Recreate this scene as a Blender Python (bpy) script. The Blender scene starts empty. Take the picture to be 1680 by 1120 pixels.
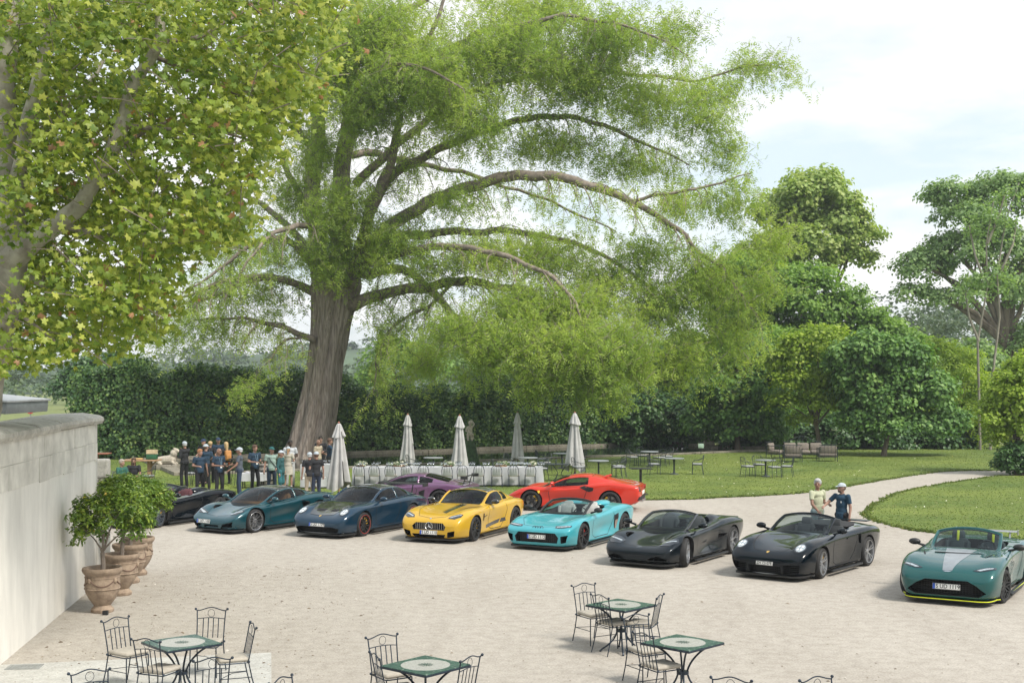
import bpy, bmesh, math, random
import numpy as np
from mathutils import Vector, Matrix, noise as mnoise
from mathutils.bvhtree import BVHTree
from mathutils.geometry import delaunay_2d_cdt
R = math.radians
random.seed(7)
RNG = np.random.default_rng(7)
scene = bpy.context.scene
COL = scene.collection

# ------------------------------------------------------------------ camera, sky, sun, exposure
CAM_H, F_PX, HOR = 4.4, 2100.0, 620.0          # camera height, focal length and horizon row in the 1680 px photograph
cam_data = bpy.data.cameras.new('camera')
cam_data.sensor_width = 36.0
cam_data.lens = F_PX / 1680 * 36
cam_data.shift_y = (HOR - 560) / 1680
cam_data.clip_start = 0.5
cam_data.clip_end = 6000
cam = bpy.data.objects.new('camera', cam_data)
COL.objects.link(cam)
cam.location = (0, 0, CAM_H)
cam.rotation_euler = (R(90), 0, 0)
scene.camera = cam

SUN_EL, SUN_AZ = R(50), R(128)                  # azimuth clockwise from +Y (north): the sun stands to the right, a little behind the camera
world = bpy.data.worlds.new('World')
scene.world = world
world.use_nodes = True
nt = world.node_tree
nt.nodes.clear()
def N(tree, kind, **kw):
    n = tree.nodes.new(kind)
    for k, v in kw.items():
        if k in n.inputs: n.inputs[k].default_value = v
        else: setattr(n, k, v)
    return n
def L(tree, a, b): tree.links.new(a, b)
w_out = N(nt, 'ShaderNodeOutputWorld')
w_bg = N(nt, 'ShaderNodeBackground'); w_bg.inputs['Strength'].default_value = 0.13
w_sky = N(nt, 'ShaderNodeTexSky', sky_type='NISHITA', sun_disc=False, sun_elevation=SUN_EL, sun_rotation=SUN_AZ, air_density=1.0, dust_density=2.5, ozone_density=1.0)
w_co = N(nt, 'ShaderNodeTexCoord')
w_sep = N(nt, 'ShaderNodeSeparateXYZ'); L(nt, w_co.outputs['Generated'], w_sep.inputs[0])
w_h = N(nt, 'ShaderNodeMath', operation='MAXIMUM'); L(nt, w_sep.outputs['Z'], w_h.inputs[0]); w_h.inputs[1].default_value = 0.0
w_h2 = N(nt, 'ShaderNodeMath', operation='ADD'); L(nt, w_h.outputs[0], w_h2.inputs[0]); w_h2.inputs[1].default_value = 0.14
w_dv = N(nt, 'ShaderNodeVectorMath', operation='DIVIDE'); L(nt, w_co.outputs['Generated'], w_dv.inputs[0])
w_cb = N(nt, 'ShaderNodeCombineXYZ')
for i in range(3): L(nt, w_h2.outputs[0], w_cb.inputs[i])
L(nt, w_cb.outputs[0], w_dv.inputs[1])
w_map = N(nt, 'ShaderNodeMapping'); w_map.inputs['Location'].default_value = (3.1, 1.7, 0); w_map.inputs['Scale'].default_value = (0.9, 0.62, 0.05)
L(nt, w_dv.outputs[0], w_map.inputs[0])
w_n1 = N(nt, 'ShaderNodeTexNoise', noise_dimensions='3D'); w_n1.inputs['Scale'].default_value = 1.25; w_n1.inputs['Detail'].default_value = 9; w_n1.inputs['Roughness'].default_value = 0.58; w_n1.inputs['Distortion'].default_value = 0.25
L(nt, w_map.outputs[0], w_n1.inputs['Vector'])
w_r = N(nt, 'ShaderNodeValToRGB'); L(nt, w_n1.outputs['Fac'], w_r.inputs[0])
w_r.color_ramp.elements[0].position = 0.40; w_r.color_ramp.elements[0].color = (0.10, 0.10, 0.10, 1)
w_r.color_ramp.elements[1].position = 0.56; w_r.color_ramp.elements[1].color = (1, 1, 1, 1)
w_n2 = N(nt, 'ShaderNodeTexNoise'); w_n2.inputs['Scale'].default_value = 2.3; w_n2.inputs['Detail'].default_value = 7; w_n2.inputs['Roughness'].default_value = 0.6
L(nt, w_map.outputs[0], w_n2.inputs['Vector'])
w_r2 = N(nt, 'ShaderNodeValToRGB'); L(nt, w_n2.outputs['Fac'], w_r2.inputs[0])
w_r2.color_ramp.elements[0].position = 0.35; w_r2.color_ramp.elements[0].color = (4.1, 4.15, 4.2, 1)
w_r2.color_ramp.elements[1].position = 0.62; w_r2.color_ramp.elements[1].color = (4.9, 4.88, 4.84, 1)
w_mix = N(nt, 'ShaderNodeMix', data_type='RGBA')
w_blue = N(nt, 'ShaderNodeMix', data_type='RGBA'); w_blue.inputs['Factor'].default_value = 0.62; w_blue.inputs[7].default_value = (3.5, 3.95, 4.08, 1)
L(nt, w_sky.outputs[0], w_blue.inputs[6])
L(nt, w_r.outputs[0], w_mix.inputs['Factor']); L(nt, w_blue.outputs[2], w_mix.inputs[6]); L(nt, w_r2.outputs[0], w_mix.inputs[7])
L(nt, w_mix.outputs[2], w_bg.inputs['Color']); L(nt, w_bg.outputs[0], w_out.inputs[0])

sun_data = bpy.data.lights.new('sun', 'SUN')
sun_data.energy = 2.3; sun_data.angle = R(13); sun_data.color = (1.0, 0.94, 0.84)
sun = bpy.data.objects.new('sun', sun_data); COL.objects.link(sun)
sd = Vector((math.sin(SUN_AZ) * math.cos(SUN_EL), math.cos(SUN_AZ) * math.cos(SUN_EL), math.sin(SUN_EL)))
sun.rotation_euler = (-sd).to_track_quat('-Z', 'Y').to_euler()
sun.location = (20, -10, 60)
vs = scene.view_settings
vs.view_transform = 'Standard'; vs.look = 'None'; vs.exposure = 0.98; vs.gamma = 1.0; vs.use_curve_mapping = False
scene.cycles.max_bounces = 8; scene.cycles.transparent_max_bounces = 24

# ------------------------------------------------------------------ helpers
def P(px, py, z=0.0):
    """a point of the place at height z, found from where the photograph shows it"""
    Y = (CAM_H - z) * F_PX / (py - HOR)
    return Vector(((px - 840) * Y / F_PX, Y, z))
def PY(px, py, Y):
    """a point at distance Y"""
    return Vector(((px - 840) * Y / F_PX, Y, CAM_H - (py - HOR) * Y / F_PX))

def tag(o, label=None, cat=None, group=None, kind=None):
    if label: o['label'] = label
    if cat: o['category'] = cat
    if group: o['group'] = group
    if kind: o['kind'] = kind
    return o
def empty(name, loc=(0, 0, 0), rz=0.0, label=None, cat=None, group=None, kind=None):
    o = bpy.data.objects.new(name, None); COL.objects.link(o)
    o.location = loc; o.rotation_euler = (0, 0, rz); o.empty_display_size = 0.2
    return tag(o, label, cat, group, kind)
def link(name, me, parent=None):
    o = bpy.data.objects.new(name, me); COL.objects.link(o)
    if parent is not None: o.parent = parent
    return o
def copy_tree(o, parent=None):
    c = o.copy(); COL.objects.link(c)
    if parent is not None: c.parent = parent
    for ch in list(o.children): copy_tree(ch, c)
    return c

class MB:
    """collects shapes for one mesh object"""
    def __init__(s): s.v = []; s.f = []; s.m = []; s.cm = 0
    def add(s, vs_, fs_, mi=None):
        b = len(s.v); s.v.extend([tuple(p) for p in vs_]); mi = s.cm if mi is None else mi
        for f in fs_: s.f.append(tuple(i + b for i in f)); s.m.append(mi)
    def box(s, c, d, rz=0.0, mi=None, M4=None, bev=0.0):
        x, y, z = d[0] / 2, d[1] / 2, d[2] / 2
        if bev > 0:
            bm = bmesh.new(); bmesh.ops.create_cube(bm, size=1.0)
            bmesh.ops.scale(bm, vec=d, verts=bm.verts)
            bmesh.ops.bevel(bm, geom=list(bm.edges), offset=min(bev, .45 * min(d)), segments=2, affect='EDGES', profile=.5)
            vs_ = [v.co.copy() for v in bm.verts]; fs_ = [[v.index for v in f.verts] for f in bm.faces]; bm.free()
        else:
            vs_ = [Vector((a * x, b * y, c_ * z)) for a in (-1, 1) for b in (-1, 1) for c_ in (-1, 1)]
            fs_ = [(0, 1, 3, 2), (4, 6, 7, 5), (0, 4, 5, 1), (2, 3, 7, 6), (0, 2, 6, 4), (1, 5, 7, 3)]
        m = M4 if M4 is not None else Matrix.Rotation(rz, 4, 'Z')
        s.add([m @ p + Vector(c) for p in vs_], fs_, mi); return s
    def tube(s, pts, r, n=8, mi=None, cap=True, flat=None):
        pts = [Vector(p) for p in pts]; k = len(pts)
        rs = r if hasattr(r, '__len__') else [r] * k
        up = None; rings = []
        for i, p in enumerate(pts):
            t = (pts[min(i + 1, k - 1)] - pts[max(i - 1, 0)])
            if t.length < 1e-9: t = Vector((0, 0, 1))
            t.normalize()
            if up is None: up = t.orthogonal().normalized()
            up = (up - t * up.dot(t))
            up = up.normalized() if up.length > 1e-6 else t.orthogonal().normalized()
            bn = t.cross(up)
            rings.append([p + (up * math.cos(a) + bn * math.sin(a)) * rs[i] for a in [2 * math.pi * j / n for j in range(n)]])
        vs_ = [q for rg in rings for q in rg]
        fs_ = [(i * n + j, i * n + (j + 1) % n, (i + 1) * n + (j + 1) % n, (i + 1) * n + j) for i in range(k - 1) for j in range(n)]
        if cap: fs_ += [tuple(range(n))[::-1], tuple((k - 1) * n + j for j in range(n))]
        s.add(vs_, fs_, mi); return s
    def lathe(s, prof, n=24, c=(0, 0, 0), axis='Z', mi=None, cap=True):
        c = Vector(c); vs_ = []
        for r_, z in prof:
            for j in range(n):
                a = 2 * math.pi * j / n
                if axis == 'Z': q = Vector((r_ * math.cos(a), r_ * math.sin(a), z))
                elif axis == 'Y': q = Vector((r_ * math.cos(a), z, r_ * math.sin(a)))
                else: q = Vector((z, r_ * math.cos(a), r_ * math.sin(a)))
                vs_.append(q + c)
        k = len(prof)
        fs_ = [(i * n + j, i * n + (j + 1) % n, (i + 1) * n + (j + 1) % n, (i + 1) * n + j) for i in range(k - 1) for j in range(n)]
        if cap:
            if prof[0][0] > 1e-4: fs_.append(tuple(range(n))[::-1])
            if prof[-1][0] > 1e-4: fs_.append(tuple((k - 1) * n + j for j in range(n)))
        s.add(vs_, fs_, mi); return s
    def ell(s, c, r, n=12, m=8, mi=None, M3=None):
        c = Vector(c); vs_ = []; r = r if hasattr(r, '__len__') else (r, r, r)
        for i in range(m + 1):
            th = math.pi * i / m
            for j in range(n):
                a = 2 * math.pi * j / n
                q = Vector((r[0] * math.sin(th) * math.cos(a), r[1] * math.sin(th) * math.sin(a), r[2] * math.cos(th)))
                vs_.append((M3 @ q if M3 is not None else q) + c)
        fs_ = [(i * n + j, (i + 1) * n + j, (i + 1) * n + (j + 1) % n, i * n + (j + 1) % n) for i in range(m) for j in range(n)]
        s.add(vs_, fs_, mi); return s
    def prism(s, poly, z0, z1, mi=None, M4=None):
        n = len(poly); vs_ = [Vector((x, y, z0)) for x, y in poly] + [Vector((x, y, z1)) for x, y in poly]
        if M4 is not None: vs_ = [M4 @ q for q in vs_]
        s.add(vs_, [tuple(range(n))[::-1], tuple(range(n, 2 * n))] + [(i, (i + 1) % n, n + (i + 1) % n, n + i) for i in range(n)], mi); return s
    def cap(s, a, b, ra, rb, n=10, mi=None):
        """tapered capsule"""
        a, b = Vector(a), Vector(b); d = b - a; l = d.length
        if l < 1e-6: return s.ell(a, ra, mi=mi)
        t = d / l; pts = []; rs = []
        for k in (0, .35, .7, 1): pts.append(a - t * ra * math.cos(k * math.pi / 2)); rs.append(max(ra * math.sin(k * math.pi / 2), .0005))
        for k in (1, .7, .35, 0): pts.append(b + t * rb * math.cos(k * math.pi / 2)); rs.append(max(rb * math.sin(k * math.pi / 2), .0005))
        return s.tube(pts, rs, n, mi)
    def mesh(s, name, mats, smooth=True, sharp=35):
        me = bpy.data.meshes.new(name); me.from_pydata(s.v, [], s.f)
        mats = mats if isinstance(mats, (list, tuple)) else [mats]
        for m in mats: me.materials.append(m)
        me.polygons.foreach_set('material_index', s.m)
        if smooth:
            me.polygons.foreach_set('use_smooth', [True] * len(s.f))
            me.set_sharp_from_angle(angle=R(sharp))
        me.update(); return me
    def build(s, name, mats, parent=None, smooth=True, sharp=35):
        return link(name, s.mesh(name, mats, smooth, sharp), parent)

def big_mesh(name, V, T, mats, rnd=None, smooth=False, mi=None):
    """fast mesh from numpy: V (n,3), T (m,k) faces of k corners, rnd (m,) face attribute"""
    me = bpy.data.meshes.new(name); m, k = T.shape
    me.vertices.add(len(V)); me.vertices.foreach_set('co', np.ascontiguousarray(V, dtype=np.float32).ravel())
    me.loops.add(m * k); me.loops.foreach_set('vertex_index', np.ascontiguousarray(T, dtype=np.int32).ravel())
    me.polygons.add(m); me.polygons.foreach_set('loop_start', np.arange(0, m * k, k, dtype=np.int32))
    for mm in (mats if isinstance(mats, (list, tuple)) else [mats]): me.materials.append(mm)
    if smooth: me.polygons.foreach_set('use_smooth', np.ones(m, dtype=bool))
    if mi is not None: me.polygons.foreach_set('material_index', mi.astype(np.int32))
    me.update(calc_edges=True)
    if rnd is not None:
        at = me.attributes.new('rnd', 'FLOAT', 'FACE'); at.data.foreach_set('value', rnd.astype(np.float32))
    return me
def rot_mats(zdir, spin):
    """(N,3,3): columns x,y,z; z along zdir, spun about it"""
    z = zdir / np.maximum(np.linalg.norm(zdir, axis=1, keepdims=True), 1e-9)
    ref = np.where(np.abs(z[:, 2:3]) < .9, np.array([[0, 0, 1.]]), np.array([[1., 0, 0]]))
    x = np.cross(ref, z); x /= np.maximum(np.linalg.norm(x, axis=1, keepdims=True), 1e-9); y = np.cross(z, x)
    c, s_ = np.cos(spin)[:, None], np.sin(spin)[:, None]
    return np.stack([x * c + y * s_, -x * s_ + y * c, z], axis=2)
def scatter(tv, tf, T, Rm, S, rnd):
    """template leaf put at every T; returns V, faces, face rnd"""
    n, k = len(T), len(tv)
    V = np.einsum('nij,kj->nki', Rm, tv) * S[:, None, None] + T[:, None, :]
    F = tf[None, :, :] + (np.arange(n) * k)[:, None, None]
    return V.reshape(-1, 3), F.reshape(-1, tf.shape[1]), np.repeat(rnd, len(tf))

# ------------------------------------------------------------------ materials
MATS = {}
def ramp(t, fac, stops, interp='LINEAR'):
    r = t.nodes.new('ShaderNodeValToRGB'); e = r.color_ramp; e.interpolation = interp
    while len(e.elements) < len(stops): e.elements.new(.5)
    for el, (p, c) in zip(e.elements, stops): el.position = p; el.color = (*c, 1)
    if fac is not None: t.links.new(fac, r.inputs[0])
    return r.outputs[0]
def M(name, col=(.5, .5, .5), rough=.5, metal=0.0, coat=0.0, var=.12, scale=6.0, bump=0.0, bscale=40.0, col2=None, spec=.5, aniso=(1, 1, 1), coord='Object', emis=None, sheen=0, rvar=.1):
    if name in MATS: return MATS[name]
    m = bpy.data.materials.new(name); m.use_nodes = True; t = m.node_tree; b = t.nodes['Principled BSDF']
    b.inputs['Roughness'].default_value = rough; b.inputs['Metallic'].default_value = metal
    b.inputs['Coat Weight'].default_value = coat; b.inputs['Coat Roughness'].default_value = .03
    b.inputs['Specular IOR Level'].default_value = spec; b.inputs['Sheen Weight'].default_value = sheen
    tc = t.nodes.new('ShaderNodeTexCoord'); mp = t.nodes.new('ShaderNodeMapping'); mp.inputs['Scale'].default_value = aniso
    t.links.new(tc.outputs[coord], mp.inputs[0])
    nz = t.nodes.new('ShaderNodeTexNoise'); nz.inputs['Scale'].default_value = scale; nz.inputs['Detail'].default_value = 6; nz.inputs['Roughness'].default_value = .6
    t.links.new(mp.outputs[0], nz.inputs['Vector'])
    c2 = col2 or tuple(max(0, x * (1 - var * 1.6)) for x in col); c1 = col if col2 else tuple(min(1, x * (1 + var)) for x in col)
    t.links.new(ramp(t, nz.outputs['Fac'], [(.32, c2), (.66, c1)]), b.inputs['Base Color'])
    if rvar:
        mr = t.nodes.new('ShaderNodeMapRange'); mr.inputs['To Min'].default_value = max(0, rough * (1 - rvar * 2)); mr.inputs['To Max'].default_value = min(1, rough * (1 + rvar * 2))
        t.links.new(nz.outputs['Fac'], mr.inputs[0]); t.links.new(mr.outputs[0], b.inputs['Roughness'])
    if bump:
        n2 = t.nodes.new('ShaderNodeTexNoise'); n2.inputs['Scale'].default_value = bscale; n2.inputs['Detail'].default_value = 5
        t.links.new(mp.outputs[0], n2.inputs['Vector'])
        bp = t.nodes.new('ShaderNodeBump'); bp.inputs['Strength'].default_value = bump; bp.inputs['Distance'].default_value = .02
        t.links.new(n2.outputs['Fac'], bp.inputs['Height']); t.links.new(bp.outputs[0], b.inputs['Normal'])
    if emis: b.inputs['Emission Color'].default_value = (*emis, 1); b.inputs['Emission Strength'].default_value = 1
    MATS[name] = m; return m
def M_leaf(name, stops, trans=.3, rough=.5, tcol=None):
    if name in MATS: return MATS[name]
    m = bpy.data.materials.new(name); m.use_nodes = True; t = m.node_tree; b = t.nodes['Principled BSDF']; out = t.nodes['Material Output']
    at = t.nodes.new('ShaderNodeAttribute'); at.attribute_name = 'rnd'
    c = ramp(t, at.outputs['Fac'], stops)
    t.links.new(c, b.inputs['Base Color']); b.inputs['Roughness'].default_value = rough; b.inputs['Specular IOR Level'].default_value = .35
    tr = t.nodes.new('ShaderNodeBsdfTranslucent'); mx = t.nodes.new('ShaderNodeMixShader'); mx.inputs[0].default_value = trans
    hs = t.nodes.new('ShaderNodeMix'); hs.data_type = 'RGBA'; hs.blend_type = 'MULTIPLY'; hs.inputs['Factor'].default_value = 1; hs.inputs[7].default_value = (*(tcol or (1.25, 1.35, .6)), 1)
    t.links.new(c, hs.inputs[6]); t.links.new(hs.outputs[2], tr.inputs[0])
    t.links.new(b.outputs[0], mx.inputs[1]); t.links.new(tr.outputs[0], mx.inputs[2]); t.links.new(mx.outputs[0], out.inputs[0])
    MATS[name] = m; return m
def M_glass(name, tint=(.5, .58, .58), refl=1.0):
    if name in MATS: return MATS[name]
    m = bpy.data.materials.new(name); m.use_nodes = True; t = m.node_tree; t.nodes.clear()
    out = t.nodes.new('ShaderNodeOutputMaterial'); tr = t.nodes.new('ShaderNodeBsdfTransparent'); gl = t.nodes.new('ShaderNodeBsdfGlossy'); mx = t.nodes.new('ShaderNodeMixShader'); fr = t.nodes.new('ShaderNodeFresnel')
    fr.inputs[0].default_value = 1.5
    nz = t.nodes.new('ShaderNodeTexNoise'); nz.inputs['Scale'].default_value = 3
    t.links.new(ramp(t, nz.outputs['Fac'], [(.3, tuple(x * .93 for x in tint)), (.7, tint)]), tr.inputs[0])
    gl.inputs['Color'].default_value = (refl, refl, refl, 1); gl.inputs['Roughness'].default_value = .02
    t.links.new(fr.outputs[0], mx.inputs[0]); t.links.new(tr.outputs[0], mx.inputs[1]); t.links.new(gl.outputs[0], mx.inputs[2]); t.links.new(mx.outputs[0], out.inputs[0])
    MATS[name] = m; return m
def paint(name, col, metal=.5, rough=.28, flake=.12):
    if name in MATS: return MATS[name]
    m = M(name, tuple(c * .62 for c in col), rough=rough + .05, metal=metal * .6, coat=1.0, var=.05, scale=1.5, rvar=.05, spec=.15)
    t = m.node_tree; b = t.nodes['Principled BSDF']; b.inputs['Coat Roughness'].default_value = .02
    if sum(col) < .1: b.inputs['Coat IOR'].default_value = 1.36; b.inputs['Specular IOR Level'].default_value = .05
    n2 = t.nodes.new('ShaderNodeTexVoronoi'); n2.inputs['Scale'].default_value = 260
    bp = t.nodes.new('ShaderNodeBump'); bp.inputs['Strength'].default_value = flake * .4; bp.inputs['Distance'].default_value = .001
    t.links.new(n2.outputs['Distance'], bp.inputs['Height']); t.links.new(bp.outputs[0], b.inputs['Normal'])
    return m
def text_mesh(name, body, size, mat, parent, M4, depth=.003, sx=1.0, align='CENTER'):
    cu = bpy.data.curves.new(name, 'FONT'); cu.body = body; cu.size = size; cu.align_x = align; cu.align_y = 'CENTER'; cu.extrude = depth; cu.resolution_u = 3; cu.offset = size * .012
    o = bpy.data.objects.new(name + '_tmp', cu); COL.objects.link(o)
    dg = bpy.context.evaluated_depsgraph_get(); me = bpy.data.meshes.new_from_object(o.evaluated_get(dg))
    bpy.data.objects.remove(o); bpy.data.curves.remove(cu)
    me.transform(Matrix.Diagonal((sx, 1, 1, 1))); me.transform(M4); me.name = name
    me.materials.clear(); me.materials.append(mat)
    return link(name, me, parent)
BLK = M('black trim plastic', (.014, .015, .016), rough=.5)
WHT = M('white plate', (.78, .78, .76), rough=.35, var=.04)
def catmull(pts, sub):
    pts = [np.asarray(p, float) for p in pts]; out = []
    for i in range(len(pts) - 1):
        p0 = pts[max(i - 1, 0)]; p1 = pts[i]; p2 = pts[i + 1]; p3 = pts[min(i + 2, len(pts) - 1)]
        for k in range(sub):
            t = k / sub
            out.append(.5 * ((2 * p1) + (-p0 + p2) * t + (2 * p0 - 5 * p1 + 4 * p2 - p3) * t * t + (-p0 + 3 * p1 - 3 * p2 + p3) * t ** 3))
    out.append(pts[-1]); return out
# ------------------------------------------------------------------ ground, court, lawns, pond, wall
def sheet(name, pts, z, mat, kind='structure', sub=0, parent=None):
    """flat sheet from an outline of ground points"""
    me = bpy.data.meshes.new(name); bm = bmesh.new()
    vs_ = [bm.verts.new((p[0], p[1], z)) for p in pts]; bm.faces.new(vs_)
    bmesh.ops.triangulate(bm, faces=bm.faces)
    bm.normal_update(); bm.faces.ensure_lookup_table()
    if bm.faces[0].normal.z < 0: bmesh.ops.reverse_faces(bm, faces=bm.faces)
    bm.to_mesh(me); bm.free(); me.materials.append(mat); o = link(name, me, parent)
    if kind: o['kind'] = kind
    return o
def slab(name, pts, z0, z1, mat, kind='structure', parent=None, skirt=None):
    g = MB(); n = len(pts); area = sum(pts[i][0] * pts[(i + 1) % n][1] - pts[(i + 1) % n][0] * pts[i][1] for i in range(n))
    if area < 0: pts = pts[::-1]
    t = sheet('t', pts, z1, mat, None); tv = [v.co.copy() for v in t.data.vertices]; tf = [tuple(p.vertices) for p in t.data.polygons]; bpy.data.objects.remove(t)
    g.add(tv, tf); b = [Vector((p[0], p[1], z0)) for p in pts]; a = [Vector((p[0], p[1], z1)) for p in pts]
    g.add(a + b, [(i, n + i, n + (i + 1) % n, (i + 1) % n) for i in range(n)])
    o = g.build(name, mat, parent, smooth=False)
    if kind: o['kind'] = kind
    return o
def ground_material(name, c_lo, c_hi, c_spot, s_big, s_fine, bump, rough=.95, spot=.62, streak=False):
    m = M(name, c_hi, rough=rough, rvar=0, spec=.25); t = m.node_tree; b = t.nodes['Principled BSDF']
    tc = t.nodes.new('ShaderNodeTexCoord')
    def nz(sc, det=8, ro=.6, dist=0, mapping=None):
        n = t.nodes.new('ShaderNodeTexNoise'); n.inputs['Scale'].default_value = sc; n.inputs['Detail'].default_value = det; n.inputs['Roughness'].default_value = ro; n.inputs['Distortion'].default_value = dist
        if mapping:
            mp = t.nodes.new('ShaderNodeMapping'); mp.inputs['Scale'].default_value = mapping; t.links.new(tc.outputs['Object'], mp.inputs[0]); t.links.new(mp.outputs[0], n.inputs['Vector'])
        else: t.links.new(tc.outputs['Object'], n.inputs['Vector'])
        return n.outputs['Fac']
    def mix(kind, f, a, b_):
        x = t.nodes.new('ShaderNodeMix'); x.data_type = 'RGBA'; x.blend_type = kind
        if isinstance(f, (int, float)): x.inputs['Factor'].default_value = f
        else: t.links.new(f, x.inputs['Factor'])
        t.links.new(a, x.inputs[6]) if hasattr(a, 'links') else setattr(x.inputs[6], 'default_value', (*a, 1))
        t.links.new(b_, x.inputs[7]) if hasattr(b_, 'links') else setattr(x.inputs[7], 'default_value', (*b_, 1))
        return x.outputs[2]
    base = ramp(t, nz(s_big), [(.34, c_lo), (.64, c_hi)])
    fine = ramp(t, nz(s_fine, 4, .7), [(.3, (.72, .72, .72)), (.5, (1, 1, 1)), (.7, (1.18, 1.17, 1.15))])
    c = mix('MULTIPLY', 1.0, base, fine)
    mid = ramp(t, nz(s_fine * .17, 6, .65), [(.35, (.86, .85, .84)), (.6, (1.04, 1.04, 1.04))]); c = mix('MULTIPLY', 1.0, c, mid)
    sp = ramp(t, nz(s_fine * .6, 3, .6), [(spot, (0, 0, 0)), (spot + .05, (1, 1, 1))]); c = mix('MIX', sp, c, c_spot)
    if streak:
        st = ramp(t, nz(1.0, 5, .6, .8, (.55, .10, 1)), [(.36, (.94, .935, .93)), (.62, (1.02, 1.02, 1.02))]); c = mix('MULTIPLY', 1.0, c, st)
    t.links.new(c, b.inputs['Base Color'])
    bp = t.nodes.new('ShaderNodeBump'); bp.inputs['Strength'].default_value = bump; bp.inputs['Distance'].default_value = .02
    t.links.new(nz(s_fine * .5, 8, .7), bp.inputs['Height']); t.links.new(bp.outputs[0], b.inputs['Normal'])
    return m
GRAVEL = ground_material('pale compacted gravel', (.368, .340, .300), (.405, .377, .337), (.25, .225, .195), .16, 26, .35, spot=.70, streak=True)
LAWN = ground_material('mown lawn', (.080, .128, .026), (.160, .205, .042), (.21, .20, .08), .22, 7, .4, spot=.64)
FIELD = ground_material('dry field grass', (.12, .16, .05), (.20, .23, .08), (.24, .22, .11), .02, .8, .3)
SOIL = ground_material('dark leaf litter', (.05, .045, .03), (.09, .075, .05), (.12, .09, .05), .5, 6, .5)
PAVE = ground_material('pale concrete paving', (.42, .42, .40), (.475, .475, .45), (.35, .34, .32), .8, 30, .2, spot=.68)
WALLP = M('white lime render', (.74, .72, .67), rough=.9, var=.09, scale=2.2, aniso=(1, 1, .28), bump=.12, bscale=22, rvar=0, spec=.2)
STONE = ground_material('weathered limestone', (.42, .405, .365), (.54, .525, .48), (.23, .215, .18), .9, 12, .35, spot=.66)
STONEP = M('pale limestone block', (.66, .64, .585), rough=.9, var=.14, scale=2.2, bump=.25, bscale=18, rvar=0, spec=.2)
STONED = ground_material('grey mossy stone', (.17, .155, .125), (.27, .25, .205), (.09, .08, .06), 1.4, 14, .7, spot=.60)

sheet('ground', [(-640, -30), (640, -30), (640, 1150), (-640, 1150)], -.03, FIELD)
hz_ = MB(); hz_.box((0, 560, 18), (1340, 1240, 39)); hz_ = hz_.build('haze', [], smooth=False); hz_['kind'] = 'stuff'
hm_ = bpy.data.materials.new('thin summer haze'); hm_.use_nodes = True; hm_.node_tree.nodes.clear()
_o = hm_.node_tree.nodes.new('ShaderNodeOutputMaterial'); _v = hm_.node_tree.nodes.new('ShaderNodeVolumePrincipled'); _v.inputs['Color'].default_value = (.86, .93, 1, 1); _v.inputs['Density'].default_value = .00042; _v.inputs['Anisotropy'].default_value = .2
hm_.node_tree.links.new(_v.outputs[0], _o.inputs['Volume']); hz_.data.materials.append(hm_)
G2 = lambda px, py: tuple(P(px, py)[:2])
sheet('gravel_court', [(-16, -5), (40, -5), (60, 30), (55, 75), (-14, 75), (-14, 40)], 0.0, GRAVEL)
lawn_front = [(-30, 808), (165, 813), (400, 818), (560, 819), (1060, 820), (1180, 816), (1250, 813), (1330, 807), (1394, 797), (1450, 787), (1495, 780), (1537, 774.5), (1585, 772), (1625, 772)]
def rough_edge(pts, amp=.05, step=.35):
    out = []
    for a, b in zip(pts[:-1], pts[1:]):
        a = Vector(a); b = Vector(b); n = max(1, int((b - a).length / step)); d = Vector((-(b - a).y, (b - a).x)).normalized()
        for k in range(n): out.append(tuple(a.lerp(b, k / n) + d * random.uniform(-amp, amp)))
    out.append(tuple(pts[-1])); return out
e1 = rough_edge([tuple(q) for q in catmull([G2(*q) for q in lawn_front], 5)])
lawn1 = e1 + [(40, 62), (60, 80), (60, 84), (-34, 84), (-34, 50)]
slab('lawn', lawn1, -.01, .035, LAWN)
lf2 = [(1640, 781), (1605, 786), (1540, 796), (1478, 808), (1448, 822), (1427, 834), (1421, 843), (1433, 853), (1478, 866), (1520, 872), (1600, 880), (1680, 886), (1900, 905)]
e2 = rough_edge([tuple(q) for q in catmull([G2(*q) for q in lf2], 5)])
lawn2 = e2 + [(60, 30), (60, 58)]
slab('lawn', lawn2, -.01, .035, LAWN)
# worn edge of bare soil along the main lawn
sheet('soil_edge', [(p[0], p[1] - .10) for p in e1] + [(p[0], p[1] + .3) for p in e1[::-1]], .004, SOIL)
# paved terrace corner and its drain
sheet('paving', [G2(-200, 1098), G2(0, 1090), G2(445, 1070), G2(447, 1300), G2(-200, 1400)], .004, PAVE)
dr = empty('drain_cover', P(40, 1094), .1, 'flat grey square drain cover let into the pale paving by the wall', 'drain cover')
MB().box((0, 0, .006), (.50, .34, .012)).build('frame', M('dull zinc', (.3, .31, .3), rough=.6, metal=.3), dr)
g = MB()
for k in range(9): g.box((-.2 + .05 * k, 0, .014), (.018, .28, .008))
o = g.build('grating', M('dull zinc', (.3, .3, .3)), dr); o['kind'] = 'stuff'

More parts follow.
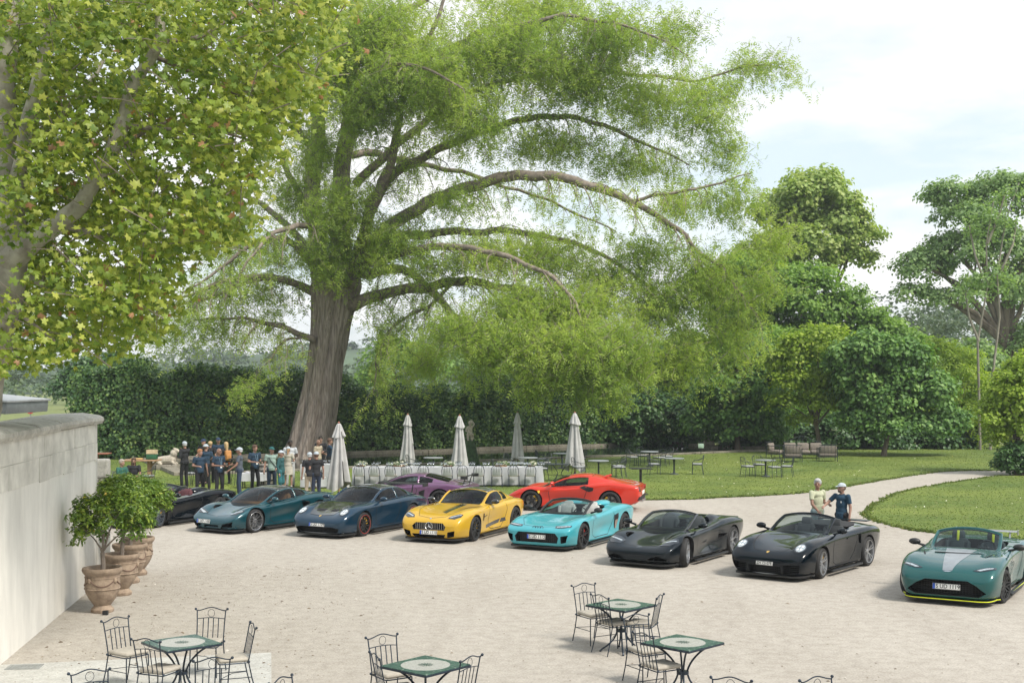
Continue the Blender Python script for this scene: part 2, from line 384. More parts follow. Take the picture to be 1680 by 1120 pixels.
# small litter and stones on the gravel
def litter():
    n = 7600
    X = RNG.uniform(-9, 16, n); Y = 13 + RNG.uniform(0, 1, n) ** 1.3 * 30
    near = RNG.uniform(0, 1, n) < .3; X[near] = RNG.normal(-5.6, 1.6, near.sum()); Y[near] = RNG.uniform(17, 30, near.sum())
    keep = X > -7.9 - .132 * (Y - 19.7); X, Y = X[keep], Y[keep]; n = len(X)
    tv = np.array([(-1, -.5, 0), (.9, -.6, 0), (1, .5, 0), (-.7, .6, 0), (0, 0, .5)]); tf = np.array([(0, 1, 4), (1, 2, 4), (2, 3, 4), (3, 0, 4)])
    T = np.stack([X, Y, np.full(n, .004)], 1); Rm = rot_mats(np.tile([[0, 0, 1.]], (n, 1)) + RNG.normal(0, .1, (n, 3)), RNG.uniform(0, 6.28, n)); S = RNG.uniform(.005, .017, n); S[RNG.uniform(0, 1, n) < .05] *= 2.3
    V_, F_, r_ = scatter(tv, tf, T, Rm, S, RNG.uniform(0, 1, n))
    me = big_mesh('gravel_stones', V_, F_, M_leaf('gravel bits', [(0, (.10, .07, .045)), (.3, (.2, .15, .1)), (.6, (.4, .36, .3)), (1, (.6, .57, .52))], trans=.02), r_)
    o = link('gravel_stones', me); tag(o, kind='stuff')
litter()

def point_in(poly, X, Y):
    r = np.zeros(len(X), bool); n = len(poly)
    for i in range(n):
        x1, y1 = poly[i][:2]; x2, y2 = poly[(i + 1) % n][:2]
        if y1 == y2: continue
        c = ((y1 > Y) != (y2 > Y)) & (X < (x2 - x1) * (Y - y1) / (y2 - y1) + x1); r ^= c
    return r
def grass():
    n = 110000
    Y = 24 + RNG.uniform(0, 1, n) ** 1.15 * 56; X = (RNG.uniform(-.42, .42, n)) * Y
    k = point_in(lawn1, X, Y) | point_in(lawn2, X, Y); X, Y = X[k], Y[k]; n = len(X)
    tv = np.array([(-.5, 0, 0), (.5, .1, 0), (.1, .3, 1.0), (.2, -.4, 0), (-.6, .5, 0), (-.4, -.3, .8)]); tf = np.array([(0, 1, 2), (3, 4, 5)])
    T = np.stack([X, Y, np.full(n, .03)], 1); Rm = rot_mats(np.array([[0, 0, 1.]]) + RNG.normal(0, .25, (n, 3)), RNG.uniform(0, 6.28, n))
    V_, F_, r_ = scatter(tv, tf, T, Rm, RNG.uniform(.018, .042, n), RNG.uniform(0, 1, n))
    me = big_mesh('grass', V_, F_, M_leaf('grass blades', [(0, (.075, .12, .024)), (.5, (.12, .17, .033)), (.9, (.165, .205, .048)), (1, (.23, .22, .08))], trans=.25), r_)
    tag(link('grass', me), kind='stuff')
    pts = []
    for e in (e1, e2):
        for a, b in zip(e[:-1], e[1:]):
            for _ in range(26):
                t = RNG.uniform(0, 1); pts.append((a[0] + (b[0] - a[0]) * t + RNG.normal(0, .07), a[1] + (b[1] - a[1]) * t + RNG.normal(0, .07), .0))
    T = np.array(pts); T = T[(np.abs(T[:, 0]) < T[:, 1] * .45)]; n = len(T)
    V_, F_, r_ = scatter(tv, tf, T, rot_mats(np.array([[0, 0, 1.]]) + RNG.normal(0, .45, (n, 3)), RNG.uniform(0, 6.28, n)), RNG.uniform(.04, .11, n), RNG.uniform(0, 1, n))
    tag(link('edge_grass', big_mesh('edge_grass', V_, F_, MATS['grass blades'], r_)), kind='stuff')
    # daisies and clover flowers
    n = 160; X = RNG.uniform(5, 30, n); Y = RNG.uniform(36, 72, n); k = point_in(lawn1, X, Y) | point_in(lawn2, X, Y); X, Y = X[k], Y[k]; n = len(X)
    tv = np.array([(-1, -1, 0), (1, -1, 0), (1, 1, .2), (-1, 1, .2)]); tf = np.array([(0, 1, 2), (0, 2, 3)])
    V_, F_, r_ = scatter(tv, tf, np.stack([X, Y, np.full(n, .09)], 1), rot_mats(np.array([[0, -.5, 1.]]) + RNG.normal(0, .2, (n, 3)), RNG.uniform(0, 6, n)), RNG.uniform(.010, .020, n), RNG.uniform(0, 1, n))
    tag(link('daisies', big_mesh('daisies', V_, F_, M_leaf('daisy petals', [(0, (.75, .72, .55)), (.93, (.8, .8, .75)), (1, (.7, .5, .03))], trans=.2), r_)), kind='stuff')
grass()

# ---------------- garden wall at the left
WA, WB_ = Vector((-6.2, 7.1, 0)), Vector((-8.89, 27.45, 0))
wd = (WB_ - WA).normalized(); wn = Vector((-wd.y, wd.x, 0))      # wn points away from the court
wall = empty('garden_wall', WA, 0, 'tall white rendered wall with a course of stone blocks and weathered coping along its top', 'wall')
def wbox(g, s0, s1, o0, o1, z0, z1, z0b=None, z1b=None, bev=0):
    """block from s0 to s1 along the wall, o0..o1 across it"""
    z0b = z0 if z0b is None else z0b; z1b = z1 if z1b is None else z1b
    q = [wd * s0 + wn * o0, wd * s1 + wn * o0, wd * s1 + wn * o1, wd * s0 + wn * o1]
    vs_ = [q[0] + Vector((0, 0, z0)), q[1] + Vector((0, 0, z0b)), q[2] + Vector((0, 0, z0b)), q[3] + Vector((0, 0, z0)), q[0] + Vector((0, 0, z1)), q[1] + Vector((0, 0, z1b)), q[2] + Vector((0, 0, z1b)), q[3] + Vector((0, 0, z1))]
    fs_ = [(0, 3, 2, 1), (4, 5, 6, 7), (0, 1, 5, 4), (1, 2, 6, 5), (2, 3, 7, 6), (3, 0, 4, 7)]
    if bev:
        me = bpy.data.meshes.new('t'); me.from_pydata([tuple(v) for v in vs_], [], fs_); bm = bmesh.new(); bm.from_mesh(me); bmesh.ops.bevel(bm, geom=list(bm.edges), offset=bev, segments=2, affect='EDGES', profile=.6)
        vs_ = [v.co.copy() for v in bm.verts]; fs_ = [[v.index for v in f.verts] for f in bm.faces]; bm.free(); bpy.data.meshes.remove(me)
    g.add(vs_, fs_)
Lw = (WB_ - WA).length
g = MB(); wbox(g, 0, Lw - .03, 0, .85, 0, 3.4); 
# gently flared foot of the wall end
prof = [(0.10, 0), (.07, .8), (.04, 1.6), (.0, 2.3), (-.04, 2.9), (-.06, 3.38)]
for (a, za), (b, zb_) in zip(prof[:-1], prof[1:]):
    q = []
    for (e, z) in ((a, za), (b, zb_)):
        for o_ in (0.0, .85): q.append(wd * (Lw + e) + wn * o_ + Vector((0, 0, z)))
    q2 = [wd * (Lw - .1) + wn * o_ + Vector((0, 0, z)) for z in (za, zb_) for o_ in (0, .85)]
    g.add(q + q2, [(0, 1, 3, 2), (0, 2, 6, 4), (1, 5, 7, 3)])
g.build('render_face', WALLP, wall, smooth=False)
for row, (za, zb_) in enumerate(((2.63, 3.02), (3.03, 3.42))):
    s = .2 + row * .45
    while s < Lw - .25:
        l = min(random.uniform(.75, 1.35), Lw - .06 - s)
        g = MB(); j = random.uniform(-.004, .008); low = za + (random.uniform(-.06, .05) if row == 0 else 0)
        wbox(g, s, s + l - .012, -.014 - j, .12, low, zb_, bev=.01)
        g.build('stone_block', [STONE if random.random() < .06 else STONEP], wall, smooth=False); s += l
s = 0
while s < Lw:
    l = min(random.uniform(1.1, 1.8), Lw + .02 - s)
    if l < .4: l = Lw + .02 - s
    g = MB(); jz = random.uniform(-.015, .015)
    n = 8; ring0 = []
    for e in (s, s + l - .01):
        for (o_, z) in ((-.10, 3.43), (-.14, 3.50), (-.13, 3.56), (-.05, 3.61), (.30, 3.66), (.70, 3.65), (.92, 3.60), (.98, 3.52), (.94, 3.43)):
            ring0.append(wd * e + wn * o_ + Vector((0, 0, z + jz + random.uniform(-.008, .008))))
    g.add(ring0, [tuple(range(9)), tuple(range(9, 18))[::-1]] + [(i, 9 + i, 9 + (i + 1) % 9, (i + 1) % 9) for i in range(9)])
    g.build('coping_stone', STONE, wall, sharp=30); s += l
# lower return of the wall beyond its end, with a broken coping and a stub pier
lw = empty('low_wall', WB_ + wd * .16, 0, 'low broken-topped wall stub beyond the tall white wall', 'wall')
g = MB(); wbox(g, 0, 1.5, .02, .60, 0, 2.0); g.build('render_face', WALLP, lw, smooth=False)
g = MB(); wbox(g, -.04, .62, -.14, .66, 2.01, 2.13, 2.03, 2.20, bev=.03); g.build('coping_stone', STONED, lw, smooth=False)
g = MB(); wbox(g, .64, 1.50, -.10, .64, 2.01, 2.16, 2.01, 2.14, bev=.03); g.build('coping_stone', STONED, lw, smooth=False)
g = MB(); wbox(g, 1.05, 1.45, .0, .42, 2.165, 2.58, bev=.05); g.build('pier_block', STONE, lw, smooth=False)
fl = empty('wall_lamp', PY(12, 699, 21.5), 0, 'small flat white lamp lying on the wall coping', 'lamp')
MB().box((0, .02, .02), (.26, .2, .03), bev=.01).build('housing', M('white lamp metal', (.7, .72, .74), rough=.4), fl); MB().box((-.16, -.03, -.01), (.12, .05, .03), bev=.01).build('bracket', M('white lamp metal', (.7, .7, .7)), fl)
# grey metal canopy of the building out of frame
cn = empty('metal_canopy', PY(47, 640, 30) + Vector((-2.6, 0, 0)), 0, 'grey metal canopy edge jutting in above the wall at the left', 'canopy')
M4c = Matrix.Rotation(.10, 4, 'Y')
MB().box((0, 0, -.14), (5.2, 2.6, .26), M4=M4c, bev=.02).build('fascia', M('grey zinc sheet', (.20, .22, .23), rough=.45, metal=.3), cn)
MB().box((0, 0, .02), (5.3, 2.7, .05), M4=M4c, bev=.01).build('roof_sheet', M('pale zinc sheet', (.35, .37, .38), rough=.45, metal=.3), cn)
sg = empty('road_sign', P(50, 745), 0, 'small round red and white road sign on a thin pole out in the field', 'sign')
MB().tube([(0, 0, 0), (0, 0, 2.9)], .035, 8).build('pole', M('galvanised steel', (.4, .41, .42), rough=.5, metal=.5), sg)
MB().lathe([(0, -.015), (.26, -.015), (.26, .015), (0, .015)], 20, c=(0, -.05, 2.6), axis='Y').build('disc', M('sign red', (.55, .05, .05), rough=.4), sg)
MB().lathe([(0, -.005), (.17, -.005), (.17, .004), (0, .004)], 20, c=(0, -.075, 2.6), axis='Y').build('disc_centre', WHT, sg)

# ---------------- stone basin with its water
pond_near = [(297, 781), (430, 776), (570, 769), (720, 762), (860, 755), (1002, 750), (1097, 747), (1200, 742.5), (1256, 741)]
pond_far = [(1256, 738), (1200, 737.5), (1150, 734), (1093, 729), (1030, 731), (860, 737.5), (700, 743), (570, 747), (400, 752), (242, 757)]
near = [Vector((*G2(*q), 0)) for q in pond_near]; far = [Vector((*G2(*q), 0)) for q in pond_far]
WATER = M('dark still pond water', (.012, .020, .016), rough=.06, var=.3, scale=.4, bump=.05, bscale=3, rvar=0)
ring_ = near + far
sheet('pond_water', [(p.x, p.y) for p in ring_], .05, WATER)
basin = empty('pond_basin', (0, 0, 0), 0, 'long low stone-rimmed pond basin across the back of the lawn', 'pond')
def rim(pts, h, w, close=False, up=0):
    for a, b in zip(pts[:-1], pts[1:]):
        d = b - a; n = max(1, round(d.length / 1.7)); t = d.normalized(); nn = Vector((-t.y, t.x, 0))
        for k in range(n):
            p = a + d * (k / n) + t * .01; q = a + d * ((k + 1) / n) - t * .01; hh = h + random.uniform(-.02, .02)
            vs_ = [p - nn * w / 2, q - nn * w / 2, q + nn * w / 2, p + nn * w / 2]
            gg = MB(); gg.add([v + Vector((0, 0, -.02)) for v in vs_] + [v + Vector((0, 0, hh)) for v in vs_], [(0, 3, 2, 1), (4, 5, 6, 7), (0, 1, 5, 4), (1, 2, 6, 5), (2, 3, 7, 6), (3, 0, 4, 7)])
            gg.build('coping_stone', STONED, basin, smooth=False)
rim(near, .13, .40); rim(far, .22, .5); rim([far[-1], near[0]], .20, .6)
# stone steps ramp under the sculpture at the basin's left end
sgn_ = empty('garden_sign', P(1150, 746), 0, 'small pale green notice on a post by the pond rim', 'sign')
MB().tube([(0, 0, 0), (0, 0, .45)], .02, 6).build('post', BLK, sgn_); MB().box((0, 0, .52), (.32, .03, .26), bev=.01).build('board', M('pale green board', (.36, .5, .42), rough=.5), sgn_)

SOLV = 'EXACT'; DEBUG = False
# ------------------------------------------------------------------ cars (local x forward, y left, z up; origin on the ground midway between the axles)
def pchip(xk, yk, x):
    xk = np.asarray(xk, float); yk = np.asarray(yk, float); x = np.asarray(x, float)
    if xk[0] > xk[-1]: xk = xk[::-1]; yk = yk[::-1]
    h = np.diff(xk); d = np.diff(yk) / h; m = np.zeros_like(yk)
    for i in range(1, len(xk) - 1):
        if d[i - 1] * d[i] > 0:
            w1 = 2 * h[i] + h[i - 1]; w2 = h[i] + 2 * h[i - 1]; m[i] = (w1 + w2) / (w1 / d[i - 1] + w2 / d[i])
    m[0] = d[0]; m[-1] = d[-1]
    i = np.clip(np.searchsorted(xk, x) - 1, 0, len(xk) - 2); t = (x - xk[i]) / h[i]
    return ((1 + 2 * t) * (1 - t) ** 2) * yk[i] + t * (1 - t) ** 2 * h[i] * m[i] + t * t * (3 - 2 * t) * yk[i + 1] + t * t * (t - 1) * h[i] * m[i + 1]
def closed_curve(pts, sub=4):
    n = len(pts); out = []
    for i in range(n):
        p0, p1, p2, p3 = (np.asarray(pts[(i + k) % n], float) for k in (-1, 0, 1, 2))
        for k in range(sub):
            t = k / sub; out.append(tuple(.5 * ((2 * p1) + (-p0 + p2) * t + (2 * p0 - 5 * p1 + 4 * p2 - p3) * t * t + (-p0 + 3 * p1 - 3 * p2 + p3) * t ** 3)))
    return out

def body_mesh(rows):
    """rows: (x, w, zb, zs, ze, zc, yc, tuck) from nose to tail"""
    A = np.array(rows, float); xk = A[:, 0]
    xs = []
    for i in range(len(xk) - 1):
        n = max(2, int(abs(xk[i + 1] - xk[i]) / .055)); xs += list(np.linspace(xk[i], xk[i + 1], n, endpoint=False))
    xs.append(xk[-1]); xs = np.array(xs)
    c = [pchip(xk, A[:, j], xs) for j in range(1, 8)]
    V = []; n = None
    for i, x in enumerate(xs):
        w, zb, zs, ze, zc, yc, tk = (q[i] for q in c); h = zs - zb; ck_ = 1 - .085 * min(1, max(0, (abs(x) - 1.62) / .5))
        pts = [(0, zb), (.55 * w, zb), (.86 * w * ck_, zb + .01), (.95 * w * ck_, zb + .05), ((.975 * w - tk * .5) * (ck_ * .7 + .3), zb + .16 * h + .04), ((w - tk) * (ck_ * .3 + .7), zb + .48 * h), (w - tk * .35, zb + .74 * h), (w, zs - .02 * h),
               (w * .965, zs + (ze - zs) * .55), (w * (yc + .06), ze - (ze - zs) * .06), (w * (yc - .12), ze - (ze - zc) * .18), (w * .52, ze + (zc - ze) * .62), (w * .28, ze + (zc - ze) * .9), (0, zc)]
        half = catmull(pts, 3); n = len(half)
        V += [(x, p[0], p[1]) for p in half] + [(x, -p[0], p[1]) for p in half[-2:0:-1]]
    k = 2 * n - 2; F = []; ns = len(xs)
    for i in range(ns - 1):
        for j in range(k): F.append((i * k + j, i * k + (j + 1) % k, (i + 1) * k + (j + 1) % k, (i + 1) * k + j))
    F.append(tuple(range(k))[::-1]); F.append(tuple((ns - 1) * k + j for j in range(k)))
    return V, F
def fix_normals(me):
    bm = bmesh.new(); bm.from_mesh(me); bmesh.ops.recalc_face_normals(bm, faces=bm.faces); bm.to_mesh(me); bm.free()

def decal(bvh, poly, frame, off=.005, c=(0, 0, 0), tilt=0, grid=.03, side=1):
    """mesh (V,F) of the outline laid on the body. frame F: (y,z) seen from the front tilted by tilt; T: (x,y) from above; S: (x,z) from the side; B: from the back"""
    pts = [Vector(p) for p in poly]; n = len(pts)
    xs_ = [p.x for p in pts]; ys_ = [p.y for p in pts]
    vs_ = []; ed = []
    for i in range(n):
        a, b = pts[i], pts[(i + 1) % n]; m = max(1, int((b - a).length / grid))
        for k in range(m): vs_.append(a.lerp(b, k / m))
    nb = len(vs_); ed = [(i, (i + 1) % nb) for i in range(nb)]
    def inside(q):
        r = False
        for i in range(n):
            a, b = pts[i], pts[(i + 1) % n]
            if (a.y > q.y) != (b.y > q.y) and q.x < (b.x - a.x) * (q.y - a.y) / (b.y - a.y) + a.x: r = not r
        return r
    y = min(ys_) + grid / 2
    while y < max(ys_):
        x = min(xs_) + grid / 2
        while x < max(xs_):
            q = Vector((x, y))
            if inside(q) and min((q - v).length for v in vs_[:nb]) > grid * .4: vs_.append(q)
            x += grid
        y += grid
    r = delaunay_2d_cdt(vs_, ed, [], 1, 1e-5)
    V = []; ok = []; c = Vector(c)
    ct, st = math.cos(tilt), math.sin(tilt)
    for q in r[0]:
        if frame == 'F': u, v, d = Vector((0, 1, 0)), Vector((-st, 0, ct)), Vector((-ct, 0, -st))
        elif frame == 'B': u, v, d = Vector((0, 1, 0)), Vector((st, 0, ct)), Vector((ct, 0, -st))
        elif frame == 'T': u, v, d = Vector((1, 0, 0)), Vector((0, 1, 0)), Vector((0, 0, -1))
        else: u, v, d = Vector((1, 0, 0)), Vector((0, 0, 1)), Vector((0, -side, 0))
        o = c + u * q.x + v * q.y - d * 4
        hit, nrm, idx, dist = bvh.ray_cast(o, d)
        if hit is None: V.append(None); continue
        if nrm.dot(d) > 0: nrm = -nrm
        V.append(hit + nrm * off)
    m = {}; VV = []
    for i, p in enumerate(V):
        if p is not None: m[i] = len(VV); VV.append(p)
    F = []
    for f in r[2]:
        if all(i in m for i in f):
            if max((V[f[a]] - V[f[a - 1]]).length for a in range(len(f))) < .3: F.append([m[i] for i in f])
    return VV, F
def strip(pts, w):
    """polyline widened to an outline"""
    pts = [Vector(p) for p in pts]; l = []; r = []
    for i, p in enumerate(pts):
        t = (pts[min(i + 1, len(pts) - 1)] - pts[max(i - 1, 0)]).normalized(); nrm = Vector((-t.y, t.x)) * w / 2
        l.append(tuple(p + nrm)); r.append(tuple(p - nrm))
    return l + r[::-1]
def mir(poly): return [(-p[0], p[1]) for p in poly][::-1]

RUB = M('tyre rubber', (.018, .018, .019), rough=.75, var=.2, bump=.2, bscale=60)
BLK = M('black trim plastic', (.014, .015, .016), rough=.5)
VOID = M('dark opening', (.008, .008, .009), rough=.8)
CARB = M('gloss black panel', (.012, .013, .015), rough=.22, coat=1)
CHR = M('polished silver metal', (.62, .63, .64), rough=.18, metal=1)
SILV = M('alloy silver', (.42, .43, .45), rough=.3, metal=.9)
DARKALLOY = M('dark alloy', (.035, .036, .04), rough=.35, metal=.6)
DISC = M('brake disc steel', (.22, .22, .22), rough=.4, metal=.9)
YEL = M('yellow caliper', (.8, .5, .02), rough=.35, coat=.5)
REDC = M('red caliper', (.5, .03, .02), rough=.35, coat=.5)
ORC = M('orange caliper', (.7, .2, .03), rough=.4)
LENS = M('headlamp reflector', (.50, .55, .58), rough=.15, metal=.5, coat=1, var=.3, scale=30)
HOUS = M('headlamp housing', (.018, .022, .028), rough=.12, coat=1)
WHT = M('white plate', (.78, .78, .76), rough=.35, var=.04)
PBL = M('plate blue band', (.02, .08, .42), rough=.4)
INK = M('plate lettering', (.01, .01, .012), rough=.5)
GOLD = M('gold crest', (.65, .42, .12), rough=.35, metal=.5)
GLASS = M_glass('windscreen glass', (.50, .60, .60), .55)
DGLASS = M_glass('dark side glass', (.18, .22, .23), .6)
TAIL = M('red tail lamp', (.35, .01, .01), rough=.2, coat=1)

def make_wheel(parent, x, y, rad, wid, style, alloy, cal, side, steer=0.0, lip=None):
    w = empty('wheel', (x, y, rad)); w.parent = parent; w.rotation_euler = (0, 0, steer)
    s = side; o = wid / 2
    MB().lathe([(rad * .755, -o * .92), (rad * .80, -o), (rad * .93, -o * .98), (rad * .985, -o * .8), (rad, -o * .55), (rad, -o * .2), (rad * .985, -o * .17), (rad * .985, -o * .13), (rad, -o * .1), (rad, o * .1), (rad * .985, o * .13), (rad * .985, o * .17), (rad, o * .2), (rad, o * .55), (rad * .985, o * .8), (rad * .93, o * .98), (rad * .80, o), (rad * .755, o * .92)], 44, axis='Y', cap=False).build('tyre', RUB, w)
    rr = rad * .76; q = s
    rim = MB(); rim.lathe([(rr, q * o * .93), (rr * 1.015, q * o * .99), (rr * .97, q * o * .97), (rr * .93, q * o * .55), (rr * .92, -q * o * .8)], 40, axis='Y', cap=False)
    n, kind = style
    def sp(a0, a1, r0, r1, w0, w1, y0, y1):
        p0 = Vector((math.cos(a0) * r0, 0, math.sin(a0) * r0)); p1 = Vector((math.cos(a1) * r1, 0, math.sin(a1) * r1))
        t = (p1 - p0).normalized(); nn = Vector((-t.z, 0, t.x)); vs_ = []
        for (p, ww, yy) in ((p0, w0, y0), (p1, w1, y1)):
            for (aa, dd) in ((-1, -.014), (1, -.014), (.72, .012), (-.72, .012)): vs_.append(p + nn * ww * aa / 2 + Vector((0, q * (yy + dd), 0)))
        rim.add(vs_, [(0, 1, 2, 3), (4, 7, 6, 5), (0, 4, 5, 1), (1, 5, 6, 2), (2, 6, 7, 3), (3, 7, 4, 0)])
    for k in range(n):
        a = 2 * math.pi * k / n + .2
        if kind == 'single': sp(a, a + .05, .04, rr * .97, .045, .034, o * .66, o * .84)
        elif kind == 'double':
            sp(a - .11, a - .16, .045, rr * .97, .034, .026, o * .64, o * .86); sp(a + .11, a + .16, .045, rr * .97, .034, .026, o * .64, o * .86)
        elif kind == 'y':
            sp(a, a, .04, rr * .5, .05, .042, o * .62, o * .72); sp(a, a - .22, rr * .48, rr * .97, .03, .026, o * .72, o * .86); sp(a, a + .22, rr * .48, rr * .97, .03, .026, o * .72, o * .86)
        elif kind == 'fine':
            sp(a, a, .04, rr * .97, .026, .016, o * .62, o * .86)
    rim.lathe([(.0, q * o * .74), (.038, q * o * .74), (.062, q * o * .66), (.066, q * o * .4), (0, q * o * .4)], 16, axis='Y', cap=False)
    rim.build('rim', alloy, w, sharp=25)
    if lip: MB().lathe([(rr * .985, q * o * 1.0), (rr * 1.015, q * (o + .004)), (rr * 1.03, q * o * 1.0)], 40, axis='Y', cap=False).build('rim_edge', lip, w)
    MB().lathe([(.07, q * o * .1), (rr * .74, q * o * .1), (rr * .74, q * o * .22), (.07, q * o * .22)], 32, axis='Y', cap=False).build('brake_disc', DISC, w)
    c = MB(); a0 = 2.6 if x > 0 else .5
    for k in range(5):
        a = a0 - .36 + k * .18; c.box((math.cos(a) * rr * .70, q * o * .22, math.sin(a) * rr * .70), (.06, .09, .07), M4=Matrix.Rotation(-a, 4, 'Y'))
    c.build('brake_caliper', cal, w)
    return w

def make_seat(parent, x, y, mat, mat2, head=1.08, stripe=None):
    s = MB(); s.box((x + .12, y, .43), (.50, .46, .16), bev=.06)
    s.box((x + .12, y + .22, .47), (.44, .08, .18), bev=.04); s.box((x + .12, y - .22, .47), (.44, .08, .18), bev=.04)
    Mx = Matrix.Rotation(R(-17), 4, 'Y')
    s.box((x - .20, y, .70), (.13, .44, .54), M4=Mx, bev=.06)
    s.box((x - .16, y + .22, .68), (.14, .08, .46), M4=Mx, bev=.04); s.box((x - .16, y - .22, .68), (.14, .08, .46), M4=Mx, bev=.04)
    s.box((x - .30, y, head - .10), (.10, .27, .22), M4=Mx, bev=.05)
    o = s.build('seat', mat, parent)
    i = MB(); i.box((x - .128, y, .70), (.03, .26, .44), M4=Mx, bev=.012); i.box((x + .12, y, .515), (.36, .26, .03), bev=.012); i.build('seat_centre', mat2, o)
    if stripe: MB().box((x - .233, y, head - .09), (.03, .05, .23), M4=Mx, bev=.01).build('seat_stripe', stripe, o)
    return o

def plate(parent, c, rot, text, w=.52, h=.11, blue=True, small=None):
    """licence plate, its face towards local +X after rot (Euler)"""
    m4 = Matrix.Translation(c) @ rot.to_matrix().to_4x4()
    b = MB(); b.box((0, 0, 0), (.012, w, h), bev=.004); me = b.mesh('licence_plate', WHT); me.transform(m4); o = link('licence_plate', me, parent)
    f = MB()
    for (cy, cz, sy, sz) in ((0, h / 2 - .004, w - .01, .004), (0, -h / 2 + .004, w - .01, .004), (w / 2 - .005, 0, .004, h - .01), (-w / 2 + .005, 0, .004, h - .01)): f.box((.007, cy, cz), (.003, sy, sz))
    me = f.mesh('plate_border', INK); me.transform(m4); link('plate_border', me, o)
    off = 0
    if blue:
        g = MB(); g.box((.0075, -w / 2 + .029, 0), (.003, .044, h - .008)); me = g.mesh('plate_band', PBL); me.transform(m4); link('plate_band', me, o); off = .028
    t4 = m4 @ Matrix(((0, 0, 1, .008), (1, 0, 0, off), (0, 1, 0, 0), (0, 0, 0, 1)))
    text_mesh('plate_lettering', text, h * .98, INK, o, t4, depth=.001, sx=.92 if len(text) < 10 else .8)
    return o

def build_car(name, loc, theta, label, sp, group='cars parked on the gravel court'):
    """theta: heading in degrees, from facing the camera (0) towards the left of the photograph (90)"""
    th = R(theta); root = empty(name, loc, math.atan2(-math.cos(th), -math.sin(th)), label, 'car', group)
    pt = sp['paint']; rows = sp['rows']; wb = sp['wb']; rf, rr_ = sp.get('rad', (.335, .345)); wf, wr = sp.get('trk', (.80, .80))
    V, F = body_mesh(rows)
    bm_ = MB(); bm_.add(V, F); me = bm_.mesh('body', [pt, VOID, sp.get('trim', BLK)], smooth=True, sharp=60); fix_normals(me)
    body = link('body', me, root)
    cuts = []
    def cutter(): c_ = MB(); c_.cm = 1; cuts.append(c_); return c_
    for xa, r_ in ((wb / 2, rf), (-wb / 2, rr_)):
        for s in (-1, 1): cutter().lathe([(r_ + .045, s * .50), (r_ + .045, s * 1.25)], 40, c=(xa, 0, r_ + .005), axis='Y')
    ck = sp['cockpit']  # x front, x rear, half width, floor
    pl = closed_curve([(ck[0], ck[2] * .55), (ck[0] - .12, ck[2] * .93), (ck[0] - .4, ck[2]), ((ck[0] + ck[1]) / 2, ck[2]), (ck[1] + .2, ck[2]), (ck[1] + .02, ck[2] * .9), (ck[1], ck[2] * .5), (ck[1], -ck[2] * .5), (ck[1] + .02, -ck[2] * .9), (ck[1] + .2, -ck[2]), ((ck[0] + ck[1]) / 2, -ck[2]), (ck[0] - .4, -ck[2]), (ck[0] - .12, -ck[2] * .93), (ck[0], -ck[2] * .55)], 3)
    cutter().prism(pl, ck[3], 1.6, mi=1)
    for (fr, poly, a, b) in sp.get('pockets', []):
        MF = Matrix(((0, 0, 1, 0), (1, 0, 0, 0), (0, 1, 0, 0), (0, 0, 0, 1)))
        if fr == 'F': cutter().prism(poly, a, b, M4=MF)
        if fr == 'FF':
            for q in (poly, mir(poly)): cutter().prism(q, a, b, M4=MF)
        if fr == 'S':
            for s in (-1, 1): cutter().prism(poly, s * a, s * b, M4=Matrix(((1, 0, 0, 0), (0, 0, 1, 0), (0, 1, 0, 0), (0, 0, 0, 1))))
    bvh = BVHTree.FromPolygons([v.co.copy() for v in body.data.vertices], [tuple(p.vertices) for p in body.data.polygons])
    cos = []
    for c_ in cuts:
        cme = c_.mesh('cutter', [pt, VOID], smooth=False); fix_normals(cme); co = link('cutter', cme, root); cos.append(co)
        md = body.modifiers.new('cut', 'BOOLEAN'); md.object = co; md.operation = 'DIFFERENCE'; md.solver = SOLV; md.material_mode = 'TRANSFER'
    bpy.context.view_layer.update(); dg = bpy.context.evaluated_depsgraph_get()
    if DEBUG: print([(c.name, len(c.data.polygons)) for c in cos], body.modifiers[0].object)
    new = bpy.data.meshes.new_from_object(body.evaluated_get(dg)); body.modifiers.clear(); body.data = new
    if DEBUG: print('CUT', sp['paint'].name, len(me.polygons), '->', len(new.polygons), len(new.materials))
    for co in cos: bpy.data.objects.remove(co)
    new.set_sharp_from_angle(angle=R(42))
    def dec(nm, poly, frame, mat, off=.005, parent=None, both=False, **kw):
        g = MB(); V_, F_ = decal(bvh, poly, frame, off, **kw)
        g.add(V_, F_)
        if both: V2 = [Vector((p.x, -p.y, p.z)) for p in V_]; g.add(V2, [tuple(f)[::-1] for f in F_])
        if not g.f: return None
        return g.build(nm, mat, parent or root, sharp=80)
    def dec2(nm, poly, frame, mat, off=.005, parents=(None, None), **kw):
        """one object each side"""
        V_, F_ = decal(bvh, poly, frame, off, **kw); out = []
        for s in (1, -1):
            g = MB(); g.add([Vector((p.x, s * p.y, p.z)) for p in V_], [tuple(f) if s > 0 else tuple(f)[::-1] for f in F_])
            out.append(g.build(nm, mat, parents[0 if s > 0 else 1] or root, sharp=80))
        return out
    # wheels
    stF = sp.get('steer', 0)
    for xa, r_, tw, st in ((wb / 2, rf, wf, stF), (-wb / 2, rr_, wr, 0)):
        for s in (1, -1):
            make_wheel(root, xa, s * (tw - .135), r_, .27 if xa > 0 else .30, sp['wheel'], sp.get('alloy', DARKALLOY), sp.get('cal', REDC), s, R(st), sp.get('lip'))
    # splitter, sill blades, diffuser
    xs_ = np.linspace(rows[0][0], wb / 2 + rf + .06, 10); A = np.array(rows, float)
    wv = pchip(A[:, 0], A[:, 1], xs_)
    out = [(x - .03, w * (.965 if x < 1.75 else .915)) for x, w in zip(xs_, wv)]; zb = rows[3][2]
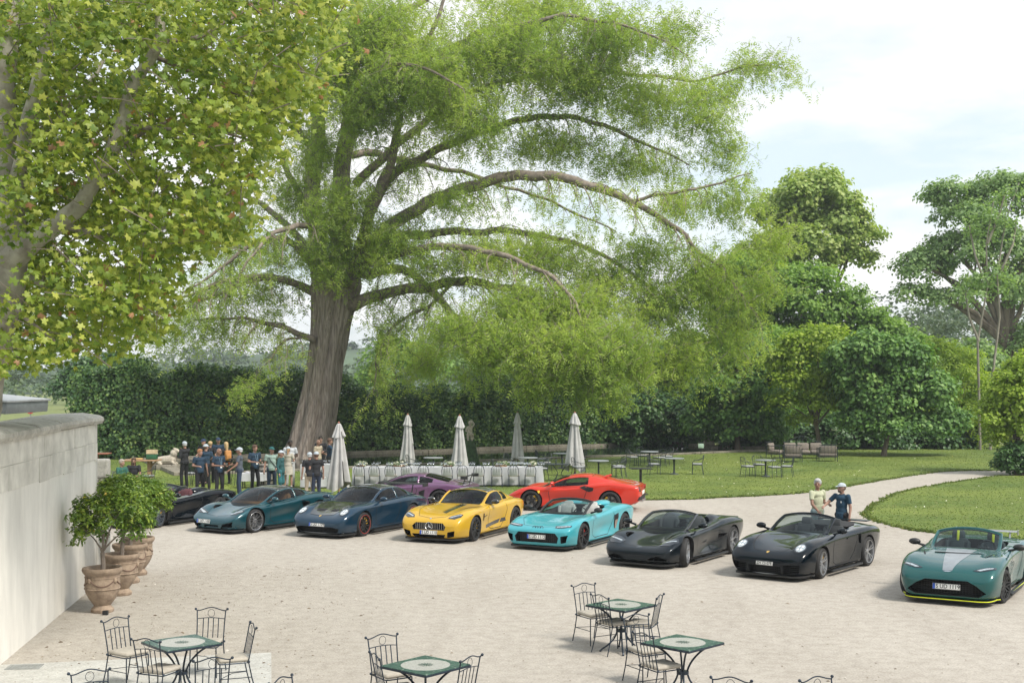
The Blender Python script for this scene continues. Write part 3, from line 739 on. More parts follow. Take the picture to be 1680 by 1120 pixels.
    sb = MB(); sb.prism(out[::-1] + [(x, -y) for x, y in out], zb - .028, zb + .012); sb.build('splitter', sp.get('lower', BLK), root, smooth=False)
    if sp.get('edge'):
        MB().tube([(x + .012, y + .004, zb + .0) for x, y in out[::-1]] + [(x + .012, -y - .004, zb + .0) for x, y in out], .009, 5).build('splitter_edge', sp['edge'], root)
        for s in (1, -1): MB().tube([(wb / 2 - rf - .08, s * (wf + .02), zb + .01), (-wb / 2 + rr_ + .1, s * (wf + .05), zb + .02)], .009, 5).build('sill_edge', sp['edge'], root)
    for s in (1, -1):
        MB().box(((wb / 2 - rf - wb / 2 + rr_) / 2, s * (wf + .01), zb - .005), (wb - rf - rr_ - .12, .1, .05), bev=.015).build('sill', sp.get('lower', BLK), root)
    dfz = rows[-2][2]; MB().box((rows[-3][0] + .05, 0, dfz - .01), (.25, 1.2, .14), bev=.03).build('rear_diffuser', BLK, root)
    # cabin
    cb = np.array(sp['cabin'], float); op = sp.get('open', False); xh, xr, xg = sp['xh'], sp['xr'], sp['xg']; sides = sp['sides']
    bx = sorted(set([cb[0, 0], xh + .05, xh, xr, xg, cb[-1, 0]] + [q for s in sides for q in s]), reverse=True)
    if op: bx = [cb[0, 0], xh + .05, xh]
    bx = [q for q in bx if cb[-1, 0] - 1e-6 <= q <= cb[0, 0] + 1e-6]
    xs_ = []
    for a, b in zip(bx[:-1], bx[1:]): xs_ += list(np.linspace(a, b, max(2, int((a - b) / .06) + 1), endpoint=False))
    xs_.append(bx[-1]); xs_ = np.array(xs_)
    YB, ZB, YR, ZR, ZC = (pchip(cb[:, 0], cb[:, j], xs_) for j in range(1, 6))
    S_ = [0, .05, .5, .93, 1.0]; U_ = [.08, .3, .55, .78, 1.0]
    secs = []
    for yb, zb_, yr, zr, zc in zip(YB, ZB, YR, ZR, ZC):
        h = []
        for s in S_: h.append((yb + (yr - yb) * s + .035 * math.sin(math.pi * s) * min(1, max(0, zr - zb_) / .25), zb_ + (zr - zb_) * s))
        for u in U_: h.append((yr * (1 - u), zr + (zc - zr) * (1 - (1 - u) ** 2.2)))
        secs.append(h)
    nc = len(S_) + len(U_); full = 2 * nc - 1
    cells = {}
    def pt_(i, j):
        h = secs[i]; j2 = j if j < nc else 2 * (nc - 1) - j; y, z = h[j2]; return (xs_[i], y if j < nc else -y, z)
    for i in range(len(xs_) - 1):
        xm = (xs_[i] + xs_[i + 1]) / 2
        for j in range(full - 1):
            jj = j if j < nc - 1 else 2 * (nc - 1) - 1 - j     # cell index from belt
            sgn = 'L' if j < nc - 1 else 'R'
            if jj < len(S_) - 1:
                k = 'shell'
                if op: k = 'none'
                elif 1 <= jj <= 2:
                    for q, (a, b) in enumerate(sides):
                        if b < xm < a: k = 'side%s%d' % (sgn, q)
            else:
                u = jj - (len(S_) - 1)   # 0 = pillar cell
                if xm > xh + .05 and u >= 1: k = 'screen'
                elif xm > xh: k = 'frame'
                elif op: k = 'none'
                elif u >= 1 and xm < xr and xm > xg and sp.get('rear_glass', True): k = 'rear'
                elif xm < xr: k = 'shell' if u < 1 or xm < xg or not sp.get('rear_glass', True) else 'shell'
                else: k = 'roof' if u >= 1 else 'shell'
                if k == 'shell' and xm > xh: k = 'frame'
            cells.setdefault(k, []).append((i, j))
    def cell_obj(keys, nm, mat, thick=0.0, off=0.0, parent=None):
        cs = [q for k in keys for q in cells.get(k, [])]
        if not cs: return None
        g = MB(); idx = {}
        for i, j in cs:
            f = []
            for a, b in ((i, j), (i, j + 1), (i + 1, j + 1), (i + 1, j)):
                if (a, b) not in idx: idx[(a, b)] = len(g.v); p = pt_(a, b); g.v.append((p[0], p[1], p[2] + off))
                f.append(idx[(a, b)])
            g.f.append(tuple(f)); g.m.append(0)
        o = g.build(nm, mat, parent or root, sharp=50)
        fix_normals(o.data)
        if thick:
            md = o.modifiers.new('thickness', 'SOLIDIFY'); md.thickness = thick; md.offset = -1
        return o
    if op: cell_obj(['frame'], 'windscreen_frame', sp.get('pillar', pt), .03)
    else:
        cell_obj(['shell', 'frame'], 'pillars', pt if not sp.get('pillar') else sp['pillar'], .03)
        cell_obj(['roof'], 'roof', sp.get('roof', pt), .03)
    scr = cell_obj(['screen'], 'windscreen', GLASS)
    # A pillars as rounded bars over the edges of the screen
    for s in (1, -1):
        idxs = [i for i in range(len(xs_)) if xs_[i] >= xh - 1e-6 and ZR[i] > ZB[i] - .03]
        if len(idxs) > 1: MB().tube([(xs_[i], s * YR[i] * .985, ZR[i] + .004) for i in idxs], .027, 8).build('screen_pillar', sp.get('pillar', pt), root)
    if op:
        hi = len(xs_) - 1; MB().tube([pt_(hi, j) for j in range(len(S_) - 1, full - len(S_) + 1)], .026, 8).build('header_rail', sp.get('pillar', pt), root)
    else:
        cell_obj(['rear'], 'rear_window', sp.get('dglass', DGLASS))
        for q in range(len(sides)):
            for sgn in 'LR': cell_obj(['side%s%d' % (sgn, q)], 'side_window', GLASS if q == 0 else DGLASS)
    # interior
    im = sp.get('inner', BLK); im2 = sp.get('inner2', im)
    d = MB(); xd = sp.get('xdash', ck[0] - .2); zd = sp.get('zdash', .80)
    d.box((xd, 0, zd - .06), (.42, ck[2] * 1.93, .17), bev=.07); d.box((xd - .30, .0, .50), (.75, .2, .32), bev=.05); d.box((xd - .16, .36, zd + .0), (.16, .34, .10), bev=.04)
    d.build('dashboard', sp.get('dashmat', BLK), root)
    xw = xd - .30; stw = MB(); a = [2 * math.pi * k / 24 for k in range(25)]
    Mw = Matrix.Translation((xw, .36, zd - .0)) @ Matrix.Rotation(R(-22), 4, 'Y')
    stw.tube([Mw @ Vector((0, .175 * math.cos(t), .175 * math.sin(t))) for t in a], .016, 8, cap=False)
    stw.tube([Mw @ Vector((0, -.17, 0)), Mw @ Vector((.03, 0, 0)), Mw @ Vector((0, .17, 0))], .018, 6); stw.tube([Mw @ Vector((.02, 0, 0)), Mw @ Vector((0, 0, -.17))], .016, 6); stw.ell(Mw @ Vector((.02, 0, 0)), (.03, .06, .06), 8, 6)
    stw.build('steering_wheel', sp.get('dashmat', BLK), root)
    for y in (.36, -.36): make_seat(root, sp.get('xseat', xw - .52), y, im, im2, head=sp.get('head', 1.05), stripe=sp.get('seat_stripe'))
    # mirrors
    mx, my, mz = sp.get('mirror', (.42, .98, .93))
    for s in (1, -1):
        m_ = MB(); m_.ell((mx, s * my, mz), (.075, .125, .068), 12, 8); m_.tube([(mx + .0, s * (my - .06), mz - .04), (mx - .02, s * (my - .22), mz - .085)], [.022, .028], 6)
        m_.build('wing_mirror', sp.get('mirmat', pt), root)
    # shut lines
    for fr, pts in sp.get('seams', []):
        if fr == 'S':
            for s in (1, -1):
                V_, F_ = decal(bvh, strip(pts, .018), 'S', .002, grid=.05, side=s)
                g = MB(); g.add(V_, F_); g.build('door_seam' if s else 'seam', VOID, root)
        else: dec('bonnet_seam', strip(pts, .012), fr, VOID, .002, both=True, grid=.05)
    sp['extra'](root, dec, dec2, body, bvh, sp)
    # number plate
    if sp.get('plate'):
        text, px_, pz, tl = sp['plate'][:4]; wide = sp['plate'][4] if len(sp['plate']) > 4 else True
        y0 = sp['plate'][5] if len(sp['plate']) > 5 else 0
        from mathutils import Euler
        plate(root, Vector((px_, y0, pz)), Euler((0, -tl, 0)), text, w=.52 if wide else .40, h=.112 if wide else .085, blue=wide)
    return root

def ellip(cy, cv, a, b, n=18, rot=0):
    return [(cy + a * math.cos(t) * math.cos(rot) - b * math.sin(t) * math.sin(rot), cv + a * math.cos(t) * math.sin(rot) + b * math.sin(t) * math.cos(rot)) for t in [2 * math.pi * k / n for k in range(n)]]
def lamp_pair(dec2, poly, inner, c=(0, 0, 0), tilt=R(30), hous=HOUS, lens=LENS):
    base = dec2('headlight', poly, 'F', hous, .006, c=c, tilt=tilt, grid=.02)
    for q in inner: dec2('lamp_element', q, 'F', lens, .011, parents=base, c=c, tilt=tilt, grid=.02)
def wing(root, x, z, w, chord, mat, hw=.45, foot=.85, thick=.022, sweep=.04):
    g = MB(); n = 13
    vs_ = []
    for k in range(n):
        y = -w + 2 * w * k / (n - 1); sx = -sweep * (abs(y) / w) ** 2
        for (a, b) in ((chord / 2, 0), (chord * .2, thick), (-chord / 2, thick * 1.6), (-chord / 2, thick * 1.1), (0, -.002)): vs_.append((x + sx + a, y, z + b))
    fs_ = [(k * 5 + j, k * 5 + (j + 1) % 5, (k + 1) * 5 + (j + 1) % 5, (k + 1) * 5 + j) for k in range(n - 1) for j in range(5)] + [tuple(range(5))[::-1], tuple((n - 1) * 5 + j for j in range(5))]
    g.add(vs_, fs_)
    for s in (1, -1): g.box((x - .03, s * w, z - .01), (chord * 1.05, .014, .11), bev=.005)
    for s in (1, -1): g.tube([(x + .08, s * hw, foot), (x + .03, s * hw, (foot + z) / 2 + .03), (x - .01, s * hw, z + .005)], [.022, .018, .015], 6)
    return g.build('rear_wing', mat, root, sharp=30)
def sc(k, p): return [(a * k, b * k) for a, b in p]
# ------------------------------------------------------------------ the shapes of the cars
# rows: x, half width, z bottom, z shoulder, z crest, z centre, crest position, side tuck
R911 = [(2.22, .62, .20, .40, .43, .44, .74, 0), (2.19, .76, .16, .45, .50, .50, .76, 0), (2.08, .86, .13, .52, .60, .585, .78, 0), (1.88, .905, .12, .60, .735, .655, .76, 0), (1.60, .925, .12, .68, .835, .725, .76, 0),
        (1.22, .935, .12, .74, .875, .795, .77, 0), (.85, .925, .12, .77, .885, .87, .80, .02), (.55, .915, .12, .79, .89, .915, .84, .03), (0, .905, .12, .80, .895, .93, .86, .04), (-.55, .925, .12, .82, .91, .94, .85, .03),
        (-1.0, .955, .12, .85, .93, .97, .84, 0), (-1.3, .965, .13, .86, .93, .98, .84, 0), (-1.75, .935, .15, .83, .90, .96, .84, 0), (-2.08, .87, .20, .76, .84, .89, .80, 0), (-2.26, .78, .26, .68, .76, .80, .8, 0), (-2.30, .66, .32, .62, .70, .74, .8, 0)]
C911 = [(.84, .70, .84, .60, .82, .86), (.50, .80, .88, .70, .905, 1.045), (.22, .81, .90, .67, 1.06, 1.175), (-.08, .81, .905, .635, 1.18, 1.265), (-.45, .81, .915, .61, 1.225, 1.295), (-.85, .80, .93, .60, 1.205, 1.275), (-1.25, .78, .95, .585, 1.12, 1.205), (-1.6, .72, .95, .55, 1.01, 1.10), (-2.0, .6, .88, .5, .90, .94)]
def ring_pts(a, b, n, c=(0, 0)): return [(c[0] + a * math.cos(2 * math.pi * k / n), c[1] + b * math.sin(2 * math.pi * k / n)) for k in range(n)]

def bars(root, nm, mat, ys, x, z0, z1, r=.008):
    g = MB()
    for y in ys: g.tube([(x(y), y, z0), (x(y), y, z1)], r, 5)
    return g.build(nm, mat, root)
def hbars(root, nm, mat, zs, x, w, r=.008, cy=0.0):
    g = MB()
    for z in zs: g.tube([(x(y), y + cy, z) for y in np.linspace(-w, w, 9)], r, 5)
    return g.build(nm, mat, root)
def mesh_grille(root, nm, mat, zs, ys, x, r=.005):
    g = MB()
    for z in zs: g.tube([(x(y), y, z) for y in np.linspace(ys[0], ys[-1], 9)], r, 4)
    for y in ys: g.tube([(x(y), y, zs[0]), (x(y), y, zs[-1])], r, 4)
    return g.build(nm, mat, root)

SEAM_DOOR = lambda xf, xr, zt=.86: [('S', [(xf, zt), (xf + .03, .6), (xf + .0, .3), (xf - .15, .22), (xr + .2, .22), (xr - .02, .42), (xr - .12, .68), (xr - .05, zt)])]

def ex_911(gt3):
    def f(root, dec, dec2, body, bvh, sp):
        # round headlights on the wing crests
        c = (1.86, .70, .685); oval = ring_pts(.125, .155, 20)
        base = dec2('headlight', oval, 'F', HOUS, .006, c=c, tilt=R(38), grid=.02)
        dec2('lamp_element', ring_pts(.098, .128, 18), 'F', LENS, .011, parents=base, c=c, tilt=R(38), grid=.02)
        for q in ((-.035, .05), (.035, .05), (-.035, -.05), (.035, -.05)): dec2('lamp_element', ring_pts(.026, .03, 10, q), 'F', M('lamp lens white', (.8, .84, .86), rough=.1, coat=1), .015, parents=base, c=c, tilt=R(38), grid=.02)
        crest = dec('bonnet_crest', [(-.032, .035), (0, .045), (.032, .035), (.03, -.01), (0, -.045), (-.03, -.01)], 'F', GOLD, .006, c=(2.05, 0, .595), tilt=R(50), grid=.02)
        if gt3:
            dec('bonnet_panel', [(1.98, -.40), (2.02, 0), (1.98, .40), (1.35, .58), (.86, .62), (.80, 0), (.86, -.62), (1.35, -.58)], 'T', CARB, .004, grid=.06)
            for s in (1, -1): dec('bonnet_vent', [(1.72, s * .10), (1.76, s * .34), (1.58, s * .40), (1.52, s * .12)][::s], 'T', VOID, .007, grid=.04)
            wing(root, -2.12, 1.19, .80, .30, BLK, hw=.38, foot=.92)
            mesh_grille(root, 'front_grille', BLK, np.linspace(.17, .30, 5), np.linspace(-.60, .60, 25), lambda y: 2.10 - .25 * y * y, .004)
            hbars(root, 'bumper_blade', M('satin grey lip', (.09, .095, .1), rough=.4), [.155], lambda y: 2.2 - .28 * y * y, .78, .016)
        else:
            for s in (1, -1):
                hbars(root, 'side_grille', BLK, np.linspace(.20, .36, 5), lambda y: 2.08 - .22 * s * y, .16, .008, cy=s * .60)
            mesh_grille(root, 'front_grille', BLK, np.linspace(.18, .30, 4), np.linspace(-.34, .34, 15), lambda y: 2.14 - .2 * y * y, .004)
            dec('soft_top_cover', [(-.72, -.64), (-.66, 0), (-.72, .64), (-1.15, .62), (-1.45, .50), (-1.52, 0), (-1.45, -.50), (-1.15, -.62)], 'T', M('soft top cloth', (.02, .02, .022), rough=.9), .012, grid=.06)
            MB().box((-2.02, 0, .965), (.26, 1.25, .025), bev=.01).build('rear_spoiler', sp['paint'], root)
            for s in (1, -1): dec('door_handle', [(-.28, .76), (-.10, .77), (-.10, .735), (-.28, .725)], 'S', CHR if 0 else sp['paint'], .018, side=s, grid=.05)
            MB().tube([(2.12, -.5, .155), (2.2, 0, .15), (2.12, .5, .155)], .012, 6).build('bumper_trim', SILV, root)
    return f
P911 = dict(rows=R911, cabin=C911, wb=2.45, cockpit=(.62, -.80, .70, .26), xh=-.08, xr=-1.0, xg=-1.72, sides=[(.44, -.56), (-.62, -1.22)], trk=(.925, .955), xdash=.42, zdash=.86, mirror=(.40, 1.0, .97), head=1.10,
            seams=SEAM_DOOR(.62, -.50) + [('T', [(2.03, .02), (2.00, .35), (1.75, .50), (.95, .66)])])

# low mid-engined car
RMID = [(2.16, .60, .19, .34, .36, .36, .75, 0), (2.13, .74, .15, .39, .41, .41, .78, 0), (2.0, .85, .12, .45, .50, .475, .80, 0), (1.78, .91, .11, .53, .63, .53, .82, 0), (1.45, .945, .11, .62, .745, .60, .83, 0),
        (1.2, .95, .11, .66, .775, .66, .83, 0), (.85, .94, .11, .68, .765, .76, .84, .03), (.45, .93, .11, .70, .78, .82, .88, .07), (0, .93, .11, .73, .81, .84, .90, .10), (-.45, .945, .11, .77, .86, .87, .88, .07),
        (-.9, .965, .12, .82, .92, .90, .84, .02), (-1.32, .975, .13, .84, .93, .89, .82, 0), (-1.75, .955, .16, .82, .89, .85, .82, 0), (-2.1, .90, .24, .77, .82, .82, .8, 0), (-2.22, .84, .32, .72, .77, .77, .8, 0), (-2.26, .74, .36, .66, .71, .71, .8, 0)]
CMID = [(1.10, .60, .70, .50, .66, .70), (.72, .76, .79, .66, .80, .92), (.42, .79, .80, .65, .95, 1.045), (.05, .79, .82, .61, 1.08, 1.155), (-.35, .77, .84, .58, 1.13, 1.195), (-.75, .75, .86, .57, 1.09, 1.165), (-1.15, .72, .87, .54, .99, 1.08), (-1.6, .66, .86, .5, .89, .95), (-2.0, .56, .80, .45, .82, .84)]
PMID = dict(rows=RMID, cabin=CMID, wb=2.67, cockpit=(.88, -.62, .66, .24), xh=.05, xr=-.70, xg=-1.5, sides=[(.66, -.48), (-.54, -1.0)], trk=(.94, .965), xdash=.62, zdash=.76, mirror=(.62, 1.0, .90), head=.98)

def ex_720(root, dec, dec2, body, bvh, sp):
    base = dec2('headlight', sc(1.4, [(-.16, .05), (-.06, .12), (.13, .15), (.15, .07), (.06, -.05), (-.12, -.05)]), 'F', HOUS, .006, c=(1.8, .68, .52), tilt=R(35), grid=.03)
    dec2('lamp_element', sc(1.4, [(-.12, .035), (.12, .10), (.12, .075), (-.10, .005)]), 'F', LENS, .011, parents=base, c=(1.8, .68, .52), tilt=R(35), grid=.03)
    dec('bonnet_emblem', [(-.07, -.012), (.02, .014), (.09, .016), (.07, .0), (.0, -.012)], 'F', CHR, .006, c=(2.0, 0, .475), tilt=R(55), grid=.02)
    hbars(root, 'bumper_blade', sp['paint'], [.185], lambda y: 2.12 - .2 * y * y, .80, .014)
    for s in (1, -1):
        # raised deck buttresses behind the seats
        g = MB()
        prof = [(-.58, .98, .10), (-.75, 1.03, .13), (-1.0, 1.0, .13), (-1.4, .93, .12), (-1.8, .86, .10)]
        rings = []
        for (x, z, w) in prof: rings.append([(x, s * (.55 + w * math.cos(a)), .80 + (z - .80) * math.sin(a)) for a in np.linspace(0, math.pi, 9)])
        g.add([q for r_ in rings for q in r_], [(i * 9 + j, i * 9 + j + 1, (i + 1) * 9 + j + 1, (i + 1) * 9 + j) for i in range(4) for j in range(8)] + [tuple(range(9))])
        g.build('deck_buttress', sp['paint'], root, sharp=60)
    dec('engine_cover', [(-.75, -.36), (-.75, .36), (-1.6, .30), (-1.6, -.30)], 'T', CARB, .01, grid=.07)
    MB().box((-2.05, 0, .845), (.22, 1.5, .03), bev=.012).build('rear_spoiler', sp['paint'], root)
def ex_gt(root, dec, dec2, body, bvh, sp):
    base = dec2('headlight', sc(1.25, [(-.19, .00), (-.05, .06), (.15, .135), (.155, .075), (.05, -.035), (-.12, -.045)]), 'F', HOUS, .006, c=(1.82, .67, .53), tilt=R(32), grid=.03)
    dec2('lamp_element', sc(1.25, [(-.15, -.01), (.13, .105), (.13, .075), (-.08, -.035)]), 'F', LENS, .011, parents=base, c=(1.82, .67, .53), tilt=R(32), grid=.03)
    dec('bonnet_emblem', [(-.07, -.012), (.02, .014), (.09, .016), (.07, .0), (.0, -.012)], 'F', CHR, .006, c=(2.0, 0, .475), tilt=R(55), grid=.02)
    hbars(root, 'bumper_blade', sp['paint'], [.185], lambda y: 2.12 - .2 * y * y, .82, .014)
    dec('door_scoop_trim', strip([(-.55, .78), (-.90, .70), (-.72, .34)], .03), 'S', CHR, .01, side=1, grid=.05); dec('door_scoop_trim', strip([(-.55, .78), (-.90, .70), (-.72, .34)], .03), 'S', CHR, .01, side=-1, grid=.05)
    MB().box((-2.1, 0, .86), (.22, 1.55, .03), bev=.012).build('rear_spoiler', sp['paint'], root)

# wide coupe with long bonnet
RAMG = [(2.24, .66, .22, .45, .47, .47, .75, 0), (2.21, .78, .17, .50, .54, .56, .78, 0), (2.10, .87, .13, .56, .66, .66, .80, 0), (1.88, .93, .12, .64, .77, .74, .80, 0), (1.55, .965, .12, .72, .855, .80, .80, 0),
        (1.2, .975, .12, .76, .88, .84, .80, 0), (.8, .955, .12, .77, .87, .89, .82, .04), (.4, .935, .12, .78, .875, .92, .86, .06), (0, .93, .12, .79, .88, .93, .88, .07), (-.45, .94, .12, .81, .89, .94, .87, .05),
        (-.9, .975, .12, .84, .925, .95, .84, .01), (-1.3, .985, .13, .85, .935, .96, .83, 0), (-1.7, .965, .16, .83, .91, .95, .83, 0), (-2.05, .89, .22, .78, .87, .92, .8, 0), (-2.22, .80, .28, .72, .80, .86, .8, 0), (-2.27, .68, .34, .66, .74, .78, .8, 0)]
CAMG = [(.60, .66, .86, .56, .82, .87), (.28, .78, .88, .68, .90, 1.05), (.0, .80, .89, .665, 1.06, 1.19), (-.26, .80, .90, .635, 1.17, 1.265), (-.6, .79, .91, .61, 1.20, 1.288), (-1.0, .77, .93, .59, 1.165, 1.26), (-1.4, .73, .94, .55, 1.07, 1.165), (-1.8, .66, .93, .5, .97, 1.04), (-2.1, .56, .90, .45, .90, .92)]
def star_badge(root, x, z, r):
    g = MB(); g.tube([(x, r * math.cos(t), z + r * math.sin(t)) for t in np.linspace(0, 2 * math.pi, 25)], r * .085, 6, cap=False)
    for k in range(3):
        a = math.pi / 2 + k * 2 * math.pi / 3; tip = Vector((0, math.cos(a), math.sin(a))) * r * .95
        l = Vector((0, math.cos(a + math.pi / 3), math.sin(a + math.pi / 3))) * r * .16; q = Vector((0, math.cos(a - math.pi / 3), math.sin(a - math.pi / 3))) * r * .16
        o = Vector((x, 0, z)); g.add([o + tip, o + l, o + q, o + Vector((.018, 0, 0)), o + Vector((-.01, 0, 0))], [(0, 1, 3), (0, 3, 2), (0, 4, 1), (0, 2, 4)])
    return g.build('star_badge', CHR, root, smooth=False)
def ex_amg(root, dec, dec2, body, bvh, sp):
    base = dec2('headlight', sc(1.3, [(-.14, -.045), (-.10, .03), (.06, .12), (.13, .11), (.12, .02), (.02, -.055)]), 'F', HOUS, .006, c=(1.98, .68, .66), tilt=R(32), grid=.03)
    dec2('lamp_element', sc(1.3, [(-.10, .0), (.10, .095), (.105, .07), (-.09, -.03)]), 'F', LENS, .011, parents=base, c=(1.98, .68, .66), tilt=R(32), grid=.03)
    bars(root, 'grille_slats', CHR, np.linspace(-.42, .42, 15), lambda y: 2.225 - .32 * y * y, .365, .545, .0075)
    star_badge(root, 2.235, .455, .105)
    for s in (1, -1):
        MB().tube([(2.09, s * .50, .20), (2.0, s * .78, .20)], .010, 5).build('bumper_blade', BLK, root)
        dec('side_stripe', [(.55, .36), (.55, .27), (-.30, .34), (-.40, .45)], 'S', CARB, .003, side=s, grid=.06)
        dec('side_stripe', [(-.45, .455), (-.36, .34), (-.70, .36), (-.66, .46)], 'S', CARB, .003, side=s, grid=.06)
        dec('wing_vent', [(.84, .70), (.80, .50), (.74, .50), (.76, .70)], 'S', VOID, .006, side=s, grid=.04)
        dec('wing_vent', strip([(.80, .60), (.55, .63)], .02), 'S', BLK, .008, side=s, grid=.04)
    # a pair of black stripes on the left half of the bonnet
    dec('bonnet_stripe', [(1.70, .16), (1.78, .30), (.60, .36), (.58, .18)], 'T', CARB, .003, grid=.06)
    dec('bonnet_stripe', [(1.66, .115), (1.67, .135), (.60, .155), (.60, .13)], 'T', CARB, .003, grid=.06)
    dec('roof_badge', ring_pts(.03, .03, 12), 'F', CHR, .006, c=(2.12, 0, .655), tilt=R(50), grid=.02)
def ex_aston(root, dec, dec2, body, bvh, sp):
    base = dec2('headlight', sc(1.25, [(-.17, -.03), (-.09, .02), (.05, .075), (.16, .09), (.15, .05), (.05, -.01), (-.08, -.045)]), 'F', HOUS, .006, c=(1.98, .68, .67), tilt=R(32), grid=.02)
    dec2('lamp_element', sc(1.25, [(-.11, -.015), (.02, .045), (.12, .07), (.11, .045), (.02, .005), (-.06, -.03)]), 'F', LENS, .011, parents=base, c=(1.98, .68, .67), tilt=R(32), grid=.02)
    grey = M('satin silver stripe', (.30, .33, .35), rough=.35, metal=.5, coat=.5)
    dec('bonnet_stripe', [(2.10, -.09), (2.10, .09), (1.35, .20), (.62, .30), (.62, -.30), (1.35, -.20)], 'T', grey, .003, grid=.06)
    dec('bonnet_emblem', [(-.09, .012), (0, .028), (.09, .012), (.03, -.014), (-.03, -.014)], 'F', CHR, .006, c=(2.12, 0, .64), tilt=R(45), grid=.02)
    mesh_grille(root, 'front_grille', BLK, np.linspace(.20, .47, 8), np.linspace(-.62, .62, 23), lambda y: 2.10 - .28 * y * y, .005)
    for s in (1, -1):
        dec('bonnet_vent', strip([(1.35, s * .58), (1.05, s * .66)], .03), 'T', VOID, .006, grid=.04)
    wing(root, -2.16, 1.0, .66, .18, SILV, hw=.5, foot=.86, thick=.014)
    MB().box((1.02, 0, .875), (.05, .9, .02), M4=Matrix.Rotation(.1, 4, 'Z')).build('wiper', BLK, root)

RR8 = [(2.18, .70, .20, .46, .48, .48, .75, 0), (2.15, .82, .15, .50, .53, .54, .78, 0), (2.03, .90, .12, .55, .61, .60, .80, 0), (1.82, .94, .11, .61, .69, .655, .82, 0), (1.5, .96, .11, .68, .775, .71, .82, 0),
       (1.2, .965, .11, .72, .80, .76, .82, 0), (.85, .95, .11, .73, .80, .82, .84, .03), (.45, .94, .11, .74, .81, .86, .87, .06), (0, .94, .11, .76, .83, .87, .88, .09), (-.45, .95, .11, .79, .87, .90, .87, .07),
       (-.9, .97, .12, .83, .93, .96, .84, .02), (-1.32, .975, .13, .85, .94, .97, .82, 0), (-1.75, .95, .16, .83, .90, .92, .82, 0), (-2.05, .90, .22, .78, .83, .85, .8, 0), (-2.2, .84, .3, .72, .77, .79, .8, 0), (-2.24, .74, .34, .66, .71, .72, .8, 0)]
def ex_r8(root, dec, dec2, body, bvh, sp):
    base = dec2('headlight', sc(1.1, [(-.20, -.03), (-.20, .035), (.0, .06), (.17, .09), (.17, .03), (.04, -.02), (-.10, -.04)]), 'F', HOUS, .006, c=(1.98, .69, .585), tilt=R(28), grid=.03)
    dec2('lamp_element', sc(1.1, [(-.17, .005), (.15, .07), (.15, .04), (.0, .0), (-.15, -.015)]), 'F', LENS, .011, parents=base, c=(1.98, .69, .585), tilt=R(28), grid=.03)
    mesh_grille(root, 'front_grille', M('grille black', (.03, .032, .034), rough=.4), np.linspace(.235, .45, 8), np.linspace(-.56, .56, 21), lambda y: 2.13 - .2 * y * y, .006)
    MB().tube([(2.155, -.50, .475), (2.185, 0, .48), (2.155, .50, .475)], .012, 6).build('bumper_blade', M('turquoise blade', (.08, .36, .42), rough=.3, coat=1), root)
    g = MB()
    for k in range(4):
        cy = -.105 + .07 * k; g.tube([(2.088 - .02 * math.sin(t), cy + .043 * math.cos(t), .585 + .038 * math.sin(t)) for t in np.linspace(0, 2 * math.pi, 19)], .006, 5, cap=False)
    g.build('ring_badge', M('dark chrome', (.12, .14, .15), rough=.2, metal=1), root)
    for s in (1, -1):
        dec('side_blade', [(-.62, .70), (-.86, .74), (-.88, .62), (-.76, .34), (-.68, .34)], 'S', VOID, .006, side=s, grid=.05)
        dec('side_blade_face', [(-.70, .56), (-.84, .58), (-.76, .34), (-.70, .34)], 'S', M('brushed blade', (.35, .28, .24), rough=.35, metal=.6), .012, side=s, grid=.05)
        MB().ell((-.98, s * .42, .96), (.40, .20, .10), 14, 8).build('deck_hump', sp['paint'], root)
    dec('side_blade_face', [(-.72, -.64), (-.72, .64), (-.62, .62), (-.62, -.62)], 'T', BLK, .012, grid=.06)

RFER = [(2.26, .58, .24, .36, .38, .38, .75, 0), (2.22, .72, .18, .41, .44, .43, .78, 0), (2.1, .83, .14, .47, .52, .50, .80, 0), (1.85, .91, .12, .56, .66, .57, .82, 0), (1.5, .95, .12, .66, .79, .65, .82, 0),
        (1.2, .955, .12, .69, .815, .71, .82, 0), (.85, .94, .12, .69, .79, .78, .84, .05), (.45, .93, .12, .70, .79, .82, .88, .09), (0, .93, .12, .73, .82, .85, .90, .11), (-.45, .945, .12, .79, .88, .90, .87, .08),
        (-.9, .97, .13, .86, .96, .93, .84, .02), (-1.3, .98, .14, .89, .985, .94, .83, 0), (-1.7, .96, .17, .87, .96, .92, .83, 0), (-2.05, .91, .26, .82, .90, .90, .8, 0), (-2.22, .86, .34, .78, .85, .86, .8, 0), (-2.28, .76, .4, .70, .78, .78, .8, 0)]
CFER = [(1.12, .60, .72, .50, .70, .74), (.76, .76, .79, .66, .81, .93), (.46, .79, .80, .65, .96, 1.06), (.08, .79, .82, .61, 1.09, 1.17), (-.35, .77, .84, .58, 1.14, 1.21), (-.70, .76, .88, .57, 1.12, 1.19), (-1.0, .74, .92, .55, 1.07, 1.13), (-1.5, .68, .92, .5, .98, 1.02), (-2.05, .56, .86, .45, .89, .91)]
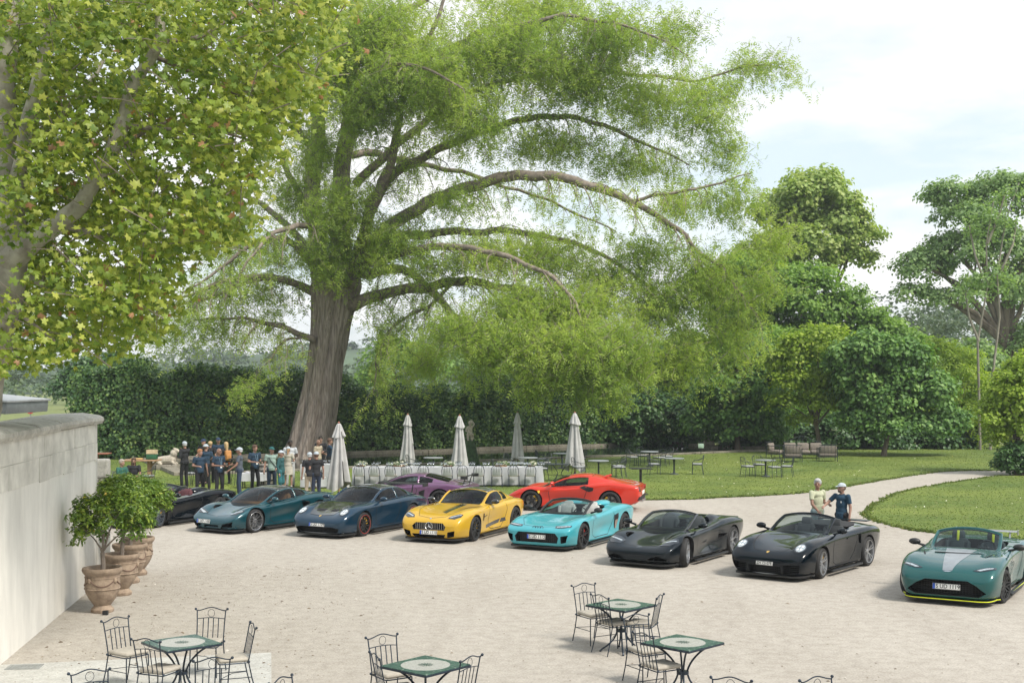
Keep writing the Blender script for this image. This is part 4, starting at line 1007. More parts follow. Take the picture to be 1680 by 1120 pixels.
def ex_fer(root, dec, dec2, body, bvh, sp):
    lamp_pair(dec2, [(-.05, -.10), (-.06, .0), (.05, .22), (.10, .24), (.08, .05), (.04, -.08)], [[(-.02, -.03), (.05, .18), (.07, .17), (.03, -.03)]], c=(1.8, .70, .60), tilt=R(40))
    shield = M('yellow shield', (.8, .6, .05), rough=.4)
    for s in (1, -1):
        dec('wing_shield', [(1.02, .68), (1.10, .68), (1.095, .62), (1.06, .58), (1.025, .62)], 'S', shield, .006, side=s, grid=.04)
        g = MB(); g.lathe([(0, 0), (.085, 0), (.085, .03), (.06, .045), (0, .045)], 20, c=(-2.27, s * .66, .76), axis='X'); me = g.v
        o = g.build('tail_light', TAIL, root); o.location = (-.03, 0, 0)
        MB().tube([(-2.18, s * .30, .36), (-2.34, s * .30, .36)], .045, 12).build('exhaust_tip', CHR, root)
        dec('side_intake', [(-.46, .86), (-.30, .80), (-.62, .66), (-.76, .70), (-.78, .80)], 'S', VOID, .008, side=s, grid=.05)
    dec('rear_lamp_panel', [(-.80, .70), (-.80, .83), (-.56, .84), (-.56, .68)], 'B', HOUS, .006, grid=.04); dec('rear_lamp_panel', [(.80, .70), (.80, .83), (.56, .84), (.56, .68)][::-1], 'B', HOUS, .006, grid=.04)
    dec('rear_grille', [(-.78, .40), (-.78, .52), (.78, .52), (.78, .40)], 'B', VOID, .008, grid=.06)
    MB().box((-2.30, 0, .62), (.02, .50, .12), bev=.005).build('rear_plate', WHT, root)
    dec('rear_emblem', [(-.05, .66), (0, .72), (.05, .66)], 'B', CHR, .006, grid=.03)
    for s in (1, -1): MB().box((-.95, s * .30, 1.09), (.5, .10, .06), M4=Matrix.Rotation(.22, 4, 'Y'), bev=.025).build('deck_fin', sp['paint'], root)
def ex_huracan(root, dec, dec2, body, bvh, sp):
    lamp_pair(dec2, [(-.12, -.03), (.12, .06), (.14, .02), (-.08, -.06)], [], c=(1.9, .68, .52), tilt=R(30))
    wing(root, -2.08, 1.10, .72, .24, BLK, hw=.40, foot=.85)
    for s in (1, -1): dec('side_intake', [(-.60, .62), (-.82, .70), (-.74, .30), (-.62, .30)], 'S', VOID, .008, side=s, grid=.05)
def ex_plain(root, dec, dec2, body, bvh, sp):
    lamp_pair(dec2, [(-.16, -.02), (.12, .12), (.15, .07), (-.08, -.05)], [[(-.10, .0), (.10, .09), (.10, .07), (-.08, -.02)]], c=(1.82, .68, .53), tilt=R(35))
    hbars(root, 'bumper_blade', sp['paint'], [.185], lambda y: 2.12 - .2 * y * y, .82, .014)
    for s in (1, -1): MB().ell((-.95, s * .40, .90), (.42, .20, .11), 14, 8).build('deck_hump', sp['paint'], root)

MIDSEAM = SEAM_DOOR(.70, -.42, .78) + [('T', [(1.98, .02), (1.92, .42), (1.55, .58), (.95, .60)])]
SPECS = dict(
 gt=dict(PMID, paint=paint('deep teal metallic paint', (.008, .09, .12), .5, .26), roof=CARB, inner=M('tan leather', (.42, .17, .07), rough=.5), dashmat=M('tan leather dash', (.36, .15, .065), rough=.55), wheel=(11, 'fine'), alloy=SILV, cal=BLK, lip=CHR,
         pockets=[('FF', [(.36, .165), (.44, .28), (.78, .36), (.74, .22), (.60, .165)], 1.80, 2.6), ('F', [(-.30, .17), (.30, .17), (.26, .25), (-.26, .25)], 1.95, 2.6), ('S', [(-.56, .74), (-.86, .70), (-.84, .50), (-.70, .34), (-.62, .34), (-.66, .55)], .84, 1.3)],
         plate=('S UD 1100', 2.175, .34, R(12), True, -.30), seams=MIDSEAM, extra=ex_gt),
 mc720=dict(PMID, paint=paint('dark storm grey metallic paint', (.010, .018, .026), .6, .24), open=True, pillar=CARB, inner=M('grey alcantara', (.05, .06, .065), rough=.8), wheel=(5, 'y'), alloy=SILV, cal=BLK, steer=16,
         pockets=[('FF', [(.26, .155), (.34, .25), (.54, .31), (.76, .25), (.70, .17), (.55, .15)], 1.80, 2.6), ('F', [(-.34, .15), (.34, .15), (.36, .20), (-.36, .20)], 1.95, 2.6), ('S', [(-.50, .60), (-.95, .56), (-.85, .50), (-.50, .44)], .86, 1.3)],
         plate=('ZG 99928', 2.14, .335, R(20), False), seams=MIDSEAM, extra=ex_720),
 gt3=dict(P911, paint=paint('deep blue metallic paint', (.004, .045, .095), .4, .25), roof=CARB, wheel=(10, 'single'), alloy=BLK, cal=YEL, lip=M('red rim edge', (.4, .03, .02), rough=.4), inner=BLK,
         pockets=[('F', [(-.66, .16), (.66, .16), (.72, .29), (.52, .325), (-.52, .325), (-.72, .29)], 2.0, 2.6)], plate=('S UD 1109', 2.22, .385, R(12)), extra=ex_911(True)),
 turbo=dict(P911, paint=paint('black gloss paint', (.002, .007, .013), .1, .15), open=True, wheel=(5, 'double'), alloy=SILV, cal=YEL, inner=M('dark grey leather', (.03, .034, .038), rough=.6), steer=6,
         pockets=[('FF', [(.44, .17), (.44, .36), (.80, .38), (.76, .19)], 1.9, 2.6), ('F', [(-.38, .165), (.38, .165), (.38, .32), (-.38, .32)], 2.02, 2.6), ('S', [(-.66, .80), (-.80, .80), (-.82, .58), (-.74, .56), (-.68, .66)], .85, 1.3)],
         plate=('ZH 721078', 2.23, .375, R(12), False), extra=ex_911(False)),
 amg=dict(rows=RAMG, cabin=CAMG, wb=2.63, cockpit=(.42, -.86, .68, .26), xh=-.26, xr=-1.1, xg=-1.9, sides=[(.22, -.78), (-.84, -1.15)], trk=(.965, .975), xdash=.20, zdash=.85, mirror=(.16, 1.0, .97), head=1.09,
         paint=paint('solar yellow paint', (.86, .52, .030), .05, .3), roof=CARB, mirmat=CARB, inner=M('red leather', (.30, .02, .02), rough=.55), inner2=BLK, wheel=(10, 'single'), alloy=BLK, cal=YEL, steer=3,
         pockets=[('F', [(-.46, .36), (.46, .36), (.50, .46), (.40, .55), (-.40, .55), (-.50, .46)], 2.0, 2.6), ('F', [(-.44, .155), (.44, .155), (.50, .25), (-.50, .25)], 2.0, 2.6), ('FF', [(.54, .17), (.56, .32), (.76, .36), (.72, .20)], 1.88, 2.6)],
         plate=('S UD 1110', 2.26, .295, R(8)), seams=SEAM_DOOR(.36, -.62) + [('T', [(2.10, .02), (2.02, .40), (1.6, .60), (.62, .74)])], extra=ex_amg),
 aston=dict(rows=[(r_[0], r_[1], r_[2], r_[3], r_[4], r_[5] + (.01 if r_[0] > .5 else 0), r_[6], r_[7]) for r_ in RAMG], cabin=CAMG, wb=2.70, cockpit=(.42, -.90, .69, .26), xh=-.20, xr=-1.1, xg=-1.9, sides=[(.22, -.78)], open=True, trk=(.965, .975), xdash=.20, zdash=.85, mirror=(.20, 1.04, .96), head=1.10,
         paint=paint('racing green satin metallic paint', (.004, .115, .115), .3, .36), pillar=paint('racing green satin metallic paint', (0, 0, 0)), mirmat=BLK, inner=M('dark teal leather', (.015, .03, .035), rough=.6), seat_stripe=M('lime stripe', (.62, .68, .03), rough=.5), edge=M('lime pinstripe', (.66, .72, .02), rough=.4), wheel=(10, 'y'), alloy=BLK, cal=BLK, steer=-10,
         pockets=[('F', [(-.40, .50), (.40, .50), (.56, .42), (.74, .28), (.60, .20), (-.60, .20), (-.74, .28), (-.56, .42)], 1.96, 2.6)], plate=('S UD 1119', 2.20, .365, R(8)), seams=SEAM_DOOR(.36, -.62), extra=ex_aston),
 r8=dict(rows=RR8, cabin=CMID, wb=2.65, cockpit=(.88, -.70, .68, .24), xh=.02, xr=-.7, xg=-1.5, sides=[(.66, -.48)], open=True, pillar=BLK, trk=(.955, .965), xdash=.62, zdash=.80, mirror=(.60, 1.02, .94), mirmat=BLK, head=1.03,
         paint=paint('turquoise paint', (.075, .52, .62), .05, .3), inner=M('pale grey leather', (.5, .5, .48), rough=.6), dashmat=BLK, wheel=(5, 'double'), alloy=DARKALLOY, cal=REDC,
         pockets=[('F', [(-.58, .22), (.58, .22), (.62, .36), (.52, .47), (-.52, .47), (-.62, .36)], 2.0, 2.6), ('FF', [(.68, .22), (.68, .40), (.86, .43), (.80, .24)], 1.86, 2.6)],
         plate=('S UD 1112', 2.195, .36, R(6)), seams=SEAM_DOOR(.70, -.50, .80) + [('T', [(2.04, .02), (1.98, .45), (1.6, .66), (1.0, .70)])], extra=ex_r8),
 fer=dict(rows=RFER, cabin=CFER, wb=2.65, cockpit=(.88, -.62, .66, .24), xh=.08, xr=-.66, xg=-1.0, rear_glass=False, sides=[(.68, -.56)], trk=(.945, .975), xdash=.62, zdash=.78, mirror=(.60, .99, .93), head=1.0,
         paint=paint('bright red paint', (.85, .045, .022), .05, .26), inner=M('black red leather', (.06, .01, .01), rough=.6), wheel=(5, 'double'), alloy=DARKALLOY, cal=YEL,
         pockets=[], seams=MIDSEAM, extra=ex_fer),
 huracan=dict(PMID, paint=paint('violet metallic paint', (.25, .115, .25), .5, .3), wheel=(5, 'y'), alloy=DARKALLOY, cal=BLK, pockets=[], seams=MIDSEAM, extra=ex_huracan),
 dark=dict(PMID, paint=paint('black blue metallic paint', (.004, .008, .013), .3, .18), open=True, inner=M('wine leather', (.10, .03, .035), rough=.6), wheel=(7, 'double'), alloy=M('pewter alloy', (.2, .23, .27), rough=.3, metal=.8), cal=YEL, steer=10,
         pockets=[('FF', [(.32, .16), (.40, .30), (.70, .34), (.66, .20)], 1.85, 2.6)], seams=MIDSEAM, extra=ex_plain),
 lime=dict(PMID, paint=paint('lime green paint', (.30, .62, .03), .1, .3), wheel=(7, 'double'), alloy=DARKALLOY, cal=YEL, pockets=[], seams=MIDSEAM, extra=ex_plain),
)
def car_at(name, key, px, py, fwd, side, th, label):
    """px, py: where the contact point of the left front wheel stands in the photograph"""
    sp = SPECS[key]; t = R(th); f = Vector((-math.sin(t), -math.cos(t), 0)); l = Vector((math.cos(t), -math.sin(t), 0))
    p = P(px, py) - f * (sp['wb'] / 2) - l * (sp['trk'][0] - .10)
    return build_car(name, p, th, label, sp)
def build_cars():
    car_at('parked_sports_car', 'gt', 416, 873, 0, 0, 33, 'teal coupe with tan leather interior and silver wheels, black roof')
    car_at('parked_sports_car', 'gt3', 594, 879, 0, 0, 28, 'deep blue coupe with black bonnet and tall rear wing beside the teal coupe')
    car_at('parked_sports_car', 'amg', 776, 887, 0, 0, 24, 'yellow coupe with black bonnet stripe and wide slatted grille')
    car_at('parked_sports_car', 'r8', 953, 900, 0, 0, 28, 'turquoise open-top car with pale seats beside the yellow coupe')
    car_at('parked_sports_car', 'mc720', 1122, 929, 0, 0, 32.6, 'dark grey low open-top car with turned front wheels')
    car_at('parked_sports_car', 'turbo', 1344, 948, 0, 0, 38, 'glossy black open-top car with round headlights, two men talking behind it')
    car_at('parked_sports_car', 'aston', 1642, 988, 0, 0, 30, 'green open-top car with grey bonnet stripe and lime splitter edge')
    car_at('parked_sports_car', 'fer', 872, 837, 0, 0, 103, 'bright red car seen side-on with its roof closed, in the rear row')
    car_at('parked_sports_car', 'huracan', 598, 834, 0, 0, 103, 'violet metallic coupe parked side-on behind the blue and yellow coupes')
    car_at('parked_sports_car', 'dark', 257, 865, 0, 0, 28, 'black-blue open-top car half hidden behind the potted citrus trees')
    car_at('parked_sports_car', 'lime', 96, 850, 0, 0, 28, 'lime green car almost wholly hidden behind the wall end and citrus trees')
# ------------------------------------------------------------------ vegetation
def unit(v): return v / np.maximum(np.linalg.norm(v, axis=1, keepdims=True), 1e-9)
LEAF2 = (np.array([(0, 0, 0), (.5, .42, .10), (1, 0, -.05), (.5, -.42, .10)]), np.array([(0, 1, 2), (0, 2, 3)]))
LEAF_LONG = (np.array([(0, 0, 0), (.45, .20, .06), (1, 0, -.12), (.45, -.20, .06)]), np.array([(0, 1, 2), (0, 2, 3)]))
def lobed():
    o = []
    for k, (a, r_) in enumerate([(-140, .50), (-100, .72), (-76, .50), (-50, .92), (-22, .60), (0, 1.08), (22, .60), (50, .92), (76, .50), (100, .72), (140, .50)]):
        o.append((math.cos(R(a)) * r_ * .62, math.sin(R(a)) * r_ * .62, -.10 * r_ + (.07 if k % 2 else 0)))
    v = np.array([(0, 0, .03)] + o); f = np.array([(0, i, i + 1) for i in range(1, 11)]); return v, f
LOBED = lobed()
def spray():
    """a feathery drooping twig: a thin rachis and pairs of narrow leaflets"""
    v, f = [], []
    for k in range(3):
        x = .12 + k * .32; z = -.22 * x * x; l = .34 * (1 - .5 * abs(x - .35))
        for s in (-1, 1):
            b = len(v); v += [(x - .08, 0, z), (x + .07, 0, z), (x + .17, s * l, z - .08 - .05 * (k % 2))]; f.append((b, b + 1, b + 2))
    return np.array(v), np.array(f)
SPRAY = spray()

def clump_leaves(blobs, n_clumps, per, rc, leaf, tmpl, shell=(.62, 1.04), up=.35, low=-.55, seed=0, inner=.12, flat=.6, sat=4):
    """blobs: (centre (3), radii (3)), each with sat smaller lobes round it. returns V, F, rnd for a crown of leaf clumps"""
    rg = np.random.default_rng(seed + 500)
    if sat:
        extra = []
        for (c_, r_) in blobs:
            for _ in range(sat):
                d_ = rg.normal(0, 1, 3); d_ /= np.linalg.norm(d_); d_[2] = abs(d_[2]) * .9 - .25; f_ = rg.uniform(.28, .5)
                extra.append((tuple(np.array(c_) + d_ * np.array(r_) * rg.uniform(.75, 1.05)), tuple(np.array(r_) * f_)))
        blobs = list(blobs) + extra
    rg = np.random.default_rng(seed); C = np.array([b[0] for b in blobs], float); RR = np.array([b[1] for b in blobs], float)
    wgt = (RR[:, 0] * RR[:, 1] + RR[:, 0] * RR[:, 2] + RR[:, 1] * RR[:, 2]); wgt /= wgt.sum()
    bi = rg.choice(len(blobs), n_clumps, p=wgt); d = unit(rg.normal(0, 1, (n_clumps, 3)))
    d[:, 2] = np.where(d[:, 2] < low, -d[:, 2], d[:, 2]); rad = rg.uniform(shell[0], shell[1], n_clumps)
    ii = rg.uniform(0, 1, n_clumps) < inner; rad[ii] = rg.uniform(.2, .7, ii.sum())
    cc = C[bi] + d * RR[bi] * rad[:, None]
    # drop clumps buried deep inside another blob
    dist = np.min(np.linalg.norm((cc[:, None, :] - C[None]) / RR[None], axis=2), axis=1); keep = (dist > .55) | (rg.uniform(0, 1, n_clumps) < .25)
    cc, d = cc[keep], d[keep]; nc = len(cc); tone = rg.uniform(0, 1, nc)
    k = rg.poisson(per, nc); ci = np.repeat(np.arange(nc), k); n = len(ci)
    rcs = rg.uniform(.6, 1.3, nc)[ci] * rc
    off = unit(rg.normal(0, 1, (n, 3))) * (rg.uniform(0, 1, n) ** .45 * rcs)[:, None]; off[:, 2] *= flat
    T = cc[ci] + off
    nrm = unit(off * .5 + d[ci] * rc * .5 + np.array([[0, 0, up * rc * 1.6]]) + rg.normal(0, .35 * rc, (n, 3)))
    S = rg.uniform(.7, 1.25, n) * leaf
    r_ = np.clip(.5 * tone[ci] + .5 * rg.uniform(0, 1, n), 0, 1)
    return scatter(tmpl[0], tmpl[1], T, rot_mats(nrm, rg.uniform(0, 6.28, n)), S, r_)
def crown_mesh(name, parent, mat, blobs, n_clumps, per, rc, leaf, tmpl=LEAF2, **kw):
    V_, F_, r_ = clump_leaves(blobs, n_clumps, per, rc, leaf, tmpl, **kw)
    o = link(name, big_mesh(name, V_, F_, mat, r_), parent); o['kind'] = 'stuff'; return o
def pxblobs(Y, lst, origin=Vector((0, 0, 0)), dep=1.0):
    out = []
    for q in lst:
        px, py, rx, ry = q[:4]; Yb = q[4] if len(q) > 4 else Y; c = PY(px, py, Yb) - origin; k = Yb / F_PX
        out.append((tuple(c), (rx * k, (rx + ry) / 2 * k * dep, ry * k)))
    return out
def limbs(g, base, blobs, r0, seed=1, twigs=3, n=6):
    rg = random.Random(seed)
    for (c, rr) in blobs:
        c = Vector(c); b = Vector(base)
        pts = [b.lerp(c, t) + Vector((rg.uniform(-.2, .2), rg.uniform(-.2, .2), 0)) * (c - b).length * .12 * math.sin(math.pi * t) + Vector((0, 0, .12 * (c - b).length * math.sin(math.pi * t))) for t in [k / 6 for k in range(7)]]
        g.tube(pts, [r0 * (1 - .75 * t / 6) for t in range(7)], n)
        for _ in range(twigs):
            d = Vector((rg.uniform(-1, 1), rg.uniform(-1, 1), rg.uniform(-.3, 1))).normalized(); e = c + Vector((d.x * rr[0], d.y * rr[1], d.z * rr[2])) * .85
            s = pts[rg.choice((4, 5, 6))]; mid = s.lerp(e, .5) + Vector((0, 0, .08 * (e - s).length)); g.tube([s, mid, e], [r0 * .3, r0 * .2, r0 * .06], 5)

BARK = M('grey brown bark', (.16, .13, .10), rough=.9, var=.35, scale=3, bump=.8, bscale=14, aniso=(1, 1, .25))
BARKP = M('pale bare bark', (.24, .22, .18), rough=.9, var=.25, scale=3, bump=.5, bscale=14, aniso=(1, 1, .25))
GREENS = {
 'dark': M_leaf('dark evergreen leaf', [(0, (0.025, 0.065, 0.025)), (.5, (0.060, 0.131, 0.040)), (.85, (0.106, 0.206, 0.056)), (1, (0.175, 0.288, 0.075))], trans=.22, rough=.42),
 'hedge': M_leaf('laurel hedge leaf', [(0, (0.022, 0.058, 0.024)), (.45, (0.062, 0.132, 0.043)), (.8, (0.144, 0.240, 0.066)), (1, (0.312, 0.396, 0.108))], trans=.24, rough=.40),
 'mid': M_leaf('mid green leaf', [(0, (0.077, 0.153, 0.033)), (.5, (0.177, 0.307, 0.061)), (1, (0.319, 0.460, 0.100))], trans=.42),
 'deep': M_leaf('deep green leaf', [(0, (0.050, 0.115, 0.037)), (.5, (0.131, 0.256, 0.069)), (1, (0.275, 0.425, 0.106))], trans=.34),
 'yellow': M_leaf('yellow green leaf', [(0, (0.162, 0.248, 0.038)), (.5, (0.302, 0.416, 0.059)), (1, (0.454, 0.540, 0.092))], trans=.45),
 'chest': M_leaf('chestnut leaf', [(0, (0.165, 0.264, 0.072)), (.5, (0.330, 0.429, 0.121)), (.85, (0.484, 0.539, 0.209)), (1, (0.594, 0.605, 0.308))], trans=.40),
 'oak': M_leaf('grey green oak leaf', [(0, (0.132, 0.216, 0.096)), (.5, (0.240, 0.360, 0.150)), (1, (0.372, 0.492, 0.198))], trans=.45),
 'far': M_leaf('far woodland leaf', [(0, (.045, .085, .045)), (.5, (.085, .135, .06)), (1, (.15, .19, .08))], trans=.2),
}
def tree(name, label, cat, base, Y, blobs, mat, n_clumps, per, rc, leaf, trunk_r=.25, split=.35, tmpl=LEAF2, bark=BARK, seed=1, group=None, twigs=3, **kw):
    o0 = PY(base[0], base[1], Y); o0.z = 0
    root = empty(name, o0, 0, label, cat, group)
    bl = pxblobs(Y, blobs, o0)
    crown_mesh('crown', root, GREENS[mat], bl, n_clumps, per, rc, leaf, tmpl, seed=seed, **kw)
    zc = sum(b[0][2] for b in bl) / len(bl); fork = Vector((sum(b[0][0] for b in bl) / len(bl) * .4, 0, max(zc * split, .3)))
    g = MB(); g.tube([(0, 0, 0), (fork.x * .3, 0, fork.z * .5), fork], [trunk_r * 1.35, trunk_r, trunk_r * .9], 9)
    g.build('trunk', bark, root); g = MB(); limbs(g, fork, bl, trunk_r * .55, seed, twigs); g.build('limbs', bark, root)
    return root
LBL = 'background trees and shrubs'
def build_background():
    tree('chestnut_tree', 'tall pale-topped chestnut tree rising above the woodland right of centre', 'tree', (1330, 735), 104, [(1335, 322, 62, 48), (1285, 352, 42, 42), (1378, 362, 48, 40), (1408, 388, 30, 30), (1330, 400, 62, 50), (1270, 420, 50, 50), (1385, 425, 40, 30)], 'chest', 900, 34, .95, .34, .4, seed=11)
    tree('ash_tree', 'broad mid-green tree below the tall chestnut, feathery right edge', 'tree', (1300, 740), 92, [(1240, 470, 65, 60), (1320, 492, 75, 60), (1395, 520, 55, 50), (1440, 565, 60, 48), (1195, 500, 50, 70), (1300, 570, 100, 55), (1420, 615, 80, 60), (1225, 560, 60, 60)], 'mid', 1900, 34, .85, .28, .35, seed=12)
    tree('evergreen_shrub', 'dark green layered shrub right of the pond corner', 'shrub', (1210, 745), 78, [(1215, 585, 50, 45), (1185, 645, 50, 55), (1240, 640, 50, 55), (1200, 700, 55, 45), (1262, 700, 40, 48), (1150, 690, 30, 40)], 'deep', 1250, 30, .58, .23, .16, seed=13)
    tree('maple_tree', 'slender yellow-green maple in front of the dark shrubs', 'tree', (1345, 742), 74, [(1345, 562, 55, 28), (1305, 590, 40, 30), (1375, 595, 30, 30), (1290, 625, 32, 18), (1330, 625, 40, 20), (1285, 665, 28, 20), (1310, 690, 20, 12), (1350, 655, 40, 26), (1390, 650, 34, 26)], 'yellow', 620, 26, .5, .20, .13, split=.4, seed=14)
    tree('hazel_shrub', 'large dark green spreading shrub behind the sofas', 'shrub', (1450, 750), 72, [(1430, 580, 45, 38), (1490, 600, 42, 42), (1400, 630, 36, 36), (1465, 640, 50, 30), (1535, 650, 34, 40), (1420, 690, 48, 22), (1500, 700, 75, 20), (1385, 590, 22, 34), (1560, 690, 34, 18), (1450, 660, 60, 30)], 'deep', 1500, 30, .58, .23, .14, split=.25, seed=15, twigs=4)
    tree('undergrowth_shrub', 'low dark undergrowth at the foot of the woodland behind the sofas', 'shrub', (1350, 748), 80, [(1290, 715, 60, 32), (1380, 715, 70, 35), (1470, 725, 70, 25), (1560, 720, 50, 25), (1220, 730, 50, 18)], 'dark', 900, 30, .6, .24, .12, seed=16)
    tree('bamboo_clump', 'yellow-green bamboo clump at the right woodland edge', 'shrub', (1575, 748), 80, [(1545, 600, 35, 50), (1580, 620, 38, 55), (1610, 665, 35, 50), (1565, 680, 50, 45), (1600, 715, 40, 28)], 'yellow', 620, 30, .55, .24, .10, tmpl=LEAF_LONG, seed=17)
    tree('oak_tree', 'tall grey-green oak at the right edge with sky between its branches', 'tree', (1690, 740), 100, [(1560, 318, 40, 22), (1640, 312, 55, 28), (1700, 330, 50, 45), (1585, 352, 60, 30), (1520, 440, 50, 24), (1570, 415, 50, 40), (1640, 410, 60, 45), (1495, 480, 32, 14), (1540, 490, 40, 14), (1690, 480, 50, 50), (1690, 570, 45, 50), (1620, 470, 40, 16), (1500, 425, 26, 16)], 'oak', 1500, 30, .8, .27, .55, seed=18, split=.5, twigs=5)
    r_ = empty('bare_tree', tuple(P(1608, 738)), 0, 'thin pale tree with almost bare twin trunks in front of the oak', 'tree'); g = MB(); o0 = r_.location
    for pl in ([(1608, 738), (1606, 640), (1604, 560), (1620, 470), (1618, 400), (1630, 330)], [(1625, 738), (1628, 620), (1640, 520), (1636, 450), (1650, 360), (1672, 300)], [(1618, 470), (1600, 420), (1590, 370)], [(1606, 560), (1590, 520), (1584, 480)], [(1640, 450), (1662, 400), (1668, 360)], [(1620, 400), (1640, 350), (1648, 320)]):
        pts = [PY(a, b, 78) - o0 for a, b in pl]; g.tube(pts, [.09 * (1 - .75 * k / len(pts)) for k in range(len(pts))], 7)
    g.build('trunk', BARKP, r_); crown_mesh('crown', r_, GREENS['oak'], pxblobs(78, [(1625, 380, 40, 40), (1600, 480, 30, 40), (1655, 330, 30, 25), (1640, 470, 30, 40)], o0), 220, 12, .6, .2, seed=3)
    tree('linden_shrub', 'bright yellow-green bush with dark skirt at the right edge of the lawn', 'shrub', (1670, 778), 58.5, [(1655, 640, 32, 34), (1690, 620, 42, 44), (1636, 682, 30, 28), (1685, 690, 50, 40), (1660, 655, 36, 42), (1640, 715, 24, 18)], 'yellow', 620, 34, .42, .17, .16, seed=19)
    tree('yew_shrub', 'dark clipped yew under the bright bush at the right edge', 'shrub', (1680, 779), 58, [(1668, 748, 30, 22), (1700, 750, 40, 28), (1672, 765, 34, 14)], 'dark', 420, 34, .35, .13, .12, seed=20)
    tree('woodland_tree', 'broad woodland tree filling the gap behind the dark shrub and the maple', 'tree', (1270, 735), 88, [(1260, 600, 70, 60), (1330, 620, 70, 60), (1200, 620, 60, 70), (1290, 670, 80, 50)], 'mid', 1000, 30, .8, .28, .3, seed=61)
    tree('woodland_tree', 'broad woodland tree behind the large hazel shrub, towards the oak', 'tree', (1480, 735), 95, [(1480, 590, 50, 50), (1540, 610, 60, 50), (1420, 640, 60, 60), (1510, 660, 70, 50), (1590, 650, 60, 50), (1650, 660, 60, 50), (1600, 600, 40, 40)], 'oak', 1400, 30, .85, .3, .3, seed=62)
    # beyond the hedge
    tree('copse_tree', 'mid-distance round tree seen under the big cypress, right of its trunk', 'tree', (660, 690), 135, [(640, 590, 45, 38), (690, 600, 45, 34), (620, 630, 50, 30)], 'mid', 260, 26, 1.2, .42, .4, seed=21)
    tree('copse_tree', 'mid-distance tree behind the second umbrella from the trunk', 'tree', (780, 690), 150, [(760, 612, 50, 34), (820, 608, 45, 38), (790, 645, 70, 26)], 'oak', 260, 26, 1.3, .46, .4, seed=22)
    tree('copse_tree', 'wide tree above the hedge between the hanging boughs and the pond corner', 'tree', (1080, 700), 98, [(1080, 600, 50, 40), (1130, 590, 55, 50), (1040, 630, 50, 40), (1110, 650, 60, 50), (1170, 620, 40, 50)], 'mid', 700, 30, .9, .30, .3, seed=23)
    tree('laurel_shrub', 'dark laurel thicket behind the pond corner statue', 'shrub', (1110, 727), 83, [(1060, 680, 50, 42), (1110, 690, 50, 40), (1150, 700, 40, 35), (1015, 690, 40, 38), (1050, 722, 60, 14), (1130, 722, 50, 16)], 'dark', 700, 30, .6, .22, .14, seed=24)
    tree('field_tree', 'dark round tree standing beyond the left end of the hedge', 'tree', (150, 690), 92, [(140, 612, 32, 26), (175, 600, 30, 22), (118, 640, 25, 28), (160, 640, 45, 30)], 'dark', 420, 28, .7, .26, .2, seed=25)
    # unseen grove, added behind the camera for the bonnets and bumpers to reflect
    crown_mesh('added_mirror_grove', None, GREENS['mid'], [((x, y, z), (5.5, 4.5, 4.8)) for x, y, z in ((-22, -16, 9), (-14, -17, 13), (-6, -18, 10), (2, -17, 14), (10, -18, 10), (18, -17, 13), (26, -16, 9), (-10, -19, 18), (6, -20, 19), (20, -19, 18), (-20, -17, 17))], 1700, 12, 1.5, .55, seed=90)
    # far wood and hillside
    hill = MB(); nx = 60; vs_ = []
    def hz(x):
        px = 840 + x * F_PX / 520
        return 4.4 + 520 / F_PX * (620 - np.interp(px, [-400, 0, 120, 250, 330, 450, 560, 700, 900, 1100, 1500, 2200], [612, 606, 604, 600, 590, 578, 570, 572, 580, 585, 580, 575]))
    for i in range(nx + 1):
        x = -320 + 640 * i / nx
        for (Y, k) in ((330, 0), (400, .35), (460, .7), (520, 1), (640, .9)): vs_.append((x * Y / 520, Y, hz(x) * k - (.5 if k == 0 else 0)))
    hill.add(vs_, [(i * 5 + j, (i + 1) * 5 + j, (i + 1) * 5 + j + 1, i * 5 + j + 1) for i in range(nx) for j in range(4)])
    tag(hill.build('hill', M('far hillside', (.06, .10, .045), var=.3, scale=.03, rough=1)), kind='structure')
    bl = []
    rg = random.Random(5)
    for k in range(240):
        x = rg.uniform(-300, 300); t = rg.random(); Y = 330 + 200 * t; z = hz(x) * np.interp(Y, [330, 400, 460, 520, 640], [0, .35, .7, 1, .9]); r = rg.uniform(5, 10)
        bl.append(((x * Y / 520, Y, z), (r, r, r * .65)))
    crown_mesh('hill_woodland', None, GREENS['far'], bl, 2600, 16, 2.6, 1.5, seed=31)
    bl = []
    for k in range(46):
        px = rg.uniform(-60, 330) if k < 26 else rg.uniform(1440, 1760); Y = rg.uniform(170, 260); r = rg.uniform(2.5, 4.5) if k < 26 else rg.uniform(5, 9); z = r * .7 if k < 26 else rg.uniform(4, 14)
        bl.append((((px - 840) * Y / F_PX, Y, z), (r, r, r * .8)))
    crown_mesh('far_wood', None, GREENS['far'], bl, 1300, 18, 1.4, .62, seed=32)

